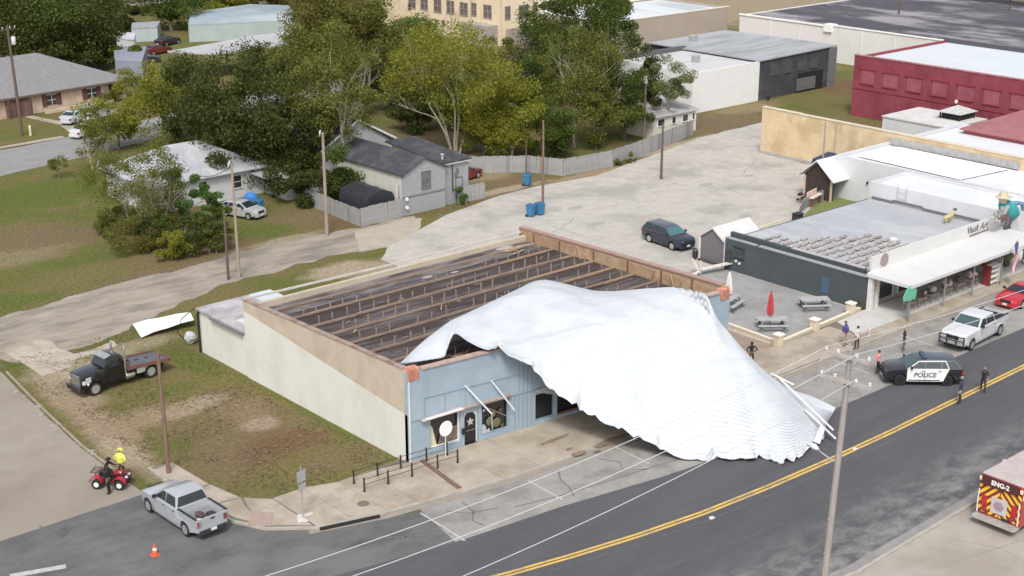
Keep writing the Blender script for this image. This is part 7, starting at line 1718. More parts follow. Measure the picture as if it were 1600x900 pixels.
# ---- red quad bike
a, b = at(150, 764), at(190, 766); hd = math.atan2(b.y - a.y, b.x - a.x)
cdir = Vector((math.cos(hd), math.sin(hd), 0)); lf = Vector((-cdir.y, cdir.x, 0)); mid = (a + b) / 2 + lf * .45
Q = thing('quad_bike', 'red quad bike with white hubs at the edge of the side street', 'quad bike', (mid.x, mid.y, .02), hd)
M_qr = paint('quad_red', (.42, .022, .04), .35, 0, .4)
def qb(name, m, fn, smooth=False, par=None): k = MB(); fn(k); return k.build(name, m, par or Q, smooth=smooth, local=True)
qb('frame', M_plas, lambda k: (k.box(-.75, .8, -.22, .22, .32, .62), k.tube([(-.95, 0, .5), (-.75, 0, .55)], .06)))
qb('rack', M_plas, lambda k: [k.tube([(-1.0, y, .92), (-.45, y, .94)], .025, 6) for y in (-.35, -.12, .12, .35)] + [k.tube([(x, -.38, .93), (x, .38, .93)], .025, 6) for x in (-1.0, -.45)])
qb('rack', M_plas, lambda k: [k.tube([(.55, y, .90), (1.0, y, .86)], .025, 6) for y in (-.3, -.1, .1, .3)] + [k.tube([(x, -.32, .88), (x, .32, .88)], .025, 6) for x in (.55, 1.0)])
qb('seat', mat('black_seat', (.02, .02, .02), rough=.7), lambda k: k.tube([(-.55, 0, .86), (-.2, 0, .80), (.15, 0, .80)], [.18, .17, .12], 10), smooth=True)
qb('tank', M_qr, lambda k: k.tube([(.10, 0, .74), (.35, 0, .86), (.68, 0, .80)], [.13, .2, .15], 10), smooth=True)
for s in (-1, 1):
    for nm, cx_ in (('front_fender', .62), ('rear_fender', -.68)):
        qb(nm, M_qr, lambda k: k.extr([(cx_ + .40 * math.cos(PI * (.08 + .84 * i / 8)), s * .24, .32 + .42 * math.sin(PI * (.08 + .84 * i / 8))) for i in range(9)] + [(cx_ + .36 * math.cos(PI * (.08 + .84 * i / 8)), s * .24, .32 + .37 * math.sin(PI * (.08 + .84 * i / 8))) for i in range(8, -1, -1)], (0, s * .34, 0)))
    qb('headlight', M_headl, lambda k: k.ico((.98, s * .2, .68), .09, 2), True)
qb('handlebar', M_plas, lambda k: (k.tube([(.42, -.38, 1.08), (.5, -.15, 1.05), (.5, .15, 1.05), (.42, .38, 1.08)], .025, 8), k.tube([(.5, 0, 1.05), (.62, 0, .8)], .03, 8)))
qb('front_bumper', M_plas, lambda k: k.tube([(.95, -.3, .45), (1.08, -.28, .62), (1.08, .28, .62), (.95, .3, .45)], .03, 8))
for x in (.65, -.65):
    for s in (-1, 1):
        k = MB(); k.lathe([(.14, -.11), (.24, -.12), (.29, -.08), (.29, .08), (.24, .12), (.14, .11)], (x, s * .46, .29), 16, 'Y'); w_ = k.build('wheel', M_rub, Q, smooth=True, local=True)
        k = MB(); k.lathe([(0, -.10), (.15, -.10), (.15, .10), (0, .10)], (x, s * .475, .29), 14, 'Y'); k.build('rim', mat('white_hub', (.66, .66, .65), rough=.4), w_, smooth=True, local=True)
# ================================================================== street furniture and small things
M_blk_p = mat('black_post_paint', (.02, .02, .021), rough=.5)
# hand rail posts on the corner sidewalk: two rows
def barrier_row(label, pts):
    T = thing('post_rail', label, 'railing', (pts[0][0], pts[0][1], .13))
    for (x, y) in pts:
        k = MB(); k.lathe([(0, 0), (.085, 0), (.085, .02), (.05, .03), (.05, .80), (.04, .83), (0, .84)], (x, y, .14), 10); k.build('post', M_blk_p, T, smooth=True)
    for z in (.40, .72):
        k = MB(); k.tube([(x, y, .14 + z) for x, y in pts], .017, 6); k.build('rail', M_blk_p, T)
barrier_row('rear row of short black posts with thin rails on the corner sidewalk', [(40.95, 59.95), (42.5, 59.85), (44.05, 59.75), (45.75, 59.55), (47.1, 59.35)])
barrier_row('front row of short black posts with thin rails on the corner sidewalk', [(40.8, 58.75), (42.35, 58.65), (43.9, 58.5), (45.65, 58.4), (46.95, 58.2)])
# street sign: grey back of a square sign on a post
T = thing('street_sign', 'grey post with square signs seen from behind on the corner sidewalk', 'sign', (36.6, 58.45, .14))
k = MB(); k.tube([(36.6, 58.45, .14), (36.6, 58.45, 3.1)], .04, 8); k.build('post', MATS['galvanised'], T)
k = MB(); k.cbox((36.6, 58.41, 2.55), (.62, .02, .62), rz=.2); k.build('sign_panel', mat('sign_back', (.36, .375, .39), rough=.5), T)
k = MB(); k.cbox((36.62, 58.40, 1.95), (.5, .02, .34), rz=.2); k.build('sign_panel', MATS['sign_back'], T)
k = MB(); k.add([(36.05, 58.1, .145), (36.9, 57.75, .145), (37.3, 58.6, .145), (36.5, 58.9, .145)], [(0, 1, 2, 3)]); k.build('base_pad', mat('chalky_concrete', (.60, .58, .54), (.46, .43, .38), 3, .9), T)
# traffic cone
T = thing('traffic_cone', 'orange traffic cone with white collar lying out on the asphalt by the pickup', 'cone', (28.9, 60.2, .022))
M_or = mat('cone_orange', (.66, .115, .045), (.56, .10, .045), 5, .6)
k = MB(); k.chbox(28.68, 29.12, 59.98, 60.42, .022, .065, .015); k.build('base', M_or, T)
k = MB(); k.lathe([(.155, .065), (.115, .28), (.085, .42), (.04, .60), (.035, .62), (0, .62)], (28.9, 60.2, .022), 14); k.build('body', M_or, T, smooth=True)
k = MB(); k.lathe([(.122, .27), (.093, .41), (.088, .41), (.115, .27)], (28.9, 60.2, .022), 14); k.build('collar', mat('cone_white', (.7, .64, .56), rough=.5), T, smooth=True)
# wheelie bins
M_bin = mat('bin_blue', (.035, .155, .30), (.05, .19, .35), 3, .5)
def bin_(label, x, y, rz=0, h=1.15, group=None):
    T = thing('recycling_bin', label, 'bin', (x, y, .012), rz, group)
    k = MB(); k.add([(-.27, -.27, .1), (.27, -.27, .1), (.27, .3, .1), (-.27, .3, .1), (-.34, -.34, h - .12), (.34, -.34, h - .12), (.34, .38, h - .12), (-.34, .38, h - .12)], [(3, 2, 1, 0), (4, 5, 6, 7), (0, 1, 5, 4), (1, 2, 6, 5), (2, 3, 7, 6), (3, 0, 4, 7)]); k.build('body', M_bin, T, local=True)
    k = MB(); k.add([(-.37, -.38, h - .11), (.37, -.38, h - .11), (.37, .40, h - .11), (-.37, .40, h - .11), (-.3, -.3, h), (.3, -.3, h), (.32, .36, h + .03), (-.32, .36, h + .03)], [(3, 2, 1, 0), (4, 5, 6, 7), (0, 1, 5, 4), (1, 2, 6, 5), (2, 3, 7, 6), (3, 0, 4, 7)]); k.build('lid', mat('bin_lid', (.03, .125, .25), rough=.45), T, local=True)
    k = MB(); k.tube([(-.3, .46, h - .16), (.3, .46, h - .16)], .03, 6); k.build('handle', mat('bin_lid', (.03, .125, .25)), T, local=True)
    for s in (-1, 1): k = MB(); k.lathe([(0, -.04), (.13, -.04), (.13, .04), (0, .04)], (s * .30, .30, .13), 10, 'X'); k.build('wheel', M_rub, T, local=True)
    return T
bin_('left blue bin of the pair by the brown pole at the lot edge', 84.85, 94.0, .3)
bin_('right blue bin of the pair, standing against the brown pole', 85.85, 93.9, .1)
bin_('lone blue bin on the dirt near the bend of the long fence', 92.1, 102.6, .4)
bin_('blue bin partly hidden beside the silver hatchback', 66.9, 111.6, .4, 1.25)
# dumpster by the tan wall
T = thing('dumpster', 'dark blue dumpster against the foot of the tan brick wall', 'dumpster', (118.6, 85.6, .014))
k = MB(); k.add([(117.9, 84.5, .15), (119.9, 84.5, .15), (119.9, 87.3, .15), (117.9, 87.3, .15), (117.6, 84.4, 1.35), (120.1, 84.4, 1.7), (120.1, 87.4, 1.7), (117.6, 87.4, 1.35)], [(3, 2, 1, 0), (4, 5, 6, 7), (0, 1, 5, 4), (1, 2, 6, 5), (2, 3, 7, 6), (3, 0, 4, 7)]); k.build('body', mat('dumpster_blue', (.025, .055, .14), (.035, .075, .17), 2, .55), T)
for y0, y1 in ((84.42, 85.88), (85.92, 87.38)): k = MB(); k.extr([(117.55, y0, 1.37), (120.12, y0, 1.72), (120.12, y1, 1.72), (117.55, y1, 1.37)], (0, 0, .06)); k.build('lid', mat('dumpster_lid', (.02, .04, .095), rough=.5), T)
k = MB(); k.box(117.95, 118.15, 87.42, 87.75, .5, 1.1); k.box(117.95, 118.15, 84.05, 84.38, .5, 1.1); k.build('lift_pocket', mat('dumpster_lid', (.02, .04, .095)), T)
# picnic tables with slatted tops
M_pt = mat('grey_picnic', (.33, .33, .335), (.41, .41, .415), 3, .7)
M_ptd = mat('dark_picnic_leg', (.13, .13, .135), rough=.6)
def picnic(label, x, y, rz):
    T = thing('picnic_table', label, 'picnic table', (x, y, .021), rz)
    for i in range(5): k = MB(); k.box(-.92, .92, -.38 + i * .155, -.38 + i * .155 + .135, .72, .76); k.build('tabletop_plank', M_pt, T, local=True)
    for s in (-1, 1):
        for j in range(2): k = MB(); k.box(-.92, .92, s * .62 + j * .14 - .13, s * .62 + j * .14 - .01, .43, .47); k.build('bench_plank', M_pt, T, local=True)
        k = MB(); k.beam((s * .68, -.30, .71), (s * .68, -.72, .0), .09, .07); k.beam((s * .68, .30, .71), (s * .68, .72, .0), .09, .07); k.beam((s * .68, -.76, .39), (s * .68, .76, .39), .07, .07); k.build('leg_frame', M_ptd, T, local=True)
    return T
picnic('grey picnic table beneath the folded white parasol', 79.2, 65.6, .25)
picnic('grey picnic table beneath the folded red parasol', 78.1, 60.6, -.72)
picnic('grey picnic table by the slate wall of the patio', 83.9, 61.3, -.62)
for o in [o for o in bpy.data.objects if o.name.startswith('picnic_table')]: o.scale = (1.2, 1.2, 1.08)
def parasol(label, x, y, h, m):
    T = thing('folded_parasol', label, 'parasol', (x, y, .021))
    k = MB(); k.tube([(x, y, 0), (x, y, h + .12)], .03, 8); k.build('pole', M_ptd, T)
    k = MB(); pr = [(.06, .95), (.20, 1.05), (.235, 1.35), (.20, 1.7), (.13, h - .35), (.05, h - .02), (0, h)]
    vs = []; fs = []; n = 16
    for r, z in pr:
        for j in range(n): q = r * (1.18 if j % 2 else .78); vs.append((x + q * math.cos(2 * PI * j / n), y + q * math.sin(2 * PI * j / n), z))
    for i in range(len(pr) - 1):
        for j in range(n): q = (j + 1) % n; fs.append((i * n + j, i * n + q, (i + 1) * n + q, (i + 1) * n + j))
    k.add(vs, fs); k.build('canopy', m, T)
    return T
parasol('folded white parasol standing by the far picnic table', 79.5, 65.9, 2.75, mat('parasol_white', (.68, .65, .64), (.60, .57, .56), 4, .8))
parasol('folded red parasol standing by the near picnic table', 78.2, 60.9, 2.75, mat('parasol_red', (.50, .06, .07), (.40, .045, .055), 4, .8))
# patio kerb walls and stub pillars
M_cw = mat('cream_wall_cap', (.60, .52, .40), (.52, .44, .335), 2, .85)
for lab, a, b in (('low cream kerb wall along the street side of the patio', (75.75, 58.15), (86.1, 58.75)), ('low cream kerb wall along the left side of the patio', (75.85, 58.45), (76.05, 63.2))):
    T = thing('patio_wall', lab, 'wall', (*a, 0)); k = MB(); k.beam((*a, .1), (*b, .1), .22, .36); k.build('body', M_cw, T)
    k = MB(); k.beam((*a, .3), (*b, .3), .27, .05); k.build('cap', mat('pale_wall_cap', (.66, .60, .48), rough=.8), T)
for i, (x, y) in enumerate(((75.65, 58.05), (80.05, 58.3), (84.9, 58.72))):
    T = thing('patio_pillar', ('cream stub pillar at the left street corner of the patio', 'cream stub pillar midway along the patio wall', 'cream stub pillar nearest the slate wall')[i], 'pillar', (x, y, 0))
    k = MB(); k.chbox(x - .27, x + .27, y - .27, y + .27, 0, .88, .03); k.build('shaft', M_cw, T)
    k = MB(); k.chbox(x - .33, x + .33, y - .33, y + .33, .881, .98, .03); k.build('cap', mat('pillar_cap', (.70, .66, .57), rough=.8), T)
# green sign hanging on a pole near the shop, other posts
T = thing('green_sign', 'rounded green sign board on a steel post under the canopy edge', 'sign', (86.4, 54.75, .14))
k = MB(); k.tube([(86.4, 54.75, .14), (86.4, 54.75, 2.95)], .05, 8); k.build('post', MATS['steel_post'], T)
k = MB(); k.extr([(85.45, 54.72, 1.95), (86.9, 54.72, 1.85), (87.05, 54.72, 2.4), (86.7, 54.72, 2.9), (86.2, 54.72, 3.02), (85.75, 54.72, 2.75), (85.4, 54.72, 2.3)], (0, -.07, 0)); k.build('board', mat('sign_green', (.11, .40, .26), (.15, .47, .32), 4, .6), T)
T = thing('water_hydrant', 'pale fire hydrant near the kerb before the shop', 'hydrant', (81.9, 54.95, .14))
k = MB(); k.lathe([(.12, 0), (.12, .05), (.09, .07), (.09, .45), (.12, .48), (.10, .58), (.04, .66), (0, .68)], (81.9, 54.95, .14), 12); k.build('barrel', mat('pale_hydrant', (.50, .47, .44), rough=.6), T, smooth=True)
k = MB(); k.tube([(81.72, 54.95, .52), (82.08, 54.95, .52)], .05, 8); k.build('outlet', MATS['pale_hydrant'], T)
# thin rods of a fallen rail on the sidewalk left of the police car
for lab, (px, py), h in (('thin steel post standing on the sidewalk left of the purple shirted person', (1275, 596), 1.5), ('thin steel post nearest the torn roof edge on the sidewalk', (1300, 590), 1.3)):
    p = at(px, py); T = thing('thin_post', lab, 'post', (p.x, p.y, .1)); k = MB(); k.lathe([(.06, 0), (.06, .02), (.025, .03), (.025, h), (.03, h + .02), (0, h + .03)], (p.x, p.y, .1), 8); k.build('shaft', MATS['galvanised'], T)
# flag on a staff
T = thing('flag', 'striped national flag hanging from a staff on the canopy front', 'flag', (99.2, 54.5, 2.9))
k = MB(); k.tube([(99.4, 54.75, 2.7), (98.9, 53.7, 4.15)], .025, 8); k.ico((98.88, 53.66, 4.2), .05, 1); k.build('staff', mat('pale_staff', (.6, .6, .58), rough=.4), T)
def fl(u, v): return (99.0 + .10 * math.sin(u * 5 + v * 3) + u * .62, 53.95 + .10 * math.sin(v * 9 + u * 7) + u * .1, 3.95 - v * 2.5 - u * .3)
for s in range(13):
    k = MB(); a, b = s / 13, (s + 1) / 13; vs = [fl(q / 2 if False else a, t / 12) for t in range(13)] + [fl(b, t / 12) for t in range(13)]
    k.add(vs, [(t, t + 1, 14 + t, 13 + t) for t in range(12)]); o = k.build('stripe', mat('flag_red', (.42, .04, .06), rough=.8) if s % 2 == 0 else mat('flag_white', (.66, .64, .64), rough=.8), T)
k = MB(); vs = [(fl(u / 6 * .55, v / 6 * .42)[0], fl(u / 6 * .55, v / 6 * .42)[1] - .012, fl(u / 6 * .55, v / 6 * .42)[2]) for v in range(7) for u in range(7)]
k.add(vs, [(v * 7 + u, v * 7 + u + 1, v * 7 + u + 8, v * 7 + u + 7) for v in range(6) for u in range(6)]); k.build('canton', mat('flag_blue', (.06, .07, .20), rough=.8), T)
# goods set out under the canopy
def lump(name, label, cat, x, y, parts):
    T = thing(name, label, cat, (x, y, .15))
    for nm, c, r, sq, m in parts: k = MB(); k.ico((x + c[0], y + c[1], .15 + c[2]), r, 2, sq, .1); k.build(nm, m, T, fix=False)
    return T
M_pk = mat('dusty_pink', (.50, .33, .33), (.62, .5, .48), 6, .8); M_bnd = mat('dark_goods', (.06, .05, .05), (.14, .11, .10), 6, .8); M_gr2 = mat('grey_goods', (.32, .31, .31), (.45, .43, .42), 6, .8)
M_org = mat('rusty_orange', (.36, .17, .06), (.22, .11, .05), 4, .8)
for i, x in enumerate((88.6, 90.0, 91.6, 93.4, 95.2, 97.0)):
    T = thing('goods_stand', ('pink and white goods stand nearest the green sign under the canopy', 'dark goods stand second from the green sign under the canopy', 'pale goods stand third from the green sign under the canopy', 'grey goods stand near the middle canopy post', 'tall dark goods stand right of the middle canopy post', 'pale goods stand with dark frame near the flag')[i], 'display stand', (x, 56.2, .15))
    mm = (M_pk, M_bnd, M_gr2, M_gr2, M_bnd, M_pk)[i]
    k = MB(); k.box(x - .5, x + .5, 55.9, 56.5, .75, .82)
    for dx in (-.45, .45):
        for dy in (-.25, .25): k.beam((x + dx, 56.2 + dy, .15), (x + dx, 56.2 + dy, .75), .05, .05)
    k.build('table', MATS['brown_board'], T)
    for j in range(8):
        k = MB(); k.ico((x + random.uniform(-.4, .4), 56.2 + random.uniform(-.25, .25), .98 + random.random() * .3), random.uniform(.13, .24), 1, (1, .8, 1.2), .12); k.build('goods', mm if j % 2 else random.choice((M_pk, M_gr2, M_bnd)), T, fix=False)
def chair(label, x, y, rz, m):
    T = thing('rocking_chair', label, 'chair', (x, y, .15), rz)
    for nm, fn in (('seat', lambda k: k.chbox(-.3, .3, -.3, .3, .40, .46, .02)), ('backrest', lambda k: [k.box(-.28 + i * .14, -.2 + i * .14, .27, .32, .46, 1.15) for i in range(5)] + [k.box(-.32, .32, .26, .33, 1.15, 1.25)])):
        k = MB(); fn(k); k.build(nm, m, T, local=True)
    for s in (-1, 1):
        k = MB(); k.beam((s * .28, -.26, .05), (s * .28, -.26, .66), .06, .06); k.beam((s * .28, .28, .05), (s * .28, .28, .46), .06, .06); k.build('leg', m, T, local=True)
        k = MB(); k.box(s * .28 - .05, s * .28 + .05, -.34, .3, .66, .70); k.build('armrest', m, T, local=True)
        k = MB(); k.tube([(s * .28, -.55, .14), (s * .28, -.2, .05), (s * .28, .2, .05), (s * .28, .55, .14)], .03, 6); k.build('rocker', m, T, local=True)
chair('dark wooden armchair at the far right of the shop sidewalk', 105.5, 56.3, -.4, mat('chair_brown', (.10, .075, .06), rough=.7))
T = thing('shelf_rack', 'rack with white shelves and dark red side by the flag', 'shelf', (98.7, 55.6, .15))
for z in (.3, .75, 1.2, 1.6): k = MB(); k.box(98.2, 99.4, 55.3, 55.9, z, z + .08); k.build('shelf', M_white, T)
k = MB(); k.box(98.08, 98.19, 55.25, 55.95, .15, 1.75); k.build('side', mat('dark_red_side', (.20, .03, .035), rough=.7), T)
k = MB(); k.box(99.41, 99.48, 55.25, 55.95, .15, 1.75); k.build('side', M_white, T)
lump('pumpkin_pile', 'heap of rusty orange and dark goods beside the flag', 'goods', 100.6, 56.9, [('pumpkin', (random.uniform(-.7, .7), random.uniform(-.4, .4), .3 + random.random() * .5), random.uniform(.22, .34), (1, 1, .85), M_org if i % 3 else M_bnd) for i in range(9)])
lump('planter', 'green planter bush at the far end of the shop sidewalk', 'plant', 103.8, 57.2, [('pot', (0, 0, .3), .35, (1, 1, 1), M_bnd), ('foliage', (0, 0, .85), .5, (1.2, 1, .9), mat('planter_green', (.08, .11, .04), (.14, .17, .07), 6, .8)), ('foliage', (.6, .1, .7), .35, (1.1, 1, .9), MATS['planter_green'])])
# small items by the lawn: pink bench, black box
T = thing('garden_bench', 'pale pink bench with brown legs beside the kiosk on the lawn', 'bench', (107.6, 79.4, 0), .25)
for nm, fn in (('seat', lambda k: k.chbox(-1.1, 1.1, -.3, .3, .85, .98, .03)), ('backrest', lambda k: k.chbox(-1.1, 1.1, .3, .38, .9, 1.4, .02))):
    k = MB(); fn(k); k.build(nm, mat('pale_pink_paint', (.64, .50, .44), rough=.7), T, local=True)
for s in (-1, 1): k = MB(); k.box(s * .9 - .06, s * .9 + .06, -.25, .3, 0, .85); k.build('leg', mat('brown_leg', (.16, .07, .045), rough=.8), T, local=True)
T = thing('black_box', 'small black box at the left tip of the lawn patch', 'box', (101.8, 76.9, 0)); k = MB(); k.chbox(101.4, 102.2, 76.5, 77.2, 0, .75, .04); k.build('body', M_plas, T); k = MB(); k.chbox(101.36, 102.24, 76.46, 77.24, .751, .83, .02); k.build('lid', M_plas, T)
k = MB(); k.beam((96.2, 77.6, .1), (101.0, 77.9, .1), .16, .16); tag(k.build('parking_curb', mat('cream_kerb', (.62, .56, .42), rough=.8)), 'cream parking kerb bar left of the lawn patch', 'kerb bar')
# litter near the white cottage
lump('toy_heap', 'red and white toys lying at the left corner of the white cottage', 'toys', 58.7, 117.0, [('toy', (-.5, 0, .3), .45, (1, .7, .8), mat('pale_toy', (.6, .63, .62), rough=.6)), ('toy', (.3, -.1, .3), .4, (1, .7, .8), mat('red_toy', (.35, .06, .06), rough=.6)), ('toy', (.0, .5, .8), .35, (1, 1, .6), M_bnd)])
lump('blue_bundle', 'blue tarp bundle at the corner of the white cottage porch', 'tarp', 67.0, 113.2, [('tarp', (0, 0, .7), .8, (1, .8, 1), mat('blue_tarp', (.02, .12, .42), (.04, .20, .5), 4, .5)), ('tarp', (.6, .2, .4), .5, (1, 1, .8), MATS['blue_tarp'])])
T = thing('marker_post', 'short cream marker post on the lawn before the ranch house', 'post', (*P(48, 212), 0)); p = P(48, 212); k = MB(); k.lathe([(.14, 0), (.14, 1.1), (.1, 1.18), (0, 1.2)], (*p, 0), 10); k.build('shaft', mat('cream_post', (.62, .56, .40), rough=.8), T)
# broken kerb stones and rubble along the side street
k = MB(); 
for i in range(26):
    t = i / 26; x = 31.75 + .9 * t + random.uniform(-.25, .25); y = 71 + 24 * t + random.uniform(-.5, .5)
    k.ico((x, y, .03), random.uniform(.08, .28), 1, (1.2, 1, .35), .2)
tag(k.build('kerb_rubble', mat('rubble_grey', (.315, .292, .262), (.225, .210, .188), 4, .95), fix=False), kind='stuff')
k = MB(); k.prism([tuple(p)[:2] for p in ribbon([(31.85, 70.4), (31.9, 74.7), (32.5, 81.6), (33.3, 89)], 0, .15)], 0, .05); tag(k.build('broken_kerb', mat('dirty_kerb', (.33, .285, .23), (.24, .20, .155), 1.2, .95, world=True)), kind='structure')
# bright litter on the road
for lab, px, py in (('pale scrap of paper on the road beyond the yellow line', 1112, 811), ('pale scrap on the road by the dusty kerb', 1570, 722), ('white scrap on the yellow line by the street pole', 1336, 703)):
    p = at(px, py); T = None; k = MB(); k.extr([(p.x - .16, p.y - .1, .04), (p.x + .15, p.y - .12, .05), (p.x + .18, p.y + .1, .06), (p.x, p.y + .16, .05), (p.x - .14, p.y + .08, .04)], (0, 0, .03)); tag(k.build('litter', mat('paper', (.60, .54, .52), rough=.8)), lab, 'litter')
# ================================================================== people
def person(label, x, y, z, rz, pose, cols, h=1.75, hat=None, vest=None, hairc=(.03, .022, .018), child_hold=None):
    """one skinned body; pose gives joint positions in metres (x right, y back, z up; facing -y)"""
    T = thing('person', label, 'person', (x, y, z), rz)
    s = h / 1.75
    J = {'pelvis': (0, 0, .95), 'waist': (0, .0, 1.08), 'chest': (0, .0, 1.33), 'neck': (0, .01, 1.50), 'head0': (0, -.01, 1.56), 'head1': (0, -.02, 1.65), 'head2': (0, -.01, 1.73),
         'shL': (.19, .0, 1.43), 'elL': (.25, .03, 1.16), 'wrL': (.27, -.03, .92), 'shR': (-.19, .0, 1.43), 'elR': (-.25, .03, 1.16), 'wrR': (-.27, -.03, .92),
         'hipL': (.10, 0, .90), 'knL': (.115, -.02, .50), 'anL': (.12, .03, .09), 'toL': (.14, -.16, .045), 'hipR': (-.10, 0, .90), 'knR': (-.115, -.02, .50), 'anR': (-.12, .03, .09), 'toR': (-.14, -.16, .045)}
    J.update(pose)
    V = Vector
    names = list(J); idx = {n: i for i, n in enumerate(names)}
    R_ = {'pelvis': (.155, .11), 'waist': (.145, .10), 'chest': (.17, .115), 'neck': (.058, .058), 'head0': (.075, .085), 'head1': (.085, .10), 'head2': (.06, .07), 'sh': (.07, .07), 'el': (.048, .048), 'wr': (.032, .03), 'hip': (.095, .095), 'kn': (.062, .062), 'an': (.045, .045), 'to': (.042, .034)}
    verts = [V(J[n]) for n in names]; rad = [R_.get(n, R_.get(n[:-1])) for n in names]
    E_ = [('pelvis', 'waist'), ('waist', 'chest'), ('chest', 'neck'), ('neck', 'head0'), ('head0', 'head1'), ('head1', 'head2')]
    for q in 'LR': E_ += [('chest', 'sh' + q), ('sh' + q, 'el' + q), ('el' + q, 'wr' + q), ('pelvis', 'hip' + q), ('hip' + q, 'kn' + q), ('kn' + q, 'an' + q), ('an' + q, 'to' + q)]
    edges = [(idx[a], idx[b]) for a, b in E_]
    part = {}
    # palm, four fingers of unequal length and a thumb leaving the palm's side
    for q, sg in (('L', 1), ('R', -1)):
        w_ = V(J['wr' + q]); d = (w_ - V(J['el' + q])).normalized(); up = V((0, -1, 0)) if abs(d.y) < .8 else V((0, 0, 1))
        side = d.cross(up).normalized(); fwd = side.cross(d).normalized()
        palm = w_ + d * .075; verts.append(palm); rad.append((.036, .02)); ip = len(verts) - 1; edges.append((idx['wr' + q], ip))
        for j, ln in enumerate((.075, .085, .08, .06)):
            b0 = palm + side * (-.028 + .0187 * j) + d * .02; b1 = b0 + d * ln * .55 + fwd * .012; b2 = b1 + (d * .6 + fwd * .6).normalized() * ln * .5
            for t_, r_ in ((b0, .0095), (b1, .0088), (b2, .0078)): verts.append(t_); rad.append((r_, r_))
            n_ = len(verts); edges += [(ip, n_ - 3), (n_ - 3, n_ - 2), (n_ - 2, n_ - 1)]
        t0 = w_ + d * .035 - side * .03; t1 = t0 + (d * .7 - side * .6 + fwd * .4).normalized() * .05
        verts += [t0, t1]; rad += [(.012, .012), (.0095, .0095)]; n_ = len(verts); edges += [(idx['wr' + q], n_ - 2), (n_ - 2, n_ - 1)]
    me = bpy.data.meshes.new('body_src'); me.from_pydata([v * s for v in verts], edges, [])
    o = bpy.data.objects.new('body_src', me); COL.objects.link(o)
    sk = o.modifiers.new('skin', 'SKIN'); sk.use_smooth_shade = True
    for i, sv in enumerate(me.skin_vertices[0].data): sv.radius = (rad[i][0] * s, rad[i][1] * s); sv.use_root = i == idx['pelvis']
    sb = o.modifiers.new('sub', 'SUBSURF'); sb.levels = 1; sb.render_levels = 1
    dg = bpy.context.evaluated_depsgraph_get(); bm_ = bpy.data.meshes.new_from_object(o.evaluated_get(dg)); bpy.data.objects.remove(o); bpy.data.meshes.remove(me)
    bm_.name = 'body'
    M_ = [mat('skin_' + cols['skin'], {'a': (.44, .27, .20), 'b': (.20, .115, .08)}[cols['skin']], rough=.6), cols['top'], cols['legs'], mat('dark_shoes', (.03, .028, .028), rough=.6), mat('hair_%d' % int(hairc[0] * 1000), hairc, rough=.8)]
    bm_.materials.clear()
    for m in M_: bm_.materials.append(m)
    segs = [('pelvis', 'waist', 1), ('waist', 'chest', 1), ('chest', 'neck', 1), ('neck', 'head0', 0), ('head0', 'head1', 0), ('head1', 'head2', 0)]
    for q in 'LR': segs += [('chest', 'sh' + q, 1), ('sh' + q, 'el' + q, 1), ('el' + q, 'wr' + q, 0 if cols.get('short') else 1), ('hip' + q, 'kn' + q, 2), ('pelvis', 'hip' + q, 2), ('kn' + q, 'an' + q, 0 if cols.get('shorts') else 2), ('an' + q, 'to' + q, 3)]
    for f in bm_.polygons:
        c = V(f.center) / s; best = (9, 0)
        for a, b, m_ in segs:
            A, B_ = V(J[a]), V(J[b]); d = B_ - A; t = max(0, min(1, (c - A).dot(d) / d.length_squared)); L = (c - A - d * t).length - (.05 if m_ == 1 else 0)
            if L < best[0]: best = (L, m_)
        m_ = best[1]
        for q in 'LR':
            if (c - V(J['wr' + q])).dot(V(J['wr' + q]) - V(J['el' + q])) > 0 and (c - V(J['wr' + q])).length < .25: m_ = 0
        f.material_index = m_; f.use_smooth = True
    body = bpy.data.objects.new('body', bm_); COL.objects.link(body); body.parent = T
    H = V(J['head1']) * s
    k = MB(); k.ico(H + V((0, .022, .028)) * s, .112 * s, 2, (.93, 1.0, .98)); hd = k.build('hair', M_[4], T, smooth=True, local=True)
    for f in (0,):
        me2 = hd.data; bm2 = bmesh.new(); bm2.from_mesh(me2); kill = [v for v in bm2.verts if (v.co.y < H.y - .045 * s and v.co.z < H.z + .055 * s) or v.co.z < H.z - .055 * s]; bmesh.ops.delete(bm2, geom=kill, context='VERTS'); bm2.to_mesh(me2); bm2.free()
    k = MB(); k.ico(H + V((0, -.108, -.01)) * s, .018 * s, 1, (.8, 1, 1.3)); k.build('nose', M_[0], T, smooth=True, local=True)
    for sg in (-1, 1):
        k = MB(); k.ico(H + V((sg * .034, -.092, .018)) * s, .0125 * s, 1); k.build('eye', mat('eye_dark', (.03, .02, .02), rough=.3), T, local=True)
        k = MB(); k.ico(H + V((sg * .092, .01, .0)) * s, .025 * s, 1, (.4, .8, 1.2)); k.build('ear', M_[0], T, local=True)
    k = MB(); k.cbox(H + V((0, -.097, -.045)) * s, (.045 * s, .012, .009)); k.build('mouth', mat('lip', (.28, .12, .10), rough=.6), T, local=True)
    if hat: k = MB(); k.lathe([(0, .10), (.09, .085), (.108, .02), (.17, .012), (.17, .0), (0, .0)], tuple(H + V((0, -.01, .055)) * s), 16); k.build('cap', hat, T, smooth=True, local=True)
    if vest:
        k = MB(); C_ = V(J['chest']) * s; W_ = V(J['waist']) * s; S_ = (V(J['shL']) + V(J['shR'])) / 2 * s
        k.tube([W_ - (C_ - W_) * .35, W_.lerp(C_, .4), C_, S_ + (S_ - C_) * .25], [.205 * s, .215 * s, .225 * s, .12 * s], 14); k.build('vest', vest, T, smooth=True, local=True)
    return T
K = dict
navy = mat('navy_uniform', (.028, .03, .065), (.04, .042, .085), 6, .8); navy2 = mat('navy_trousers', (.022, .024, .045), rough=.8)
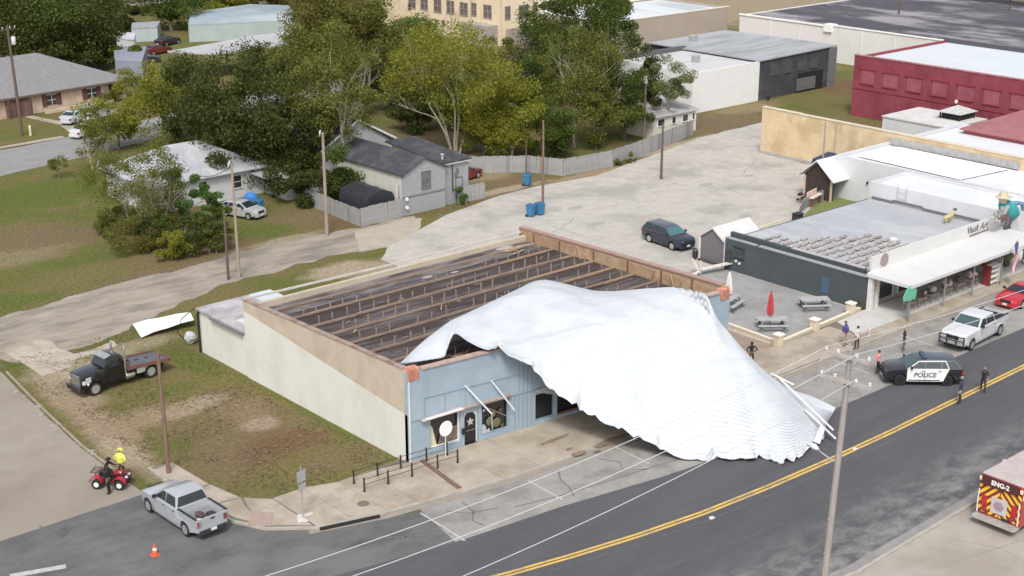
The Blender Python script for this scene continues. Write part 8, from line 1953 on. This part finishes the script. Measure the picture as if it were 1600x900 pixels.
blk = mat('black_clothes', (.014, .014, .016), rough=.8); blk2 = mat('black_trousers', (.018, .018, .02), rough=.8)
pink = mat('coral_shirt', (.66, .23, .22), rough=.8); purp = mat('violet_shirt', (.07, .055, .21), rough=.8); lgt = mat('pale_grey_shirt', (.55, .55, .55), rough=.8); jean = mat('faded_jeans', (.22, .24, .30), rough=.8); khaki = mat('khaki_shorts', (.34, .28, .22), rough=.8); grey = mat('charcoal_trousers', (.09, .088, .09), rough=.8)
hiv = mat('hi_vis_yellow', (.66, .74, .10), (.74, .80, .16), 5, .7)
walk = K(knL=(.12, -.20, .52), anL=(.12, -.16, .10), toL=(.13, -.34, .05), knR=(-.115, .04, .50), anR=(-.12, .30, .12), toR=(-.13, .14, .05), elL=(.25, .10, 1.17), wrL=(.27, .12, .94), elR=(-.25, -.06, 1.17), wrR=(-.27, -.20, .98))
stand = K(knL=(.14, -.01, .50), anL=(.17, .04, .09), toL=(.20, -.14, .045), knR=(-.14, -.02, .50), anR=(-.16, .03, .09), toR=(-.19, -.15, .045))
hands_up = K(elL=(.27, -.03, 1.18), wrL=(.16, -.26, 1.22), elR=(-.27, -.03, 1.18), wrR=(-.12, -.26, 1.25))
hips = K(elL=(.40, .08, 1.20), wrL=(.22, -.02, 1.02), elR=(-.40, .08, 1.20), wrR=(-.22, -.02, 1.02))
radio = K(elR=(-.30, -.05, 1.22), wrR=(-.20, -.22, 1.40))
p = at(1499, 631); person('officer in dark navy uniform standing on the yellow line', p.x, p.y, .036, math.radians(200), {**stand}, K(top=navy, legs=navy2, skin='a'), 1.82, hairc=(.25, .22, .2))
p = at(1535, 613); person('officer in black walking by the yellow line, pale sleeve raised', p.x, p.y, .036, math.radians(-60), {**walk, **radio}, K(top=blk, legs=blk2, skin='a', short=1), 1.72, hairc=(.22, .15, .08))
p = at(1411, 551); person('man in black shirt and grey trousers between the pickup and the police car', p.x, p.y, .14, math.radians(20), {**stand, **hands_up}, K(top=blk, legs=grey, skin='a', short=1), 1.62, hairc=(.2, .14, .08))
p = at(1371, 584); person('person in coral shirt standing in front of the police car', p.x, p.y, .03, math.radians(190), {**stand, **hands_up}, K(top=pink, legs=blk2, skin='a'), 1.62)
p = at(1319, 543); person('heavy person in violet shirt and shorts on the sidewalk', p.x, p.y, .14, math.radians(10), {**stand, 'elL': (.34, .05, 1.18), 'wrL': (.38, -.05, .96), 'elR': (-.34, .05, 1.18), 'wrR': (-.38, -.05, .96), 'shL': (.23, 0, 1.42), 'shR': (-.23, 0, 1.42)}, K(top=purp, legs=khaki, skin='a', short=1, shorts=1), 1.80, vest=purp)
p = at(1338, 548); person('slim person in pale grey shirt and black trousers on the sidewalk', p.x, p.y, .14, math.radians(170), {**stand}, K(top=lgt, legs=blk2, skin='a', short=1), 1.66)
p = at(1173, 574); person('person in black beside the right edge of the torn metal roof', p.x, p.y, .14, math.radians(150), {**stand, **hips}, K(top=blk, legs=blk2, skin='b'), 1.68)
# at the quad bike
qd = Q.rotation_euler.z; fw_ = Vector((math.cos(qd), math.sin(qd), 0)); lf_ = Vector((-fw_.y, fw_.x, 0))
sit = K(pelvis=(0, 0, .92), waist=(0, -.03, 1.05), chest=(0, -.12, 1.28), neck=(0, -.17, 1.44), head0=(0, -.20, 1.49), head1=(0, -.22, 1.58), head2=(0, -.21, 1.66), shL=(.19, -.13, 1.37), shR=(-.19, -.13, 1.37), elL=(.30, -.33, 1.18), wrL=(.33, -.56, 1.12), elR=(-.30, -.33, 1.18), wrR=(-.33, -.56, 1.12),
        hipL=(.12, -.03, .88), knL=(.30, -.38, .82), anL=(.36, -.32, .42), toL=(.37, -.48, .36), hipR=(-.12, -.03, .88), knR=(-.30, -.38, .82), anR=(-.36, -.32, .42), toR=(-.37, -.48, .36))
c = Q.location - fw_ * .28
person('rider in black sitting on the red quad bike', c.x, c.y, .02, qd + PI / 2, sit, K(top=blk, legs=blk2, skin='b'), 1.75, hat=blk)
p = at(171, 773); person('person in black standing at the near side of the red quad bike', p.x, p.y, .02, math.radians(200), {**stand, **hips, 'knL': (.05, -.02, .5), 'anL': (.06, .03, .09), 'toL': (.07, -.16, .045), 'knR': (-.06, -.02, .5), 'anR': (-.07, .03, .09), 'toR': (-.08, -.16, .045)}, K(top=blk, legs=blk2, skin='b'), 1.70)
c = Q.location + lf_ * .95 + fw_ * .25
person('person in bright yellow vest behind the red quad bike', c.x, c.y, .02, qd + PI * .9, {**stand, **hips}, K(top=hiv, legs=blk2, skin='a'), 1.80, vest=hiv, hat=hiv)
